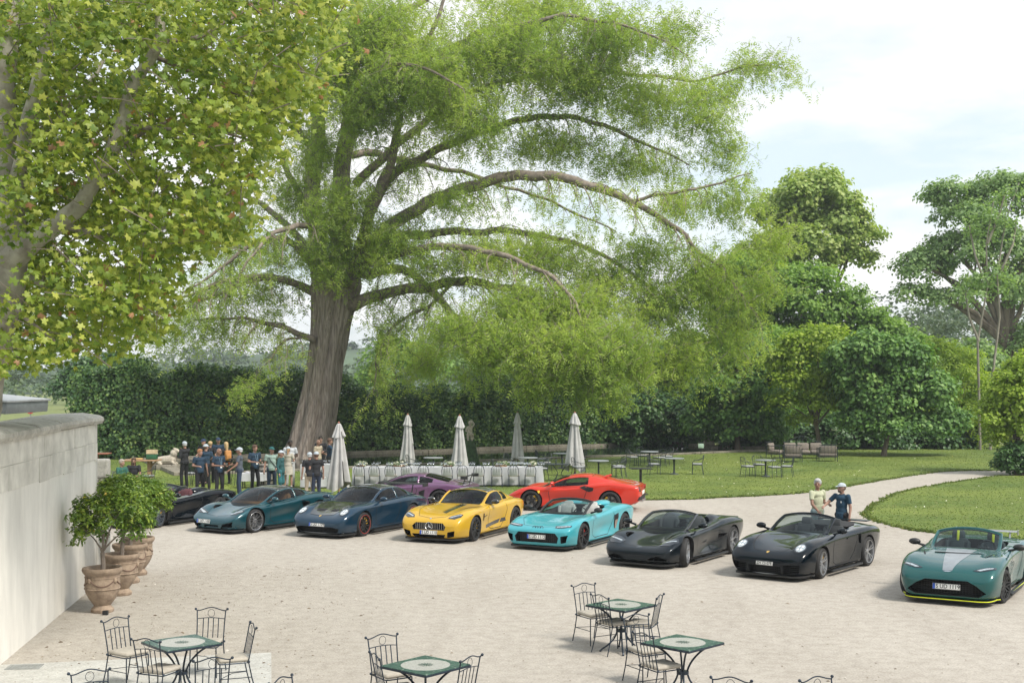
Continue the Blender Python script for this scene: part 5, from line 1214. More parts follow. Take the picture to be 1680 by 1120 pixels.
def hedge(name, label, path, depth, top, seed, n, mat='hedge', leaf=.17):
    """path: ground points along the front; top: heights at those points"""
    root = empty(name, (0, 0, 0), 0, label, 'hedge'); rg = np.random.default_rng(seed)
    pts = np.array([p[:2] for p in path]); seg = np.linalg.norm(np.diff(pts, axis=0), axis=1); cum = np.concatenate([[0], np.cumsum(seg)]); tp = np.array(top)
    def along(s): return np.stack([np.interp(s, cum, pts[:, 0]), np.interp(s, cum, pts[:, 1])], 1), np.interp(s, cum, tp)
    def bulge(s, z): return .45 * np.sin(s * .9 + z * .8) * np.sin(s * .37 + 2) + .3 * np.sin(s * 2.3 + z * 1.9) + .2 * np.sin(s * 4.1 - z * 3.1)
    # solid core, coloured near black in place of the shade between the leaves
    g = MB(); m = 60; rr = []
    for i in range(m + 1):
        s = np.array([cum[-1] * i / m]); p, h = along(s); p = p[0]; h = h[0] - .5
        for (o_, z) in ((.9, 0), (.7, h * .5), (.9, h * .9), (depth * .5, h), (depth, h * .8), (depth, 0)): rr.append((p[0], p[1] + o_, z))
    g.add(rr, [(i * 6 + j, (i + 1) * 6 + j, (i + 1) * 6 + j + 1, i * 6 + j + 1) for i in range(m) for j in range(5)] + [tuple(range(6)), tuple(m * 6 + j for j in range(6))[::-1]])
    g.build('shade_core', M('hedge inner shade', (.012, .018, .008), rough=1), root)
    nc = n // 22; s = rg.uniform(0, cum[-1], nc); p, h = along(s); face = rg.uniform(0, 1, nc) < .62
    z = np.where(face, rg.uniform(0, 1, nc) * h, h + rg.normal(0, .18, nc)); bl = bulge(s, z)
    hh = h + .55 * np.sin(s * .8) * np.sin(s * .29 + 1) + .28 * np.sin(s * 2.1 + 1) + .16 * np.sin(s * 4.7)
    z = np.where(face, rg.uniform(0.02, 1, nc) * hh, hh + rg.normal(0, .12, nc))
    yy = np.where(face, .55 - bl * .95 + .5 * (z / np.maximum(hh, .1)) ** 4, rg.uniform(.4, depth, nc))
    cc = np.stack([p[:, 0], p[:, 1] + yy, z], 1); dirn = np.where(face[:, None], np.array([[0, -1., .35]]), np.array([[0, -.2, 1.]])); tone = rg.uniform(0, 1, nc)
    hi = (z / np.maximum(hh, .1)); k = rg.poisson(22, nc); ci = np.repeat(np.arange(nc), k); N_ = len(ci)
    off = unit(rg.normal(0, 1, (N_, 3))) * (rg.uniform(0, 1, N_) ** .5 * .42)[:, None]
    nrm = unit(dirn[ci] + rg.normal(0, .55, (N_, 3)))
    r_ = np.clip(.5 * tone[ci] + .5 * rg.uniform(0, 1, N_), 0, 1)
    V_, F_, r2 = scatter(*LEAF2, cc[ci] + off, rot_mats(nrm, rg.uniform(0, 6.28, N_)), rg.uniform(.7, 1.3, N_) * leaf, r_)
    o = link('foliage', big_mesh('foliage', V_, F_, GREENS[mat], r2), root); o['kind'] = 'stuff'
def build_hedges():
    A = [PY(q, 700, y) for q, y in ((112, 69), (200, 68.5), (330, 70), (460, 72))]
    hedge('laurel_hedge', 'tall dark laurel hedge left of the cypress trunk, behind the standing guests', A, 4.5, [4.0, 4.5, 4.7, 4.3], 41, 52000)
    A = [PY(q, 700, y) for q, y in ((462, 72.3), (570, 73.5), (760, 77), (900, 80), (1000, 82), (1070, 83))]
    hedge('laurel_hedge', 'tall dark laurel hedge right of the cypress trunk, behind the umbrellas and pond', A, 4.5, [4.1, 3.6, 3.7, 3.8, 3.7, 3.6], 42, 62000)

# ---------------- the great cypress
CYP = M_leaf('feathery cypress leaf', [(0, (0.161, 0.259, 0.057)), (.35, (0.270, 0.385, 0.081)), (.7, (0.391, 0.494, 0.109)), (1, (0.517, 0.598, 0.161))], trans=.55, rough=.6, tcol=(1.3, 1.3, .8))
CBARK = M('fibrous cypress bark', (.36, .31, .27), rough=.95, col2=(.12, .092, .075), scale=6, bump=1.0, bscale=9, aniso=(2.4, 2.4, .16))
LIMBK = M('cypress limb bark', (.21, .175, .145), rough=.95, var=.3, scale=4, bump=.7, bscale=12)
def build_cypress():
    base = P(505, 752); base.z = 0; root = empty('bald_cypress', base, 0, 'huge old cypress with a thick fluted trunk and long feathery drooping boughs', 'tree')
    Y0 = base.y
    def W(px, py, dy=0): return PY(px, py, Y0 + dy) - base
    # fluted trunk
    prof = [(752, 503, 1.34), (742, 504, 1.20), (720, 509, 1.08), (680, 518, 1.02), (640, 526, .96), (600, 532, .93), (560, 538, .96), (520, 544, 1.08), (495, 547, 1.18), (470, 549, 1.28), (445, 552, 1.1), (425, 553, .85)]
    na = 96; V_ = []; rows = []
    ks = np.linspace(0, len(prof) - 1, 70)
    for kk in ks:
        py, px, r = (np.interp(kk, range(len(prof)), [q[j] for q in prof]) for j in (0, 1, 2)); c = W(px, py)
        for j in range(na):
            a = 2 * math.pi * j / na; t = kk / len(prof)
            fl = .09 * math.sin(a * 7 + math.sin(c.z * .35) * 1.2) + .055 * math.sin(a * 13 + c.z * .25 + 1) + .035 * math.sin(a * 23 - c.z * .5) + .03 * mnoise.noise(Vector((math.cos(a) * 9, math.sin(a) * 9, c.z * .6))) * 1.5 + .02 * mnoise.noise(Vector((math.cos(a) * 22, math.sin(a) * 22, c.z * .8))) * 1.5
            rr = r * (1 + fl * (1.0 + 1.2 * math.exp(-c.z * 1.3))); V_.append((c.x + rr * math.cos(a), c.y + rr * math.sin(a), c.z if kk else -.1))
    n = len(ks); g = MB(); g.add(V_, [(i * na + j, i * na + (j + 1) % na, (i + 1) * na + (j + 1) % na, (i + 1) * na + j) for i in range(n - 1) for j in range(na)] + [tuple((n - 1) * na + j for j in range(na))])
    g.build('trunk', CBARK, root, sharp=180)
    # main limbs: (px, py, depth offset, radius)
    LM = [
     [(530, 470, -.3, .62), (520, 380, -.4, .52), (515, 300, -.6, .44), (524, 200, -.6, .38), (528, 100, -.5, .32), (530, -60, -.4, .24), (532, -260, 0, .1)],
     [(556, 460, -.5, .66), (558, 380, -.6, .56), (560, 300, -.5, .48), (573, 200, -.4, .42), (580, 100, -.3, .36), (590, -80, 0, .26), (600, -300, 0, .1)],
     [(575, 470, -.6, .5), (598, 385, -1.0, .40), (622, 310, -1.4, .34), (645, 245, -1.8, .28), (655, 180, -2.2, .22), (690, 90, -2.8, .16), (735, -10, -3.4, .1)],
     [(590, 455, -.5, .50), (625, 385, -1, .46), (700, 335, -1.6, .42), (770, 304, -2.2, .38), (850, 289, -3, .34), (920, 291, -3.8, .30), (985, 308, -4.6, .26), (1050, 340, -5.4, .2), (1110, 378, -6, .15), (1180, 440, -6.6, .1), (1240, 520, -7, .05)],
     [(1030, 330, -5.2, .12), (1100, 320, -5.8, .1), (1170, 300, -6.2, .07), (1230, 280, -6.4, .03)],
     [(575, 500, -.6, .46), (630, 482, -1.4, .38), (700, 470, -2.2, .33), (770, 462, -3, .28), (840, 472, -4, .22), (910, 505, -5, .15), (980, 560, -6, .08)],
     [(745, 466, -2.8, .12), (700, 500, -3.0, .10), (650, 535, -3.1, .08), (618, 580, -3.2, .06), (612, 650, -3.3, .03)],
     [(600, 450, 1, .4), (660, 440, 2, .3), (720, 490, 3, .24), (750, 520, 3.5, .2), (800, 540, 4, .12), (870, 560, 4.4, .06)],
     [(525, 480, -.5, .34), (480, 464, -1, .25), (440, 453, -1.4, .22), (400, 455, -1.8, .18), (350, 466, -2.2, .13), (290, 492, -2.6, .06)],
     [(440, 454, -1.4, .16), (395, 468, -1.8, .13), (340, 488, -2.0, .1), (270, 500, -2.2, .05)],
     [(528, 450, -.4, .30), (470, 396, -.9, .22), (420, 400, -1.5, .17), (375, 430, -2, .12), (300, 480, -2.6, .05)],
     [(515, 560, -.8, .24), (470, 537, -1.4, .18), (430, 529, -1.8, .15), (385, 522, -2.2, .1), (320, 524, -2.8, .05)],
     [(505, 550, -.9, .10), (470, 560, -2, .08), (435, 600, -3, .04)],
     [(518, 360, .5, .30), (480, 300, 1, .22), (452, 235, 1.5, .16), (430, 170, 2, .1), (400, 100, 2, .05)],
     [(525, 260, -1, .24), (478, 195, -2, .18), (445, 120, -3, .12), (420, 40, -3.5, .06)],
     [(520, 420, 1, .3), (440, 340, 3, .2), (360, 320, 5, .12), (290, 350, 6, .05)],
     [(598, 340, -.8, .38), (650, 285, -.6, .33), (720, 245, -.4, .29), (800, 214, -.2, .25), (880, 192, 0, .21), (960, 200, 0, .16), (1040, 228, 0, .11), (1130, 270, 0, .05)],
     [(585, 300, .6, .34), (660, 230, 1.2, .29), (740, 170, 1.8, .25), (830, 135, 2.2, .2), (930, 118, 2.5, .16), (1050, 122, 2.8, .12), (1150, 130, 3, .09), (1240, 108, 3, .06), (1300, 118, 3, .02)],
     [(582, 200, -.8, .30), (650, 130, -1.8, .25), (740, 75, -2.8, .2), (840, 42, -3.6, .16), (940, 28, -4.2, .12), (1050, 50, -4.8, .08), (1130, 90, -5, .04)],
     [(580, 100, .6, .28), (660, 20, 1.4, .22), (780, -30, 2, .16), (920, -50, 3, .1), (1060, -20, 3.6, .05)],
     [(590, 440, -1.0, .36), (660, 415, -3, .28), (740, 405, -5, .22), (830, 420, -7, .17), (910, 460, -8.5, .12), (960, 530, -9.5, .07), (985, 610, -10, .03)],
     [(592, 400, 1, .36), (690, 385, 2, .3), (790, 378, 3, .25), (890, 385, 4, .2), (990, 420, 4.5, .15), (1080, 480, 5, .1), (1150, 570, 5, .04)],
     [(550, 380, -1.5, .28), (500, 370, -4, .2), (440, 390, -6, .12), (390, 450, -7, .05)],
     [(570, 250, 2, .3), (660, 260, 5, .22), (780, 290, 7, .15), (900, 330, 8, .1), (1010, 380, 8, .05)],
     [(575, 150, -2, .22), (620, 110, -5, .15), (690, 110, -7, .1), (760, 150, -8, .05)],
     [(520, 150, -1, .2), (470, 90, -3, .14), (430, 20, -4, .08)], [(530, 60, 1, .18), (600, -20, 3, .12), (520, -100, 4, .05)],
    ]
    rg = random.Random(3); nr = np.random.default_rng(3)
    fine = MB(); anchors = []; gl = MB()
    for li, lm in enumerate(LM):
        pts = catmull([(*W(a, b, c), r * (1 if li < 2 else .80)) for a, b, c, r in lm], 5)
        P3 = [Vector(q[:3]) + Vector((mnoise.noise(Vector(q[:3]) * .8), mnoise.noise(Vector(q[:3]) * .8 + Vector((9, 3, 1))), mnoise.noise(Vector(q[:3]) * .8 + Vector((2, 7, 5))))) * .22 for q in pts]; rad = [q[3] for q in pts]
        g = MB(); g.tube(P3, rad, 12 if max(rad) > .3 else 8)
        o = g.build('limb', CBARK if li in (0, 1) else LIMBK, root, sharp=180)
        L_ = 0
        for i in range(3, len(P3)):
            seg = P3[i] - P3[i - 1]; L_ += seg.length; 
            nb = max(1, int(seg.length / .55))
            for k in range(nb):
                if rad[i] > .36 and rg.random() < .55: continue
                p = P3[i - 1].lerp(P3[i], rg.random()); t = seg.normalized(); side = t.cross(Vector((0, 0, 1)))
                if side.length < .2: side = Vector((rg.uniform(-1, 1), rg.uniform(-1, 1), 0))
                side.normalize(); s = rg.choice((-1, 1)); d = (side * s * rg.uniform(.35, 1) + t * rg.uniform(.0, .9) + Vector((0, 0, rg.uniform(-.25, .5)))).normalized()
                l = rg.uniform(1.1, 3.0) * (1.0 if rad[i] > .1 else .7); q = [p]; dd = d.copy(); r0 = min(.05, rad[i] * .5)
                for m in range(6):
                    dd = (dd + Vector((rg.uniform(-.22, .22), rg.uniform(-.22, .22), -.16 - .04 * m))).normalized(); q.append(q[-1] + dd * l / 6)
                fine.tube(q, [r0 * (1 - .8 * m / 6) for m in range(7)], 4, cap=False)
                for m in range(1, 7): anchors.append((q[m], dd.copy(), .3 + .35 * m / 6, 1.0))
                for m in (2, 3, 4, 5):
                    if rg.random() < .75:
                        e = (dd + Vector((rg.uniform(-1, 1), rg.uniform(-1, 1), rg.uniform(-.9, .1)))).normalized() * rg.uniform(.5, 1.2); x = q[m]; y = x + e * .5 + Vector((0, 0, -.03)); z = x + e + Vector((0, 0, -.22))
                        fine.tube([x, y, z], [r0 * .4, r0 * .3, .004], 3, cap=False); anchors += [(y, e.normalized(), .35, 1), (z, e.normalized(), .35, 1)]
    # hanging bough tips that make the low curtains of foliage at the right and centre
    pads = [(750, 545, 80, 36, -8, .7), (830, 560, 90, 45, -9.5, .8), (930, 575, 90, 50, -10, .9), (1000, 575, 60, 50, -9, .9), (900, 620, 80, 24, -10, .8), (975, 630, 50, 28, -9.6, .9), (800, 598, 45, 24, -9, .6), (860, 505, 80, 45, -8, .9), (960, 510, 75, 45, -7, .8), (700, 590, 26, 14, -6.5, .5), (870, 652, 22, 14, -9.5, .5), (1010, 655, 26, 18, -9, .6), (940, 668, 20, 14, -9.5, .5), (1050, 610, 30, 30, -8, .6), (760, 620, 18, 18, -8, .4), (1040, 560, 50, 40, -8, .6),
            (690, 600, 45, 45, -6, .35), (1080, 500, 80, 60, -5, .7), (1150, 460, 70, 60, -6, .6), (1190, 560, 60, 60, -6, .4), (1240, 480, 55, 60, -6.5, .32), (1262, 390, 50, 45, -6.5, .32), (1120, 590, 60, 50, -6, .45), (1050, 420, 60, 40, -4, .5),
            (700, 130, 110, 70, -5, 1.0), (830, 90, 110, 60, -4, 1), (620, 60, 90, 70, -4, 1), (950, 130, 100, 60, -2, .9), (760, 200, 90, 50, -5, .7), (1060, 170, 80, 50, 0, .7), (1150, 200, 60, 40, 0, .6), (600, 180, 70, 60, -4, .9), (1000, 60, 90, 45, -3, .8), (880, 20, 120, 40, 0, .8), (1110, 60, 45, 40, -3, .5),
            (900, 240, 90, 35, -1, .7), (1050, 270, 80, 35, 0, .6), (1160, 150, 70, 30, 2, .6), (1240, 110, 50, 32, 3, .45), (1190, 250, 50, 35, 1, .5), (560, 350, 60, 60, -3, .9), (540, 430, 45, 45, -2.5, .9), (520, 250, 50, 60, -2, .7), (640, 400, 60, 45, -3, .8), (480, 330, 50, 50, 0, .5),
            (560, 100, 60, 80, -3, .9), (740, 330, 60, 30, -4, .4), (800, 420, 80, 40, -4, .7), (900, 420, 80, 40, -4, .7), (980, 460, 60, 40, -4, .6), (700, 440, 50, 30, -4, .5), (460, 430, 50, 30, 0, .35), (380, 400, 60, 40, 2, .4), (340, 470, 60, 30, 0, .3), (420, 500, 60, 30, -1, .28), (350, 540, 60, 40, -2, .28), (280, 560, 50, 40, -2, .28),
            (395, 650, 22, 28, -6, .35), (640, 540, 40, 50, -3, .3), (1200, 340, 60, 35, -5, .4), (1110, 330, 60, 35, -3, .4)]
    for (px, py, rx, ry, dy, den) in pads:
        c = W(px, py, dy); k = (Y0 + dy) / F_PX; n = int(rx * ry * den * .085)
        for _ in range(n):
            v = Vector((rg.gauss(0, .45), rg.gauss(0, .45), rg.gauss(0, .45))); q = c + Vector((v.x * rx * k, v.y * (rx + ry) * .5 * k, v.z * ry * k))
            a = rg.uniform(0, 6.28); d = Vector((math.cos(a) * .8, math.sin(a) * .8, rg.uniform(-.9, -.1))).normalized(); l = rg.uniform(.5, 1.3)
            fine.tube([q - d * l * .6, q, q + d * l * .5 + Vector((0, 0, -.1))], [.010, .008, .004], 3, cap=False)
            for m in range(3): anchors.append((q + d * l * (m / 3 - .4), d, .42, 1.0))
    o = fine.build('twigs', LIMBK, root, smooth=False); o['kind'] = 'stuff'
    A = np.array([a[0] for a in anchors]); D = np.array([a[1] for a in anchors]); SP = np.array([a[2] for a in anchors])
    per = 4; n0 = len(A); idx = np.repeat(np.arange(n0), per); n = len(idx); print('cypress sprays', n)
    T = A[idx] + nr.normal(0, 1, (n, 3)) * SP[idx][:, None] * .50
    x = D[idx] * .5 + nr.normal(0, .8, (n, 3)); x[:, 2] -= .15; x = unit(x); z = np.array([[0, 0, 1.]]) + nr.normal(0, .5, (n, 3)); y = unit(np.cross(z, x)); z = np.cross(x, y)
    Rm = np.stack([x, y, z], axis=2); tone = np.array([.5 + .5 * mnoise.noise(Vector(a) * .35) for a in A])[idx]
    r_ = np.clip(.62 * tone + .5 * nr.uniform(0, 1, n) - .05, 0, 1)
    V_, F_, r2 = scatter(*SPRAY, T, Rm, nr.uniform(.22, .50, n), r_)
    o = link('foliage', big_mesh('foliage', V_, F_, CYP, r2), root); o['kind'] = 'stuff'
    return root

# ---------------- the plane tree in front
PLANE = M_leaf('plane leaf', [(0, (.065, .125, .025)), (.3, (.14, .22, .040)), (.6, (.25, .325, .055)), (.88, (.38, .42, .08)), (.955, (.44, .48, .11)), (.965, (.36, .19, .09)), (1, (.40, .22, .12))], trans=.42, rough=.45, tcol=(1.15, 1.25, .5))
PBARK = M('mottled plane bark', (.44, .42, .36), rough=.85, col2=(.19, .17, .135), scale=3.4, bump=.35, bscale=10)
def build_plane():
    Yp = 20.5; base = PY(-70, 900, Yp); base.z = 0; root = empty('plane_tree', base, 0, 'plane tree with mottled pale bark and yellow-green lobed leaves filling the upper left', 'tree')
    def W(px, py, dy=0): return PY(px, py, Yp + dy) - base
    LM = [[(-75, 1100, 0, .60), (-62, 900, 0, .52), (-45, 720, 0, .47), (-20, 570, 0, .44), (8, 460, 0, .42), (18, 395, 0, .36)],
          [(18, 420, 0, .34), (18, 320, .1, .27), (8, 220, .2, .25), (10, 120, .3, .22), (22, 0, .4, .18), (30, -100, .5, .12)],
          [(20, 330, 0, .15), (40, 230, -.2, .14), (58, 160, -.3, .14), (72, 90, -.3, .12), (80, -30, -.3, .09)],
          [(14, 430, -.1, .30), (60, 395, -.3, .21), (105, 360, -.5, .17), (135, 330, -.6, .16), (165, 280, -.7, .14), (190, 235, -.8, .135), (203, 190, -.8, .12), (215, 140, -.8, .11), (248, 95, -.8, .10), (266, 60, -.8, .10), (262, 10, -.8, .09), (270, -60, -.8, .07)],
          [(200, 205, -.8, .05), (245, 206, -1, .045), (290, 212, -1.2, .03), (330, 225, -1.4, .012)],
          [(200, 232, -.7, .035), (235, 270, -.9, .03), (268, 300, -1, .018), (300, 330, -1.1, .01)],
          [(268, 70, -.8, .05), (330, 60, 0, .04), (400, 20, .6, .03), (470, 10, 1, .015)],
          [(250, 90, -.5, .05), (330, 130, .4, .04), (400, 160, 1, .03), (470, 190, 1.4, .012)],
          [(100, 365, .2, .08), (170, 390, .8, .06), (250, 380, 1.4, .045), (330, 360, 2, .03), (400, 340, 2.4, .012)],
          [(20, 450, .3, .10), (80, 470, 1, .07), (150, 500, 1.6, .05), (220, 530, 2, .03), (260, 550, 2.2, .012)],
          [(190, 240, .2, .05), (280, 200, 1, .04), (380, 220, 1.8, .03), (450, 240, 2.2, .012)],
          [(0, 480, -.2, .06), (40, 520, -1, .045), (90, 560, -1.6, .02)], [(15, 250, .5, .1), (90, 200, 1.4, .07), (150, 130, 2, .05), (190, 60, 2.4, .03)]]
    rg = random.Random(9); nr = np.random.default_rng(9); tw = MB()
    for k, lm in enumerate(LM):
        pts = catmull([(*W(a, b, c), r) for a, b, c, r in lm], 6); g = MB()
        P3 = [Vector(q[:3]) + Vector((mnoise.noise(Vector(q[:3]) * 2), 0, mnoise.noise(Vector(q[:3]) * 2 + Vector((5, 5, 5))))) * .05 for q in pts]
        rad = [q[3] * .80 * (1 + .16 * mnoise.noise(Vector(q[:3]) * 3.1)) for q in pts]
        g.tube(P3, rad, 14 if rad[0] > .1 else 8); g.build('trunk' if k == 0 else 'limb', PBARK if rad[0] > .055 else LIMBK, root, sharp=180)
    poly = [(-60, -60), (572, -60), (560, 60), (535, 130), (500, 190), (462, 235), (425, 290), (400, 325), (408, 380), (385, 400), (315, 412), (290, 450), (285, 515), (258, 548), (215, 556), (180, 580), (120, 580), (60, 596), (-60, 612)]
    # clumps
    nc = 2250; pxs = nr.uniform(-60, 575, nc * 3); pys = nr.uniform(-60, 620, nc * 3); k = point_in(poly, pxs, pys)
    hole = ((pxs - 268) / 40) ** 2 + ((pys - 262) / 22) ** 2 < 1; thin = nr.uniform(0, 1, nc * 3) < .85; k &= ~(hole & thin)
    hole = ((pxs - 118) / 28) ** 2 + ((pys - 452) / 14) ** 2 < 1; k &= ~(hole & thin)
    pxs, pys = pxs[k][:nc], pys[k][:nc]; nc = len(pxs)
    dy = nr.uniform(-2.4, 4.5, nc)
    # keep the stems readable: few clumps right in front of them
    stems = [(18, 400, 45), (12, 250, 30), (60, 160, 22), (100, 362, 30), (150, 305, 26), (188, 240, 24), (208, 165, 22), (262, 60, 24), (10, 480, 42), (130, 335, 28), (15, 120, 26)]
    for (sx, sy, sr) in stems:
        m = ((pxs - sx) ** 2 + (pys - sy) ** 2 < (sr * 1.5) ** 2) & (nr.uniform(0, 1, nc) < .6); dy[m] = np.abs(dy[m]) + .6
    cen = np.array([W(a, b, c) for a, b, c in zip(pxs, pys, dy)]); tone = nr.uniform(0, 1, nc)
    for c in cen[:700]:
        c = Vector(c); d = Vector((rg.uniform(-1, .3), rg.uniform(-.5, .5), rg.uniform(-.3, .7))).normalized(); tw.tube([c, c + d * .3 + Vector((0, 0, .03)), c + d * .75], [.004, .006, .011], 4, cap=False)
    o = tw.build('twigs', LIMBK, root, smooth=False); o['kind'] = 'stuff'
    per = nr.poisson(13, nc); ci = np.repeat(np.arange(nc), per); n = len(ci); off = nr.normal(0, .20, (n, 3)); off[:, 2] *= .62
    T = cen[ci] + off; nrm = unit(np.array([[.40, -.55, .75]]) + nr.normal(0, .60, (n, 3))); S = nr.uniform(.095, .175, n)
    r_ = np.clip(.13 + .40 * tone[ci] + .54 * nr.uniform(0, 1, n), 0, .955); bad = nr.uniform(0, 1, n) < .012; r_[bad] = 1.0
    Rm = rot_mats(nrm, nr.uniform(0, 6.28, n))
    # the 300 nearest leaves are objects of their own
    order = np.argsort(T[:, 1]); vis = [i for i in order if True][:4000]; pick = sorted(vis, key=lambda i: -S[i])[:300]; rest = np.setdiff1d(np.arange(n), pick)
    FOLD = (LOBED[0] * np.array([[1, .62, 1]]) + np.stack([0 * LOBED[0][:, 0], 0 * LOBED[0][:, 0], -.9 * np.abs(LOBED[0][:, 1]) - .35 * LOBED[0][:, 0] ** 2], 1), LOBED[1])
    h1 = rest[nr.uniform(0, 1, len(rest)) < .5]; h2 = np.setdiff1d(rest, h1)
    a_ = scatter(*LOBED, T[h1], Rm[h1], S[h1], r_[h1]); b_ = scatter(*FOLD, T[h2], Rm[h2], S[h2] * 1.15, r_[h2])
    o = link('foliage', big_mesh('foliage', np.concatenate([a_[0], b_[0]]), np.concatenate([a_[1], b_[1] + len(a_[0])]), PLANE, np.concatenate([a_[2], b_[2]])), root); o['kind'] = 'stuff'
    lm_ = [big_mesh('leaf', LOBED[0], LOBED[1], PLANE, np.full(len(LOBED[1]), v)) for v in (.2, .4, .55, .7, .8, .9, 1.0)]
    for i in pick:
        v = min(6, int(np.searchsorted([.3, .48, .62, .75, .85, .96], r_[i])))
        o = link('leaf', lm_[v], root); m4 = Matrix([list(Rm[i][q] * S[i]) + [T[i][q]] for q in range(3)] + [[0, 0, 0, 1]]); o.matrix_local = m4
    print('plane leaves', n)

# ---------------- potted citrus trees by the wall
TERRA = M('weathered terracotta', (.35, .27, .20), rough=.85, col2=(.20, .145, .105), scale=7, bump=.3, bscale=30)
TERRAD = M('dark terracotta relief', (.15, .095, .07), rough=.85)
CITRUS = M_leaf('citrus leaf', [(0, (.05, .11, .018)), (.45, (.12, .21, .03)), (.85, (.25, .34, .05)), (.96, (.36, .41, .07)), (.975, (.55, .42, .04)), (1, (.6, .40, .05))], trans=.25, rough=.32)
def build_pots():
    spec = [((168, 1003), 1.0, 'front citrus tree in a terracotta urn, nearest the camera', [(168, 850, 52, 38), (200, 835, 42, 38), (145, 875, 30, 26), (215, 868, 30, 28), (180, 815, 30, 20)], 24.1),
            ((199, 975), 1.0, 'second citrus tree in a terracotta urn from the camera, against the wall', [(205, 820, 42, 32), (222, 845, 30, 28), (190, 800, 28, 20)], 25.9),
            ((213, 955), 1.0, 'third citrus tree in a terracotta urn, between the second and the farthest', [(225, 820, 38, 34), (205, 805, 30, 24)], 27.6),
            ((226, 942), 1.0, 'farthest citrus tree in a terracotta urn, its crown over the dark car', [(235, 812, 40, 30), (255, 822, 22, 26), (215, 800, 30, 20)], 28.7)]
    pot0 = None
    for i, (bp, sc, lb, bl, Yc) in enumerate(spec):
        loc = P(*bp)
        if i == 0:
            pr = empty('terracotta_urn', loc, .3, 'terracotta urn with garland relief, nearest the camera', 'plant pot', 'urns along the wall')
            k = .92
            g = MB(); g.lathe([(.0, 0), (.235, 0), (.25, .02), (.25, .06), (.20, .10), (.185, .13), (.22, .17), (.30, .26), (.365, .37), (.385, .47), (.38, .56), (.375, .68), (.39, .70), (.43, .74), (.445, .78), (.43, .815), (.40, .82), (.37, .80), (.35, .74), (.35, .70), (0, .70)], 48, cap=False); g.build('vase', TERRA, pr, sharp=50); pr.scale = (.84, .84, 1.03)
            MB().lathe([(0, .715), (.35, .705)], 30, cap=False).build('soil', M('reddish potting soil', (.10, .045, .035), rough=1), pr)
            g = MB(); g.lathe([(.383, .425), (.397, .435), (.397, .445), (.385, .455)], 48, cap=False); g.lathe([(.378, .635), (.388, .64), (.388, .65), (.378, .655)], 48, cap=False); g.build('moulding', TERRA, pr)
            for q in range(4):
                a0 = math.pi / 2 * q; g = MB()
                g.tube([(.388 * math.cos(a0 + u * math.pi / 4), .388 * math.sin(a0 + u * math.pi / 4), .62 - .12 * (1 - u * u)) for u in np.linspace(-1, 1, 13)], .013, 6); g.build('garland', TERRAD, pr)
                g = MB(); a1 = a0 + math.pi / 4; g.ell((.385 * math.cos(a1), .385 * math.sin(a1), .60), (.045, .045, .055), 10, 8); g.build('medallion', TERRA, pr)
            pot0 = pr
        else:
            pr = copy_tree(pot0); pr.location = loc; pr['label'] = ['', 'terracotta urn behind the nearest one, second in the row', 'terracotta urn third in the row along the wall', 'terracotta urn at the far end of the row along the wall'][i]; pr.rotation_euler.z = .3 + i * .5
        tr = empty('citrus_tree', loc + Vector((0, 0, .70)), 0, lb, 'potted tree', 'citrus trees along the wall'); o0 = loc + Vector((0, 0, .70))
        blb = []
        for (px, py, rx, ry) in bl:
            c = PY(px, py, loc.y) - o0; kk = loc.y / F_PX; blb.append((tuple(c), (rx * kk, (rx + ry) / 2 * kk, ry * kk)))
        crown_mesh('crown', tr, CITRUS, blb, 330, 22, .12, .095, LEAF_LONG, seed=50 + i, inner=.3, flat=.9, sat=3)
        fk = Vector((blb[0][0][0] * .4, 0, .42)); g = MB(); g.tube([(0, 0, 0), (.015, 0, .2), fk], [.055, .045, .04], 8); g.build('trunk', LIMBK, tr); g = MB(); limbs(g, fk, blb, .022, 5 + i, 4, 5); g.build('branches', LIMBK, tr)
    bx = tag(MB().box((0, 0, .04), (.10, .08, .08), bev=.01).build('garden_spotlight', BLK), 'small black box spotlight on the gravel at the foot of the front urn', 'spotlight'); bx.location = P(173, 1008)

# ------------------------------------------------------------------ furniture
IRON = M('blue black wrought iron', (.018, .030, .048), rough=.4, metal=.3, var=.3, scale=20)
IRON2 = M('dark green grey iron', (.035, .045, .05), rough=.5, metal=.3)
CUSH = M('cream seat cloth', (.38, .35, .30), rough=.9, var=.1, scale=12, bump=.2, bscale=90)
CUSHG = M('pale grey cushion', (.31, .32, .335), rough=.9, var=.1)
LINEN = M('white table linen', (.42, .43, .45), rough=.9, var=.06, scale=3, bump=.15, bscale=20)
WOOD = M('weathered wood', (.34, .21, .12), rough=.7, var=.3, scale=8, aniso=(1, 6, 6))
WOODR = M('red brown wood', (.25, .09, .05), rough=.6, var=.25, scale=8)
def mosaic_mat():
    m = M('green mosaic', (.03, .10, .07), rough=.35); t = m.node_tree; b = t.nodes['Principled BSDF']
    v = t.nodes.new('ShaderNodeTexVoronoi'); v.inputs['Scale'].default_value = 55; tc = t.nodes.new('ShaderNodeTexCoord'); t.links.new(tc.outputs['Object'], v.inputs['Vector'])
    t.links.new(ramp(t, v.outputs['Color'], [(.0, (.010, .032, .026)), (.5, (.022, .072, .054)), (.8, (.045, .12, .088)), (.92, (.22, .26, .22))]), b.inputs['Base Color']); return m
def white_mosaic():
    m = M('white mosaic', (.6, .6, .56), rough=.35); t = m.node_tree; b = t.nodes['Principled BSDF']
    v = t.nodes.new('ShaderNodeTexVoronoi'); v.inputs['Scale'].default_value = 60; tc = t.nodes.new('ShaderNodeTexCoord'); t.links.new(tc.outputs['Object'], v.inputs['Vector'])
    t.links.new(ramp(t, v.outputs['Color'], [(.0, (.28, .285, .26)), (.5, (.35, .355, .33)), (.97, (.42, .42, .39)), (1, (.2, .28, .24))]), b.inputs['Base Color']); return m
MOSG, MOSW = mosaic_mat(), white_mosaic()
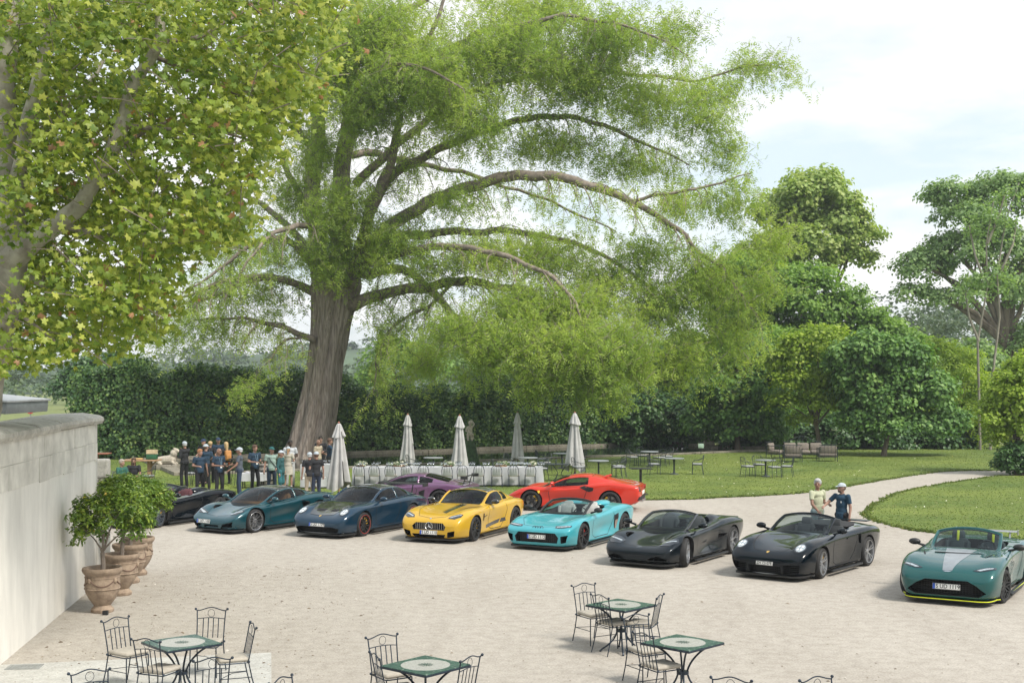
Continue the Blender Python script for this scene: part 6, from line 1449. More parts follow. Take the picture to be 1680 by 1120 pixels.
def make_iron_chair():
    r = empty('iron_chair')
    bx, bz = .20, .46
    def back(z): return -.19 - (z - .46) * .20      # back leans behind the seat (chair faces +x)
    for s in (1, -1):
        o = MB(); o.tube([(-.19, s * .20, .46), (back(.7), s * .205, .70), (back(.90), s * .215, .90), (back(.93) - .005, s * .235, .925)], .009, 7); o.ell((back(.93) - .01, s * .24, .925), .02, 8, 6); o.build('back_post', IRON, r)
        MB().tube([(-.19, s * .20, .46), (-.24, s * .205, .22), (-.30, s * .215, .0)], .009, 6).build('leg', IRON, r)
        MB().tube([(.20, s * .19, .45), (.205, s * .195, .22), (.215, s * .20, .0)], .009, 6).build('leg', IRON, r)
        MB().tube([(-.235, s * .205, .24), (.205, s * .195, .24)], .006, 5).build('stretcher', IRON, r)
        MB().ell((-.195, s * .215, .46), .018, 8, 6).build('knob', IRON, r)
    MB().tube([(back(.90 + .07 * math.cos(y / .215 * math.pi / 1) * .5 + .02), y, .905 + .045 * (math.cos(y / .215 * math.pi) * .5 + .5)) for y in np.linspace(-.215, .215, 17)], .008, 7).build('top_rail', IRON, r)
    MB().tube([(back(.79), y, .785 + .018 * math.cos(y / .21 * math.pi / 2)) for y in np.linspace(-.205, .205, 9)], .006, 6).build('middle_rail', IRON, r)
    MB().tube([(back(.865), .05 * math.cos(a), .868 + .058 * math.sin(a)) for a in np.linspace(0, 2 * math.pi, 19)], .0035, 5, cap=False).build('ring', IRON, r)
    for y in (-.12, -.04, .04, .12): MB().box((back(.63), y * .95, .63), (.006, .013, .34), M4=Matrix.Rotation(R(-11.3), 4, 'Y')).build('slat', IRON, r)
    MB().tube([(.21 * math.cos(a) * 1.05, .205 * math.sin(a), .455) if False else (max(-.19, min(.21, .27 * math.cos(a))), max(-.2, min(.2, .27 * math.sin(a))), .445) for a in np.linspace(0, 2 * math.pi, 33)], .009, 6, cap=False).build('seat_frame', IRON, r)
    MB().tube([(-.24, -.2, .235), (0, 0, .27), (.205, .195, .24)], .005, 5).build('cross_brace', IRON, r)
    c = MB(); c.box((.01, 0, .487), (.41, .40, .065), bev=.03); o = c.build('cushion', CUSH, r, sharp=60)
    return r
def make_mosaic_table():
    r = empty('mosaic_table'); S = .41
    MB().box((0, 0, .735), (2 * S, 2 * S, .028), bev=.004).build('table_edge', IRON, r)
    o = MB().box((0, 0, .752), (2 * S - .012, 2 * S - .012, .008)).build('tabletop', MOSG, r)
    n = 48; MB().lathe([(0, .7575), (.315, .7575), (.315, .7555)], n, cap=False).build('white_disc', MOSW, o)
    pt = MB()
    for k in range(3):
        for q in range(14 - 3 * k):
            a = 2 * math.pi * q / (14 - 3 * k) + k * .2; rr = .085 - .03 * k; c = Vector((math.cos(a) * rr, math.sin(a) * rr, .7605 + .0005 * k)); d = Vector((math.cos(a), math.sin(a), 0)) * .02; e = Vector((-math.sin(a), math.cos(a), 0)) * .009
            pt.add([c - d, c + e, c + d, c - e], [(0, 3, 2, 1)])
    o2 = pt.build('rosette', MOSG, o, smooth=False); o2['kind'] = 'stuff'
    for k in range(24):
        pass
    for q in range(4):
        a = math.pi / 4 + q * math.pi / 2; d = Vector((math.cos(a), math.sin(a), 0))
        prof = [(.44, .722), (.36, .70), (.24, .62), (.13, .50), (.07, .38), (.07, .31), (.12, .20), (.22, .10), (.31, .04), (.335, .0)]
        pts = [d * x + Vector((0, 0, z)) for x, z in [tuple(p) for p in catmull(prof, 3)]]
        MB().tube(pts, .014, 8).build('leg', IRON, r); MB().ell(d * .335 + Vector((0, 0, .012)), (.022, .022, .012), 8, 6).build('foot', IRON, r)
    MB().lathe([(.045, .32), (.085, .32), (.085, .36), (.045, .36)], 16).build('leg_ring', IRON, r)
    return r
def put(proto, used, loc, rz, label, group=None):
    o = proto if not used else copy_tree(proto); used.append(1); o.location = loc; o.rotation_euler = (0, 0, rz); o['label'] = label
    if group: o['group'] = group
    elif 'group' in o: del o['group']
    return o
def build_terrace():
    ch = make_iron_chair(); ch['category'] = 'chair'; tb = make_mosaic_table(); tb['category'] = 'table'; uc, ut = [], []
    def tz(px, py): q = P(px, py, .755); return Vector((q.x, q.y, 0))
    T = {'A': tz(1019, 991), 'B': tz(1120, 1053), 'C': tz(298, 1053), 'D': tz(698, 1090)}
    lab = {'A': 'square green mosaic table with a white centre, the farther of the two at centre right', 'B': 'square green mosaic table with a white centre, the nearer of the two at centre right', 'C': 'square green mosaic table on the pale paving in front of the wall', 'D': 'square green mosaic table cut by the bottom edge near the middle'}
    rot = {'A': -.78 + .78 + .80, 'B': .80, 'C': .70, 'D': .86}
    for k in 'ABCD': put(tb, ut, T[k], rot[k], lab[k], 'mosaic tables on the terrace')
    def cz(px, py, z=.93): q = P(px, py, z); return Vector((q.x, q.y, 0))
    # chairs: where the top of the back stands, and the table they face
    L_ = [((958, 958), 'A', 'wrought iron chair behind the farther centre-right table, at its left'), ((985, 977), 'A', 'wrought iron chair at the near left side of the farther centre-right table'), ((1082, 977), 'A', 'wrought iron chair at the right side of the farther centre-right table'),
          ((1043, 1009), 'B', 'wrought iron chair between the two centre-right tables, its back hiding the far table leg'), ((1056, 1040), 'B', 'wrought iron chair at the near left side of the nearer centre-right table'),
          ((190, 1014), 'C', 'wrought iron chair at the far left side of the table on the paving'), ((240, 1049), 'C', 'wrought iron chair at the near left of the table on the paving'), ((347, 998), 'C', 'wrought iron chair behind the table on the paving, nearest the court'), ((414, 1024), 'C', 'wrought iron chair seen side-on at the right of the table on the paving'), ((349, 1080), 'C', 'wrought iron chair at the near right of the table on the paving'),
          ((627, 1042), 'D', 'wrought iron chair behind the bottom middle table at its left'), ((616, 1074), 'D', 'wrought iron chair at the near left side of the bottom middle table'), ((772, 1078), 'D', 'wrought iron chair at the right side of the bottom middle table')]
    for (bp, t, lb) in L_:
        b = cz(*bp); d = (T[t] - b); d.z = 0; d.normalize(); put(ch, uc, b + d * .28, math.atan2(d.y, d.x), lb, 'wrought iron chairs on the terrace')
    for (px, py, a, lb) in ((147, 1100, 1.0, 'wrought iron chair cut by the bottom edge left of the paving table'), (1199, 1113, 2.0, 'wrought iron chair, only its top curve showing, at the bottom right of the nearer table'), (1340, 1112, 1.1, 'wrought iron chair, only its top curve showing, farthest right at the bottom edge'), (462, 1113, .4, 'wrought iron chair, only one knob showing, left of the bottom middle table')):
        b = cz(px, py); d = Vector((math.cos(-a), math.sin(-a), 0)); put(ch, uc, b + d * .28, -a, lb, 'wrought iron chairs on the terrace')

def make_round_table():
    r = empty('garden_table')
    MB().lathe([(0, .70), (.43, .70), (.46, .71), (.46, .735), (.44, .742), (0, .742)], 32, cap=False).build('tabletop', M('pale grey tabletop', (.22, .24, .25), rough=.35), r)
    MB().lathe([(0, 0), (.22, 0), (.20, .03), (.06, .06), (.04, .12), (.035, .60), (.07, .68), (.12, .70)], 18, cap=False).build('pedestal', IRON2, r); return r
def make_armchair():
    r = empty('metal_armchair')     # faces +x
    for s in (1, -1):
        MB().tube([(-.20, s * .21, .45), (-.27, s * .23, 0)], .012, 6).build('leg', IRON2, r); MB().tube([(.22, s * .22, .45), (.23, s * .24, 0)], .012, 6).build('leg', IRON2, r)
        MB().tube([(-.27, s * .17, .88), (-.24, s * .26, .74), (-.05, s * .29, .66), (.16, s * .28, .64), (.22, s * .24, .56), (.22, s * .22, .45)], .012, 6).build('armrest', IRON2, r)
    MB().tube([(-.20, -.21, .45), (-.26, -.21, .70), (-.29, -.15, .87), (-.30, 0, .91), (-.29, .15, .87), (-.26, .21, .70), (-.20, .21, .45)], .012, 6).build('back_frame', IRON2, r)
    for y in (-.1, 0, .1): MB().tube([(-.20, y, .45), (-.27, y, .68), (-.30, y, .89 - abs(y) * .2)], .006, 5).build('back_slat', IRON2, r)
    MB().box((0, 0, .445), (.44, .44, .02), bev=.008).build('seat_frame', IRON2, r)
    MB().box((.0, 0, .485), (.44, .42, .055), bev=.022).build('cushion', CUSHG, r, sharp=60); return r
def build_lawn_furniture():
    rt = make_round_table(); rt['category'] = 'table'; ac = make_armchair(); ac['category'] = 'chair'; ut, ua = [], []
    TT = [(711, 751, 'round garden table left of the second umbrella from the trunk, by the pond'), (854, 760, 'round garden table at the foot of the fourth umbrella, nearer one'), (866, 751, 'round garden table by the pond behind the fourth umbrella'), (922, 744, 'round garden table mostly hidden behind the rightmost umbrella'),
          (982, 756, 'round garden table just right of the rightmost umbrella'), (1066, 741, 'round garden table on the lawn nearest the green sign, farther of two'), (1106, 752, 'round garden table on the lawn below the green sign, nearer of two'), (1256, 755, 'round garden table with four chairs in front of the sofas')]
    tp = []
    for (px, py, lb) in TT:
        q = P(px, py, .74); q.z = .03; tp.append(q); put(rt, ut, q, 0, lb, 'round tables on the lawn')
    CC = [(0, 205, 1.0, 'left of'), (0, 330, .9, 'right of'), (1, 190, .95, 'left of'), (1, 20, .95, 'right of'), (1, 300, .95, 'in front of'), (2, 150, .9, 'behind'), (2, 30, .9, 'right of'), (3, 190, 1.0, 'left of'), (3, 20, .95, 'right of'),
          (4, 200, .95, 'left of'), (4, 330, 1.0, 'right of'), (4, 20, .95, 'beyond'), (5, 200, .95, 'left of'), (5, 110, .8, 'behind'), (5, 20, .95, 'right of'), (5, 300, .8, 'in front of'), (6, 190, .95, 'left of'), (6, 350, 1.05, 'right of'), (7, 200, .9, 'left of'), (7, 285, .85, 'in front of'), (7, 340, .95, 'right of'), (7, 100, .8, 'behind')]
    for (ti, a, d, w) in CC:
        q = tp[ti] + Vector((math.cos(R(a)), math.sin(R(a)), 0)) * d; nm = TT[ti][2].replace('round garden table', 'table', 1).replace(', farther of two', '').replace(', nearer of two', '').replace(', nearer one', '')
        put(ac, ua, q, R(a + 180), (' '.join(('metal armchair %s the %s' % (w, nm)).split()[:16])), 'metal armchairs on the lawn')
    # low mosaic-type table beside the umbrella and the black pedestal table behind the red car
    t = empty('side_table', P(918, 790) + Vector((0, 0, .03)), 0, 'grey side table with curved legs in front of the rightmost umbrella', 'table')
    MB().box((0, 0, .72), (.95, .7, .03), bev=.008).build('tabletop', IRON2, t)
    for a in (45, 135, 225, 315):
        d = Vector((math.cos(R(a)), math.sin(R(a)), 0)); MB().tube([d * .42 + Vector((0, 0, .70)), d * .25 + Vector((0, 0, .55)), d * .10 + Vector((0, 0, .35)), d * .22 + Vector((0, 0, .12)), d * .36], .014, 6).build('leg', IRON2, t)
    for k, (x, lb) in enumerate(((-.15, 'glass bottle standing left on the side table by the rightmost umbrella'), (.12, 'glass bottle standing right on the side table by the rightmost umbrella'))):
        b = MB().lathe([(0, 0), (.04, 0), (.042, .15), (.02, .2), (.014, .27), (0, .27)], 12, cap=False).build('bottle', M_glass('bottle glass', (.7, .8, .78))); b.location = t.location + Vector((x, 0, .735)); tag(b, lb, 'bottle', 'bottles on the side table')
    t = empty('pedestal_table', P(1051, 812) + Vector((0, 0, .03)), .1, 'black square pedestal table behind the red car', 'table')
    MB().box((0, 0, .98), (.80, .70, .03), bev=.008).build('tabletop', BLK, t); MB().tube([(0, 0, .02), (0, 0, .97)], .05, 10).build('pedestal', BLK, t); MB().box((0, 0, .015), (.5, .5, .03), bev=.01).build('base_plate', BLK, t)
    # sofas
    SOF = M('striped taupe upholstery', (.24, .21, .185), rough=.9, col2=(.15, .125, .105), scale=5, aniso=(1, 9, 1))
    def sofa(px, py, w, rz, lb, fancy=False, cat='armchair'):
        r = empty('garden_sofa' if fancy else 'garden_armchair', P(px, py) + Vector((0, 0, .03)), rz, lb, cat)   # faces +x
        D = .75
        for s in (1, -1):
            for x in (-D / 2, D / 2): MB().tube([(x, s * w / 2, 0), (x, s * w / 2, .70)], .02, 6).build('leg', IRON2, r)
            MB().tube([(-D / 2, s * w / 2, .70), (D / 2, s * w / 2, .66)], .02, 6).build('armrest', IRON2, r)
            for k in range(4): MB().tube([(-D / 2 + D * (k + .5) / 4, s * w / 2, .25), (-D / 2 + D * (k + .5) / 4, s * w / 2, .68)], .008, 5).build('side_bar', IRON2, r)
        MB().box((0, 0, .24), (D, w, .03)).build('seat_frame', IRON2, r)
        n = 3 if fancy else 1
        for k in range(n):
            y = -w / 2 + w * (k + .5) / n; MB().box((.02, y, .35), (D - .06, w / n - .04, .18), bev=.06).build('seat_cushion', SOF, r, sharp=60)
            MB().box((-D / 2 + .12, y, .62), (.18, w / n - .05, .40), bev=.07, M4=Matrix.Rotation(R(-8), 4, 'Y')).build('back_cushion', SOF, r, sharp=60)
        top = [(-D / 2, y, .85 + (.32 * math.cos(y / w * math.pi) ** 2 if fancy else .03)) for y in np.linspace(-w / 2, w / 2, 17)]
        MB().tube(top, .02, 6).build('back_rail', IRON2, r)
        for y in np.linspace(-w / 2 + .1, w / 2 - .1, 11 if fancy else 5): MB().tube([(-D / 2, y, .26), (-D / 2, y, .84 + (.30 * math.cos(y / w * math.pi) ** 2 if fancy else .02))], .008, 5).build('back_bar', IRON2, r)
        if fancy:
            for s in (1, -1): MB().tube([(-D / 2, s * (.1 + .16 * math.cos(a)), .95 + .10 * math.sin(a)) for a in np.linspace(0, 5, 14)], .010, 5).build('scroll', IRON2, r)
        return r
    sofa(1318, 752, 2.1, R(-95), 'long iron sofa with a high curved ornate back and taupe cushions', True, 'sofa')
    sofa(1272, 752, .85, R(-30), 'left iron armchair of the sofa group, turned inwards'); sofa(1300, 758, .9, R(85), 'middle iron armchair seen from behind in front of the ornate sofa'); sofa(1357, 757, .95, R(85), 'right iron armchair seen from behind beside the ornate sofa')

def make_umbrella(loc, H, label, w=.36, seed=0, gap=True, tilt=0.0):
    r = empty('closed_umbrella', loc, seed * .7, label, 'umbrella', 'closed cream umbrellas'); r.rotation_euler.x = tilt
    MB().tube([(0, 0, 0), (0, 0, H)], .03, 10).build('pole', WOOD, r); MB().lathe([(0, 0), (.26, 0), (.25, .06), (.07, .09), (.05, .2)], 20, cap=False).build('base', BLK, r)
    MB().lathe([(0, 0), (.035, .0), (.045, .03), (.02, .07), (0, .075)], 12, c=(0, 0, H), cap=False).build('finial', WOODR, r)
    CAN = M('cream umbrella canvas', (.40, .40, .395), rough=.9, var=.12, scale=2.5, bump=.2, bscale=60)
    rg = random.Random(seed); na = 64; ph = rg.uniform(0, 6)
    def skirt(zt, zb_, r0, r1, hem, amp, lobes, nm):
        g = MB(); m = 22; V_ = []
        for i in range(m + 1):
            t = i / m
            for j in range(na):
                a = 2 * math.pi * j / na; f = math.sin(a * lobes + ph + .6 * math.sin(t * 3 + a)) * amp * t ** .7; f2 = math.sin(a * lobes * 2 + 2 * ph + t * 2) * amp * .35 * t
                rr = r0 + (r1 - r0) * (t ** .75) * (1 - .12 * math.sin(math.pi * t)); drop = hem * (.5 + .5 * math.sin(a * 2 + ph)) * t ** 6
                V_.append(((rr + f + f2) * math.cos(a), (rr + f + f2) * math.sin(a), zt + (zb_ - zt) * t - drop))
        g.add(V_, [(i * na + j, i * na + (j + 1) % na, (i + 1) * na + (j + 1) % na, (i + 1) * na + j) for i in range(m) for j in range(na) if not (gap and i > m * .62 and j in (46, 47, 48, 49, 50))])
        return g.build(nm, CAN, r, sharp=180)
    skirt(H - .02, .58, .035, w * .66, .36, w * .15, 7, 'canopy'); skirt(H + .005, H - .46, .045, w * .40, .07, w * .07, 7, 'vent_cap')
    for k in range(6):
        a = k * math.pi / 3; MB().tube([(.03 * math.cos(a), .03 * math.sin(a), H - .2), (.10 * math.cos(a), .10 * math.sin(a), .75)], .011, 5).build('rib', WOODR, r)
    return r
def build_umbrellas():
    make_umbrella(P(556, 815), 2.72, 'closed cream umbrella nearest the camera, beside the cypress trunk', .60, 1)
    make_umbrella(P(669, 773), 2.66, 'closed cream umbrella second from the trunk, its lower canvas open on the pole', .52, 2)
    make_umbrella(P(754, 785), 2.74, 'closed cream umbrella third from the trunk, a pale statue beside its top', .52, 3, gap=False)
    make_umbrella(P(849, 770), 2.72, 'closed cream umbrella fourth from the trunk, slim and evenly furled', .46, 4, gap=False)
    make_umbrella(P(943, 782), 2.84, 'closed cream umbrella at the right, leaf-shaded top and open wooden pole', .60, 5)

CLEAR = M_glass('clear drinking glass', (.85, .88, .9)); FLW = M_leaf('white flower', [(0, (.10, .2, .05)), (.45, (.07, .16, .04)), (.55, (.7, .68, .6)), (1, (.8, .76, .66))], trans=.2)
def cloth_table(name, label, loc, w, d, h, rz=0, cat='table', group=None, drape=True):
    r = empty(name, loc, rz, label, cat, group); rg = random.Random(int(w * 100))
    MB().box((0, 0, h - .02), (w - .04, d - .04, .03)).build('tabletop', WOOD, r)
    for sx in (1, -1):
        for sy in (1, -1): MB().tube([(sx * (w / 2 - .1), sy * (d / 2 - .1), 0), (sx * (w / 2 - .1), sy * (d / 2 - .1), h - .04)], .025, 6).build('leg', BLK, r)
    g = MB(); n = int(w * 10); per = []
    N_ = 2 * (n + int(d * 10)); out = []
    nd = max(2, int(d * 10))
    for i in range(n): out.append((-w / 2 + w * i / n, -d / 2, 0, -1))
    for i in range(nd): out.append((w / 2, -d / 2 + d * i / nd, 1, 0))
    for i in range(n): out.append((w / 2 - w * i / n, d / 2, 0, 1))
    for i in range(nd): out.append((-w / 2, d / 2 - d * i / nd, -1, 0))
    k = len(out); dep = h - .06 if drape else .30
    for lv in range(5):
        t = lv / 4
        for i, (x, y, nx_, ny) in enumerate(out):
            f = .045 * math.sin(i * 1.1 + rg.random() * .5) * t + .02 * t; g.v.append((x + nx_ * f, y + ny * f, h - dep * t))
    g.f = [(a * k + i, a * k + (i + 1) % k, (a + 1) * k + (i + 1) % k, (a + 1) * k + i) for a in range(4) for i in range(k)] + [tuple(range(k))]; g.m = [0] * len(g.f)
    o = g.build('tablecloth', LINEN, r, sharp=50); return r
def make_glass():
    return MB().lathe([(0, 0), (.034, 0), (.034, .004), (.005, .012), (.005, .085), (.025, .10), (.036, .13), (.034, .175)], 12, cap=False).mesh('wine_glass', CLEAR)
def build_banquet():
    Yt = 52.2; x0, x1 = -6.45, 1.25; h = .76
    t = cloth_table('banquet_table', 'long banquet table under a white cloth, laid with glasses and flowers behind the cars', (0, 0, 0), x1 - x0, 1.0, h); t.location = ((x0 + x1) / 2, Yt, .03)
    gm = make_glass(); rg = random.Random(4); i = 0
    for px in np.arange(-6.2, 1.1, .56):
        for dx in (0, .10, .2):
            for dy in (-.30, .30):
                o = link('wine_glass', gm); o.location = (px + dx + rg.uniform(-.02, .02), Yt + dy + rg.uniform(-.03, .03), h + .035); tag(o, 'clear wine glass set out among many alike on the long banquet table', 'glass', 'glasses on the banquet table'); o.scale = (1.15,) * 3
    for k, (px, w, lb) in enumerate(((592, .5, 'white flower arrangement at the left end of the banquet table'), (655, .75, 'wide white flower arrangement left of the third umbrella on the banquet table'), (735, .6, 'white flower arrangement below the third umbrella on the banquet table'), (822, .7, 'white flower arrangement left of the fourth umbrella on the banquet table'), (872, .4, 'small white flower arrangement at the right end of the banquet table'))):
        X = (px - 840) * Yt / F_PX; r = empty('flower_arrangement', (X, Yt, h + .035), 0, lb, 'flowers', 'flower arrangements on the banquet table')
        MB().box((0, 0, .03), (w * .7, .12, .06), bev=.02).build('trough', WOOD, r); crown_mesh('blooms', r, FLW, [((0, 0, .12), (w / 2, .14, .10))], 40, 12, .08, .05, seed=70 + k, inner=.3)
    r0 = empty('dining_chair'); r0['category'] = 'chair'          # faces +y
    for s in (1, -1):
        MB().tube([(s * .20, -.18, .45), (s * .22, -.22, 0)], .011, 6).build('leg', IRON, r0); MB().tube([(s * .20, .20, .45), (s * .21, .23, 0)], .011, 6).build('leg', IRON, r0)
    MB().tube([(-.20, -.18, .45), (-.215, -.24, .68), (-.17, -.27, .83), (-.08, -.28, .88), (.08, -.28, .88), (.17, -.27, .83), (.215, -.24, .68), (.20, -.18, .45)], .013, 6).build('back_frame', IRON, r0)
    for x in (-.10, 0, .10): MB().tube([(x, -.18, .45), (x, -.25, .7), (x, -.28, .87)], .006, 5).build('back_bar', IRON, r0)
    MB().box((0, .01, .475), (.42, .42, .06), bev=.025).build('cushion', CUSH, r0, sharp=60)
    MB().box((0, -.215, .62), (.34, .03, .30), bev=.012, M4=Matrix.Rotation(R(12), 4, 'X')).build('back_cushion', LINEN, r0, sharp=60)
    used = []
    for k, px in enumerate((588, 613, 640, 667, 694, 733, 758, 785, 815, 843, 870)):
        o = put(r0, used, Vector(((px - 840) * 51.0 / F_PX, 51.35, .03)), rg.uniform(-.08, .08), '', 'dining chairs along the banquet table')
        o['label'] = 'arched iron dining chair with white cushions, %s along the near side of the banquet table' % ['first', 'second', 'third', 'fourth', 'fifth', 'sixth', 'seventh', 'eighth', 'ninth', 'tenth', 'last'][k]
    # bar table behind the guests
    bt = cloth_table('bar_table', 'white-clothed bar table set with glasses in front of the cypress trunk', (0, 0, 0), 1.55, .75, .95); bt.location = P(514, 806) + Vector((.1, 1.4, .03))
    for k in range(16):
        o = link('wine_glass', gm); o.location = bt.location + Vector((-.7 + .09 * k, rg.uniform(-.25, .25), .955)); tag(o, 'clear wine glass among many alike on the bar table by the trunk', 'glass', 'glasses on the bar table')
    lt = cloth_table('serving_table', 'low table with a rumpled white cloth behind the man in the grey shirt', (0, 0, 0), .95, .6, .60, drape=False); lt.location = P(412, 803) + Vector((0, .4, .03))
    g = MB(); [g.ell((rg.uniform(-.25, .25), rg.uniform(-.1, .1), .02), (.10, .08, .05), 8, 6) for _ in range(6)]; o = g.build('napkins', LINEN); o.location = lt.location + Vector((0, 0, .60)); tag(o, 'heap of white napkins on the low serving table', 'napkins')
    st = empty('tray_stand', P(515, 812) + Vector((0, 0, .03)), 0, 'small wooden stand holding a white drinks tray beside the front umbrella', 'table')
    MB().box((0, 0, .62), (.85, .45, .03), bev=.01).build('tray', WHT, st)
    for s in (1, -1):
        MB().tube([(s * .32, -.18, 0), (-s * .20, .18, .60)], .018, 6).build('leg', WOOD, st); MB().tube([(s * .32, .18, 0), (-s * .20, -.18, .60)], .018, 6).build('leg', WOOD, st)
    for k in range(4):
        b = MB().lathe([(0, 0), (.04, 0), (.042, .17), (.018, .22), (.014, .30), (0, .30)], 12, cap=False).build('wine_bottle', M('dark bottle glass', (.01, .02, .012), rough=.1)); b.location = st.location + Vector((-.05 + .11 * k, 0, .64)); tag(b, 'dark wine bottle standing with three alike on the white tray', 'bottle', 'bottles on the tray')
    br = empty('wine_barrel', P(432, 800) + Vector((0, .5, .03)), 0, 'grey wooden wine barrel standing upright behind the guests', 'barrel')
    for k in range(14):
        a = 2 * math.pi * k / 14; a2 = a + 2 * math.pi / 14 * .94; g = MB(); V_ = []
        for (rr, z) in ((.28, 0), (.335, .25), (.35, .45), (.335, .65), (.28, .9)):
            for (aa, q) in ((a, 0), (a2, 0), (a2, -.03), (a, -.03)): V_.append(((rr + q) * math.cos(aa), (rr + q) * math.sin(aa), z))
        g.add(V_, [(i * 4 + j, i * 4 + (j + 1) % 4, (i + 1) * 4 + (j + 1) % 4, (i + 1) * 4 + j) for i in range(4) for j in range(4)] + [(0, 3, 2, 1), (16, 17, 18, 19)]); g.build('stave', M('silvered oak', (.27, .25, .22), rough=.8, var=.25), br, smooth=False)
    for (z, rr) in ((.08, .305), (.26, .342), (.64, .342), (.82, .305)): MB().lathe([(rr, z - .025), (rr + .006, z - .025), (rr + .006, z + .025), (rr, z + .025)], 28, cap=False).build('hoop', BLK, br)
    MB().lathe([(0, .88), (.285, .88)], 24, cap=False).build('lid', M('silvered oak', (.27, .25, .22)), br)
    # big wooden table at the left with a crate, standing high tables
    pt = empty('wooden_table', P(228, 787) + Vector((0, .4, .03)), .05, 'heavy wooden table with a thick top at the left of the lawn', 'table')
    for k in range(5): MB().box((0, -.36 + .18 * k, .80), (1.55, .172, .055), bev=.008).build('plank', WOOD, pt)
    for s in (1, -1): MB().box((s * .35, 0, .39), (.14, .4, .76), bev=.01).build('leg', WOOD, pt)
    MB().tube([(.35, 0, .45), (.62, 0, .76)], .03, 6).build('brace', WOOD, pt)
    cr = empty('wooden_crate', pt.location + Vector((.42, .1, .83)), 0, 'pale wooden crate on a green box on the heavy wooden table', 'crate')
    for z in (.29, .38): 
        for s in (1, -1): MB().box((0, s * .15, z), (.42, .015, .075)).build('slat', M('pale pine', (.55, .44, .28), rough=.7), cr); MB().box((s * .2, 0, z), (.015, .29, .075)).build('slat', M('pale pine', (.5, .4, .26)), cr)
    MB().box((0, 0, .245), (.41, .30, .015)).build('bottom', M('pale pine', (.5, .4, .26)), cr)
    gb = tag(MB().box((0, 0, .115), (.44, .34, .22), bev=.02).build('green_box', M('dark green box', (.02, .10, .045), rough=.5)), 'dark green box between the wooden table and the pale crate', 'box'); gb.location = pt.location + Vector((.42, .1, .83))
    tr = tag(MB().box((0, 0, .03), (.5, .36, .06), bev=.02).build('bread_board', M('ochre board', (.45, .30, .12), rough=.7)), 'ochre board lying on the left half of the heavy wooden table', 'board'); tr.location = pt.location + Vector((-.2, 0, .83))
    rt = empty('red_table', P(153, 800) + Vector((0, .8, .03)), 0, 'small red-brown wooden table peeping out behind the wall end', 'table')
    MB().box((0, 0, 1.30), (.8, .6, .05), bev=.01).build('tabletop', WOODR, rt); MB().box((-.1, 0, .64), (.1, .1, 1.27)).build('leg', WOODR, rt); MB().box((-.1, 0, .02), (.5, .5, .04)).build('foot', WOODR, rt)
    for k, (px, py, lb) in enumerate(((322, 800, 'tall black bar table among the standing guests at the left'), (386, 797, 'tall black bar table behind the man in the grey shirt'))):
        b = empty('bar_stand', P(px, py) + Vector((0, .2, .03)), 0, lb, 'table'); MB().lathe([(0, 1.05), (.32, 1.05), (.32, 1.08), (0, 1.08)], 24, cap=False).build('tabletop', BLK, b)
        for a in (30, 150, 270): MB().tube([(.1 * math.cos(R(a)), .1 * math.sin(R(a)), 1.04), (.30 * math.cos(R(a)), .30 * math.sin(R(a)), 0)], .014, 6).build('leg', BLK, b)
    ac = make_armchair(); ac['category'] = 'chair'; us = []
    for (px, py, a, lb) in ((183, 806, .2, 'metal armchair at the far left, empty, behind the seated man in green'), (308, 798, 2.5, 'metal armchair standing empty left of the man in black'), (236, 803, 3.1, 'metal armchair right of the two seated men')):
        put(ac, us, P(px, py) + Vector((0, .5, .03)), a, lb, 'metal armchairs on the lawn')

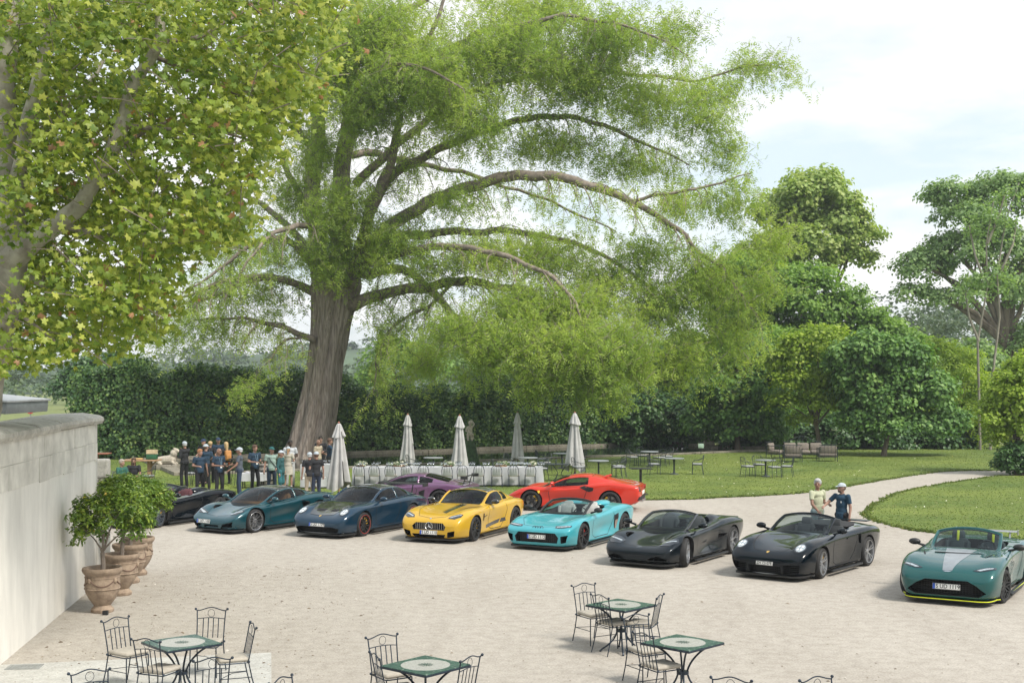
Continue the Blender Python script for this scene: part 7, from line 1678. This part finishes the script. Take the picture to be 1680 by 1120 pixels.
SCULP = M('worn pale statue stone', (.50, .45, .37), rough=.9, col2=(.24, .21, .17), scale=9, bump=.5, bscale=25)
def remeshed(mb, name, mat, parent, vox=.02, smooth=3):
    me = mb.mesh(name, mat, smooth=False); o = link(name, me)
    md = o.modifiers.new('r', 'REMESH'); md.mode = 'VOXEL'; md.voxel_size = vox; md.use_smooth_shade = True
    if smooth: s = o.modifiers.new('s', 'SMOOTH'); s.factor = .5; s.iterations = smooth
    bpy.context.view_layer.update(); dg = bpy.context.evaluated_depsgraph_get(); new = bpy.data.meshes.new_from_object(o.evaluated_get(dg))
    o.modifiers.clear(); o.data = new; new.name = name
    if not new.materials: new.materials.append(mat)
    if parent is not None: o.parent = parent
    return o
def build_statues():
    # recumbent beast on the basin corner
    r = empty('beast_statue', P(272, 771), 0, 'pale carved stone beast with a curled tail at the left end of the pond', 'statue')
    MB().box((0, 0, .14), (1.25, .6, .28), bev=.03).build('plinth', STONED, r)
    g = MB(); g.cap((-.35, 0, .45), (.25, 0, .50), .20, .24); g.cap((.25, 0, .55), (.42, 0, .85), .18, .13); g.ell((.48, 0, .93), (.16, .13, .13)); g.ell((.60, 0, .90), (.09, .08, .07)); g.cap((.3, .15, .42), (.5, .18, .30), .08, .06); g.cap((.3, -.15, .42), (.5, -.18, .30), .08, .06)
    g.cap((-.35, .14, .42), (-.2, .2, .30), .12, .08); g.cap((-.35, -.14, .42), (-.2, -.2, .30), .12, .08); g.ell((.38, 0, .80), (.18, .19, .2))
    g.tube([(-.5, 0, .45), (-.62, 0, .62), (-.60, 0, .82), (-.48, 0, .88), (-.40, 0, .78), (-.47, 0, .70)], [.07, .06, .055, .05, .045, .05], 8); g.cap((.42, .08, 1.0), (.40, .10, 1.08), .04, .02); g.cap((.42, -.08, 1.0), (.40, -.10, 1.08), .04, .02)
    remeshed(g, 'carved_beast', SCULP, r, .022, 2)
    # standing putto with raised arm on a mossy plinth
    r = empty('putto_statue', P(769, 768) + Vector((0, 1.5, 0)), 0, 'pale stone child figure with a raised arm beside the third umbrella', 'statue')
    g = MB(); g.lathe([(0, 0), (.55, 0), (.48, .3), (.36, .8), (.26, 1.25), (0, 1.3)], 14, cap=False); remeshed(g, 'mossy_mound', M('moss on stone', (.035, .07, .025), rough=1, var=.4, scale=8, bump=.8), r, .05, 1)
    g = MB(); z = 1.25; g.cap((-.07, 0, z + .03), (-.10, -.02, z + .32), .05, .075); g.cap((.10, .02, z + .03), (.08, 0, z + .32), .05, .075); g.cap((0, 0, z + .38), (.02, 0, z + .68), .13, .125); g.ell((.03, -.02, z + .92), (.11, .11, .13)); g.cap((.02, 0, z + .75), (.03, -.01, z + .82), .05, .05)
    g.cap((.13, 0, z + .70), (.22, -.03, z + .86), .05, .04); g.cap((.22, -.03, z + .86), (.10, -.06, z + 1.04), .04, .03); g.cap((-.12, 0, z + .70), (-.20, -.08, z + .52), .05, .035); g.cap((-.2, -.08, z + .52), (-.10, -.16, z + .48), .035, .03); g.tube([(-.12, 0, z + .45), (.15, -.1, z + .35), (.2, .05, z + .1)], [.05, .06, .03], 7)
    remeshed(g, 'carved_figure', SCULP, r, .018, 2)
    r = empty('seated_statue', P(1163, 737), 0, 'weathered seated stone figure at the pond corner under the trees', 'statue')
    MB().box((0, 0, .12), (1.0, .8, .24), bev=.04).build('plinth', STONED, r)
    g = MB(); g.ell((0, 0, .42), (.36, .30, .22)); g.cap((0, 0, .5), (.05, 0, .80), .2, .17); g.ell((.08, -.02, 1.02), (.11, .12, .14)); g.cap((.2, 0, .82), (.34, -.05, 1.05), .06, .04); g.cap((-.12, 0, .8), (-.28, -.12, .6), .07, .05); g.cap((-.1, -.1, .45), (-.3, -.3, .4), .11, .08); g.cap((.12, -.1, .45), (.25, -.3, .35), .11, .08); g.cap((-.3, -.3, .4), (-.32, -.34, .2), .08, .06)
    remeshed(g, 'carved_figure', SCULP, r, .022, 2)
# ------------------------------------------------------------------ people
def skin_mat(k):
    c = {'light': (.30, .175, .13), 'tan': (.23, .125, .085), 'dark': (.045, .022, .014)}[k]; return M('skin ' + k, c, rough=.5, var=.08, scale=15)
def cloth_mat(name, col): return M(name + ' cloth', col, rough=.85, var=.12, scale=9, bump=.25, bscale=35)
ARM = {'down': ((.25, .02, 1.16), (.275, -.06, .91)), 'hold': ((.255, .03, 1.17), (.12, -.27, 1.16)), 'sip': ((.27, -.13, 1.22), (.10, -.25, 1.44)), 'hip': ((.35, .09, 1.18), (.19, -.05, 1.0)), 'cross': ((.26, -.05, 1.18), (-.02, -.22, 1.20)),
       'reach': ((.30, -.20, 1.25), (.22, -.44, 1.20)), 'side': ((.40, -.02, 1.24), (.62, -.10, 1.22)), 'lap': ((.25, -.10, 1.14), (.12, -.36, 1.08)), 'lean': ((.27, -.10, 1.17), (.28, -.34, 1.0)), 'back': ((.28, .13, 1.17), (.1, .2, 1.0))}
def person(loc, face, h, label, skin='light', top=('navy', (.012, .030, .055)), sleeve='short', bottom=('trousers', 'black', (.012, .013, .016)), hair=None, hairlen='short', cap=None, pose=('down', 'down'), fem=False, sit=False, extras=(), shoes=(.02, .02, .022), turn=0, belt=None, vox=.018):
    s = h / 1.78; root = empty('person', loc, R(face), label, 'person', None); sk = skin_mat(skin)
    dz = -.43 if sit else 0.0; sw = .175 if fem else .195; hw = .10 if fem else .09; rt = random.Random(int(abs(loc[0] * 1000)))
    def S(p): return Vector((p[0] * s, p[1] * s, (p[2] + dz) * s))
    J = {}
    for sd, ps in ((1, pose[0]), (-1, pose[1])):
        e, w = ARM[ps]; sh = S((sd * sw, .0, 1.445)); J[sd] = (sh, S((sd * e[0], e[1], e[2])), S((sd * w[0], w[1], w[2])))
    legs = {}
    for sd in (1, -1):
        if sit: legs[sd] = (Vector((sd * .10 * s, 0, .50 * s)), Vector((sd * .15 * s, -.44 * s, .52 * s)), Vector((sd * .15 * s, -.42 * s, .09 * s)))
        else:
            o_ = rt.uniform(-.05, .05); legs[sd] = (S((sd * hw, 0, .93)), S((sd * (hw + .02), -.02 + o_, .50)), S((sd * (hw + .03), .02 + o_, .085)))
    b = MB()
    ht = Matrix.Rotation(R(turn), 3, 'Z')
    def Hd(p): q = ht @ Vector(p); return S((q.x, q.y - .01, q.z + 1.655))
    b.ell(Hd((0, 0, 0)), (.078 * s, .098 * s, .115 * s), 14, 10, M3=ht); b.ell(Hd((0, -.035, -.075)), (.055 * s, .058 * s, .05 * s), 10, 8, M3=ht)
    b.cap(Hd((0, -.095, .005)), Hd((0, -.115, -.03)), .013 * s, .018 * s, 6); b.cap(Hd((-.03, -.085, .028)), Hd((.03, -.085, .028)), .014 * s, .014 * s, 6); b.cap(Hd((-.02, -.09, -.062)), Hd((.02, -.09, -.062)), .010 * s, .010 * s, 6)
    for sd in (1, -1): b.ell(Hd((sd * .08, .01, -.01)), (.014 * s, .022 * s, .032 * s), 8, 6)
    b.cap(S((0, .015, 1.46)), Hd((0, .02, -.06)), .058 * s, .054 * s); b.ell(S((0, .01, 1.38)), (.14 * s, .075 * s, .09 * s)); b.cap(S((0, 0.01, 1.30)), S((0, .01, 1.02)), .085 * s, .08 * s)
    for sd in (1, -1):
        sh, el, wr = J[sd]; b.cap(sh, el, .050 * s, .040 * s); b.cap(el, wr, .040 * s, .027 * s); d = (wr - el).normalized(); sdv = d.cross(Vector((0, 0, 1)));
        if sdv.length < .3: sdv = Vector((sd, 0, 0))
        sdv.normalize(); pc = wr + d * .05 * s
        b.cap(wr, wr + d * .075 * s, .026 * s, .032 * s)
        up = d.cross(sdv)
        for k in range(4):
            o_ = sdv * (k - 1.5) * .019 * s; l = (.036, .042, .040, .030)[k] * s; p0 = wr + d * .085 * s + o_; p1 = p0 + d * l + up * .010 * s; p2 = p1 + d * l * .5 + up * .026 * s; b.cap(p0, p1, .0105 * s, .010 * s, 6); b.cap(p1, p2, .010 * s, .009 * s, 6)
        t0 = wr + d * .03 * s - sdv * .025 * s * sd; b.cap(t0, t0 + (d * .6 - sdv * sd * .8).normalized() * .045 * s + up * .012 * s, .014 * s, .010 * s, 6)
        hp, kn, an = legs[sd]; b.cap(hp, kn, .070 * s, .050 * s); b.cap(kn, kn.lerp(an, .45), .050 * s, .052 * s); b.cap(kn.lerp(an, .45), an, .050 * s, .034 * s); b.cap(an, an + Vector((0, -.10 * s, -.045 * s)), .036 * s, .028 * s)
    b.cap(legs[1][0], legs[-1][0], .075 * s, .075 * s)
    if sit: b.cap(S((0, 0, 1.0)), legs[1][0].lerp(legs[-1][0], .5), 0.08 * s, .08 * s)
    body = remeshed(b, 'body', sk, root, vox, 1)
    # face details
    e = MB()
    for sd in (1, -1): e.ell(Hd((sd * .031, -.092, .008)), (.011 * s, .006 * s, .007 * s), 8, 5, M3=ht)
    e.build('eyes', M('eye dark', (.03, .02, .015), rough=.2), body); MB().cap(Hd((-.018, -.098, -.060)), Hd((.018, -.098, -.060)), .0045 * s, .0045 * s, 5).build('lips', M('lip ' + skin, tuple(c * .6 for c in {'light': (.5, .2, .16), 'tan': (.4, .16, .12), 'dark': (.08, .03, .03)}[skin]), rough=.5), body)
    # shirt
    g = MB(); tcol = cloth_mat(*top)
    g.ell(S((0, .005, 1.385)), ((sw - .01) * s, .125 * s, .10 * s)); g.cap(S((-sw + .02, .01, 1.425)), S((sw - .02, .01, 1.425)), .062 * s, .062 * s)
    g.ell(S((0, -.005, 1.22)), ((.160 if not fem else .145) * s, .122 * s, .20 * s), 16, 10); g.ell(S((0, -.008, 1.06)), ((.165 if not fem else .14) * s, .125 * s, .17 * s), 16, 10)
    zl = .90 if not sit else .98
    g.lathe([(.0, (zl + dz) * s), (.150 * s, (zl + dz) * s), (.155 * s, (zl + .12 + dz) * s), (0, (zl + .2 + dz) * s)], 16, cap=False)
    for sd in (1, -1):
        sh, el, wr = J[sd]
        if sleeve == 'long': g.cap(sh, el, .064 * s, .056 * s); g.cap(el, el.lerp(wr, .95), .054 * s, .040 * s)
        elif sleeve == 'short': q = sh.lerp(el, .66); g.cap(sh, sh.lerp(el, .3), .066 * s, .064 * s); g.tube([sh, q], [.064 * s, .062 * s], 12)
    remeshed(g, 'jacket' if sleeve == 'long' else 'shirt', tcol, root, vox + .003, 2)
    g = MB(); g.tube([S((.062 * math.cos(a), .012 + .062 * math.sin(a), 1.492 - .02 * math.sin(a) * 0 - (.018 if math.sin(a) < -.5 else 0))) for a in np.linspace(0, 2 * math.pi, 15)], .013 * s, 6, cap=False); g.build('collar', tcol, root)
    # below the waist
    kind, bn, bc = bottom; bm_ = cloth_mat(bn, bc); g = MB()
    if kind in ('trousers', 'shorts'):
        g.cap(legs[1][0] + Vector((0, 0, .03)), legs[-1][0] + Vector((0, 0, .03)), .112 * s, .112 * s)
        if not sit: g.cap(S((-.05, 0, .98)), S((.05, 0, .98)), .115 * s, .115 * s)
        for sd in (1, -1):
            hp, kn, an = legs[sd]; g.cap(hp, kn, .095 * s, .070 * s)
            if kind == 'trousers': g.tube([kn + (hp - kn) * .1, kn, kn.lerp(an, .5), an + Vector((0, 0, -.02 * s))], [.072 * s, .068 * s, .064 * s, .058 * s], 12)
            else: g.tube([hp.lerp(kn, .6), kn + (hp - kn) * .06], [.088 * s, .09 * s], 12)
        remeshed(g, kind, bm_, root, vox + .003, 2)
    else:
        zt = 1.05; g.lathe([(.130 * s, zt * s), (.150 * s, .98 * s), (.185 * s, .88 * s), (.215 * s, .60 * s), (.205 * s, .60 * s), (.14 * s, .96 * s)], 24, cap=False); g.build('skirt', bm_, root)
    if belt: MB().lathe([(.158 * s, (.985 + dz) * s), (.168 * s, (.985 + dz) * s), (.168 * s, (1.02 + dz) * s), (.158 * s, (1.02 + dz) * s)], 20, cap=False).build('belt', cloth_mat(*belt), root)
    sm = M('shoe %.2f' % shoes[0], shoes, rough=.5)
    for sd in (1, -1):
        an = legs[sd][2]; g = MB(); g.ell(an + Vector((0, -.055 * s, -.05 * s)), (.046 * s, .125 * s, .042 * s), 12, 8); g.cap(an + Vector((0, .01, -.02)), an + Vector((0, 0, .015)), .045 * s, .043 * s); o = g.build('shoe', sm, root)
        for v in o.data.vertices: v.co.z = max(v.co.z, .002)
    if hair and cap:
        hm = M('hair %.3f %.3f' % hair[:2], hair, rough=.6, var=.3, scale=60); g = MB(); g.ell(Hd((0, .030, -.005)), (.090 * s, .092 * s, .075 * s), 14, 9, M3=ht)
        if hairlen == 'tail': g.cap(Hd((0, .10, .0)), Hd((0, .14, -.20)), .040 * s, .022 * s)
        remeshed(g, 'hair', hm, root, vox, 1)
    elif hair:
        hm = M('hair %.3f %.3f' % hair[:2], hair, rough=.6, var=.3, scale=60); g = MB(); g.ell(Hd((0, .020, .042)), (.098 * s, .108 * s, .105 * s), 14, 9, M3=ht); g.ell(Hd((0, -.035, .085)), (.080 * s, .070 * s, .050 * s), 12, 8, M3=ht)
        if hairlen == 'long': g.cap(Hd((0, .07, .0)), Hd((0, .10, -.22)), .07 * s, .05 * s); g.cap(Hd((.07, .03, 0)), Hd((.07, .05, -.14)), .03 * s, .02 * s); g.cap(Hd((-.07, .03, 0)), Hd((-.07, .05, -.14)), .03 * s, .02 * s)
        if hairlen == 'tail': g.cap(Hd((0, .10, .02)), Hd((0, .13, -.20)), .035 * s, .018 * s)
        remeshed(g, 'hair', hm, root, vox, 1)
    if cap:
        cm = cloth_mat(*cap); g = MB(); V_ = []
        for i in range(6):
            th = math.pi / 2 * i / 5
            for j in range(18): a = 2 * math.pi * j / 18; V_.append(Hd((.098 * math.cos(th) * math.cos(a), .010 + .116 * math.cos(th) * math.sin(a), .038 + .095 * math.sin(th))))
        g.add(V_, [(i * 18 + j, i * 18 + (j + 1) % 18, (i + 1) * 18 + (j + 1) % 18, (i + 1) * 18 + j) for i in range(5) for j in range(18)]); o = g.build('cap', cm, root, sharp=70)
        g = MB(); V_ = [Hd((.072 * math.sin(a), -.085 - .085 * math.cos(a), .045 - .018 * math.cos(a))) for a in np.linspace(-1.35, 1.35, 9)] + [Hd((.078 * math.sin(a), -.07 * math.cos(a) - .01, .048)) for a in np.linspace(1.35, -1.35, 9)]
        g.add(V_ + [v + Vector((0, 0, .006)) for v in V_], [tuple(range(18)), tuple(range(18, 36))[::-1]] + [(i, (i + 1) % 18, 18 + (i + 1) % 18, 18 + i) for i in range(18)]); g.build('peak', cm, o, smooth=False)
    for x in extras:
        if x == 'lanyard':
            g = MB(); g.tube([S((-.07, .02, 1.50)), S((-.05, -.115, 1.40)), S((0, -.140, 1.15)), S((.05, -.115, 1.40)), S((.07, .02, 1.50))], .006, 5); g.build('lanyard', M('pale lanyard', (.3, .45, .55), rough=.6), root); MB().box(S((0, -.145, 1.12)), (.07 * s, .01, .10 * s)).build('badge', WHT, root)
        if x == 'strap': MB().tube([S((-.15, .02, 1.48)), S((-.08, -.135, 1.32)), S((.12, -.135, 1.08)), S((.16, 0, 1.0))], .014, 6).build('shoulder_strap', cloth_mat('dark strap', (.01, .015, .02)), root)
        if x == 'glasses': MB().tube([Hd((sd_ * .05, -.104 + .012 * abs(sd_), .012)) for sd_ in (-1, -.5, 0, .5, 1)], .012 * s, 6).build('sunglasses', BLK, root)
        if x == 'beard': MB().ell(Hd((0, -.055, -.085)), (.052 * s, .052 * s, .040 * s), 10, 8, M3=ht).build('beard', M('beard brown', (.05, .03, .02), rough=.8), root)
        if x == 'badge': MB().ell(S((.07, -.128, 1.30)), (.02 * s, .005, .025 * s), 8, 6).build('shirt_badge', WHT, root)
        if x == 'cord': MB().tube([S((-.01, -.155, .98)), S((.0, -.165, .90))], .012, 6).build('waist_cord', M('pale cord', (.7, .68, .6)), root)
        if x in ('orange', 'clear', 'beer'):
            sd = 1 if pose[0] in ('hold', 'sip', 'lap', 'reach') else -1; el, wr = J[sd][1], J[sd][2]; d = (wr - el).normalized(); p = wr + d * .10 * s
            gl = empty('held_glass', root.matrix_basis @ (p + Vector((0, 0, -.05)))); gl.location = Vector(loc) + Matrix.Rotation(R(face), 3, 'Z') @ (p + Vector((0, -.0, -.03)))
            tag(gl, {'orange': 'orange drink in a stemmed glass held by the %s', 'clear': 'clear glass held by the %s', 'beer': 'glass of pale drink held by the %s'}[x] % ' '.join(label.split(',')[0].replace('person ', 'guest ').split()[:7]), 'glass')
            MB().lathe([(0, -.03), (.03, -.03), (.005, -.022), (.005, .03), (.03, .05), (.042, .09), (.038, .13)], 12, cap=False).build('bowl', CLEAR, gl)
            MB().lathe([(0, .045), (.028, .052), (.038, .088), (.037, .115), (0, .115)], 12, cap=False).build('drink', {'orange': M('orange drink', (.75, .20, .03), rough=.15), 'clear': M('clear drink', (.5, .5, .45), rough=.1), 'beer': M('pale drink', (.6, .42, .12), rough=.15)}[x], gl)
        if x == 'backpack':
            bp = empty('backpack', Vector(loc) + Matrix.Rotation(R(face), 3, 'Z') @ S((0, .20, 1.22)), R(face), 'caramel brown backpack on the back of the blonde guest', 'backpack'); MB().box((0, .0, 0), (.28, .17, .42), bev=.06).build('bag', M('caramel leather', (.42, .19, .05), rough=.6), bp); MB().box((0, .09, -.06), (.2, .05, .2), bev=.02).build('pocket', M('caramel leather', (.4, .18, .05)), bp)
    return root
NAVY = ('navy polo', (.010, .032, .062)); BLKC = ('black', (.010, .011, .014)); TEAL = ('deep teal', (.015, .075, .08)); WCAP = ('white cap', (.38, .43, .47)); GREYT = ('slate grey', (.07, .085, .11)); JEAN = ('trousers', 'dark blue denim', (.018, .035, .065)); BTR = ('trousers', 'black', (.010, .011, .014))
def build_people():
    def at(px, h, head, Y=None):
        """ground point: px column, head row in the photograph and the height of the person"""
        Y = Y or (CAM_H - h) * F_PX / (head - HOR); return Vector(((px - 840) * Y / F_PX, Y, .035))
    BR, BL, GY, DK = (.09, .05, .03), (.42, .30, .15), (.42, .42, .42), (.015, .012, .01)
    person(at(303, 1.84, 725), 235, 1.84, 'person in black with a white cap, leftmost of the standing guests, turned away', top=BLKC, sleeve='long', hair=GY, cap=WCAP, pose=('hold', 'sip'), turn=-20)
    person(at(334, 1.86, 721), -20, 1.86, 'person in a dark cap and dark shirt, tallest at the back of the left group', top=BLKC, hair=BR, cap=('navy cap', (.012, .03, .07)), pose=('down', 'hold'))
    person(at(328, 1.76, 738), 30, 1.76, 'person with red-blond hair in a navy polo, at the left front of the group', top=NAVY, hair=(.30, .14, .06), pose=('down', 'hold'), turn=30)
    person(at(338, 1.78, 738, 50.2), 200, 1.78, 'person seen from behind in a white cap and navy polo, black trousers', top=NAVY, hair=BR, cap=WCAP, pose=('hold', 'hold'), turn=-60, belt=('belt brown', (.03, .02, .015)))
    person(at(345, 1.72, 733, 53.6), 170, 1.72, 'person with blond hair half hidden behind the man in the white cap', top=BLKC, hair=BL, pose=('down', 'down'))
    person(at(359, 1.82, 736), 48, 1.82, 'person with shaved head, sunglasses, navy polo and lanyard', skin='tan', top=NAVY, pose=('hold', 'hold'), extras=('lanyard', 'glasses', 'clear'), turn=15)
    person(at(358, 1.84, 727, 54.4), 20, 1.84, 'person in a blue cap at the back, between the sunglasses man and the blonde guest', top=NAVY, hair=BR, cap=('navy cap', (.012, .03, .07)), pose=('down', 'hold'))
    person(at(371, 1.72, 731, 53.0), 215, 1.72, 'person with long blond hair and a caramel backpack over dark clothes', top=BLKC, sleeve='long', hair=BL, hairlen='long', fem=True, pose=('hold', 'down'), extras=('backpack',))
    person(at(393, 1.84, 735), -80, 1.84, 'person in a white cap, slate grey T-shirt and dark jeans, seen from the side', top=GREYT, bottom=JEAN, hair=GY, cap=WCAP, pose=('lean', 'hold'), extras=('orange',), skin='tan')
    person(at(418, 1.83, 731), 45, 1.83, 'person with dark brown hair in a navy polo and lanyard, standing alone in the middle', top=NAVY, hair=BR, pose=('hold', 'hold'), extras=('lanyard', 'clear'), turn=10)
    person(at(446, 1.80, 734), 10, 1.80, 'person in a green cap, mint polo and jeans with a dark shoulder strap', top=('mint', (.23, .32, .28)), bottom=JEAN, hair=BR, cap=('green cap', (.012, .09, .09)), pose=('hip', 'down'), extras=('strap',), turn=30)
    person(at(461, 1.70, 740), 75, 1.70, 'person in a white cap with teal shirt and teal shorts, seen from the side', top=TEAL, bottom=('shorts', 'teal shorts', (.02, .12, .14)), hair=(.35, .2, .1), hairlen='tail', cap=WCAP, fem=True, pose=('hip', 'down'), sleeve='long')
    person(at(473, 1.66, 743, 50.6), 175, 1.66, 'person in a cream dress and white cap with a light ponytail, back turned', top=('cream', (.38, .355, .30)), bottom=('skirt', 'cream', (.38, .355, .30)), hair=(.34, .21, .11), hairlen='tail', cap=WCAP, fem=True, pose=('hold', 'hold'), belt=('cream', (.38, .355, .30)), shoes=(.5, .48, .45))
    person(at(476, 1.88, 723), 10, 1.88, 'person with dark skin in a white polo standing against the cypress trunk', skin='dark', top=('white polo', (.42, .44, .46)), bottom=('trousers', 'pale grey', (.45, .46, .46)), hair=DK, pose=('hold', 'hold'), turn=20)
    person(at(508, 1.74, 743), 190, 1.74, 'person in a black T-shirt and white cap at the bar table, back turned', top=BLKC, hair=GY, cap=WCAP, pose=('down', 'hold'), bottom=('trousers', 'beige', (.35, .30, .22)))
    person(at(519, 1.76, 742), 205, 1.76, 'person in a dark polo and white cap, right of the other one at the bar', top=BLKC, hair=BR, cap=WCAP, pose=('hold', 'down'), bottom=('trousers', 'navy', (.015, .025, .05)))
    person(at(522, 1.76, 736, 54.4), 60, 1.76, 'person with a bald head and beige top behind the two cap wearers', skin='tan', top=('beige', (.45, .36, .27)), pose=('hold', 'down'))
    person(at(526, 1.84, 725, 55.5), 10, 1.84, 'person in a black suit with white shirt and glasses serving behind the bar table', top=BLKC, sleeve='long', hair=DK, pose=('hold', 'hold'), extras=('glasses',))
    person(at(541, 1.80, 730, 54.6), 95, 1.80, 'person in navy half hidden behind the front umbrella', top=NAVY, hair=BR, pose=('hold', 'reach'), extras=())
    person(P(197, 815) + Vector((0, .2, .03)), 60, 1.78, 'person seated in a green shirt with short grey hair, leaning forward at the left', top=('bottle green', (.02, .10, .075)), hair=(.35, .30, .26), sit=True, pose=('lap', 'lap'), turn=10)
    person(P(213, 812) + Vector((0, .5, .03)), 10, 1.78, 'person seated in dark clothes holding an orange drink, beside the man in green', top=BLKC, hair=BR, sit=True, pose=('lap', 'lap'), extras=('orange', 'beard'), skin='tan')
    ac = make_armchair(); ac['category'] = 'chair'; us = []
    for (px, py, dy, a, lb) in ((197, 815, .2, R(60 - 90), 'metal armchair under the seated man in green'), (213, 812, .5, R(10 - 90), 'metal armchair under the seated man with the orange drink')):
        put(ac, us, P(px, py) + Vector((0, dy, .03)), a, lb, 'metal armchairs on the lawn')
    bg = empty('tote_bag', P(228, 812) + Vector((0, .5, .06)), .3, 'white and green tote bag beside the seated guests', 'bag'); MB().box((0, 0, .28), (.42, .16, .5), bev=.05).build('bag_body', M('off white canvas', (.6, .6, .55), rough=.9), bg); MB().box((0, -.085, .28), (.16, .02, .46), bev=.008).build('bag_stripe', M('bottle green canvas', (.02, .12, .09), rough=.9), bg)
    # two men behind the black open-top car
    Ym = 32.6
    person(at(1341, 1.8, 0, Ym), 30, 1.80, 'person with grey hair, pale lime polo and blue-grey trousers behind the black open-top car', skin='tan', top=('pale lime polo', (.42, .44, .31)), bottom=('trousers', 'blue grey', (.17, .24, .26)), hair=(.40, .40, .41), pose=('hold', 'lean'), extras=('cord',), turn=-50, vox=.012)
    person(at(1381, 1.74, 0, Ym - .5), -50, 1.74, 'person with beard and white cap in dark blue polo, reaching towards the grey-haired man', top=('dark blue polo', (.010, .045, .085)), hair=BR, cap=WCAP, pose=('down', 'reach'), extras=('beard', 'badge'), turn=-20, vox=.012)
build_background(); build_hedges(); build_cypress(); build_plane(); build_pots(); build_cars(); build_terrace(); build_lawn_furniture(); build_umbrellas(); build_banquet(); build_statues(); build_people()
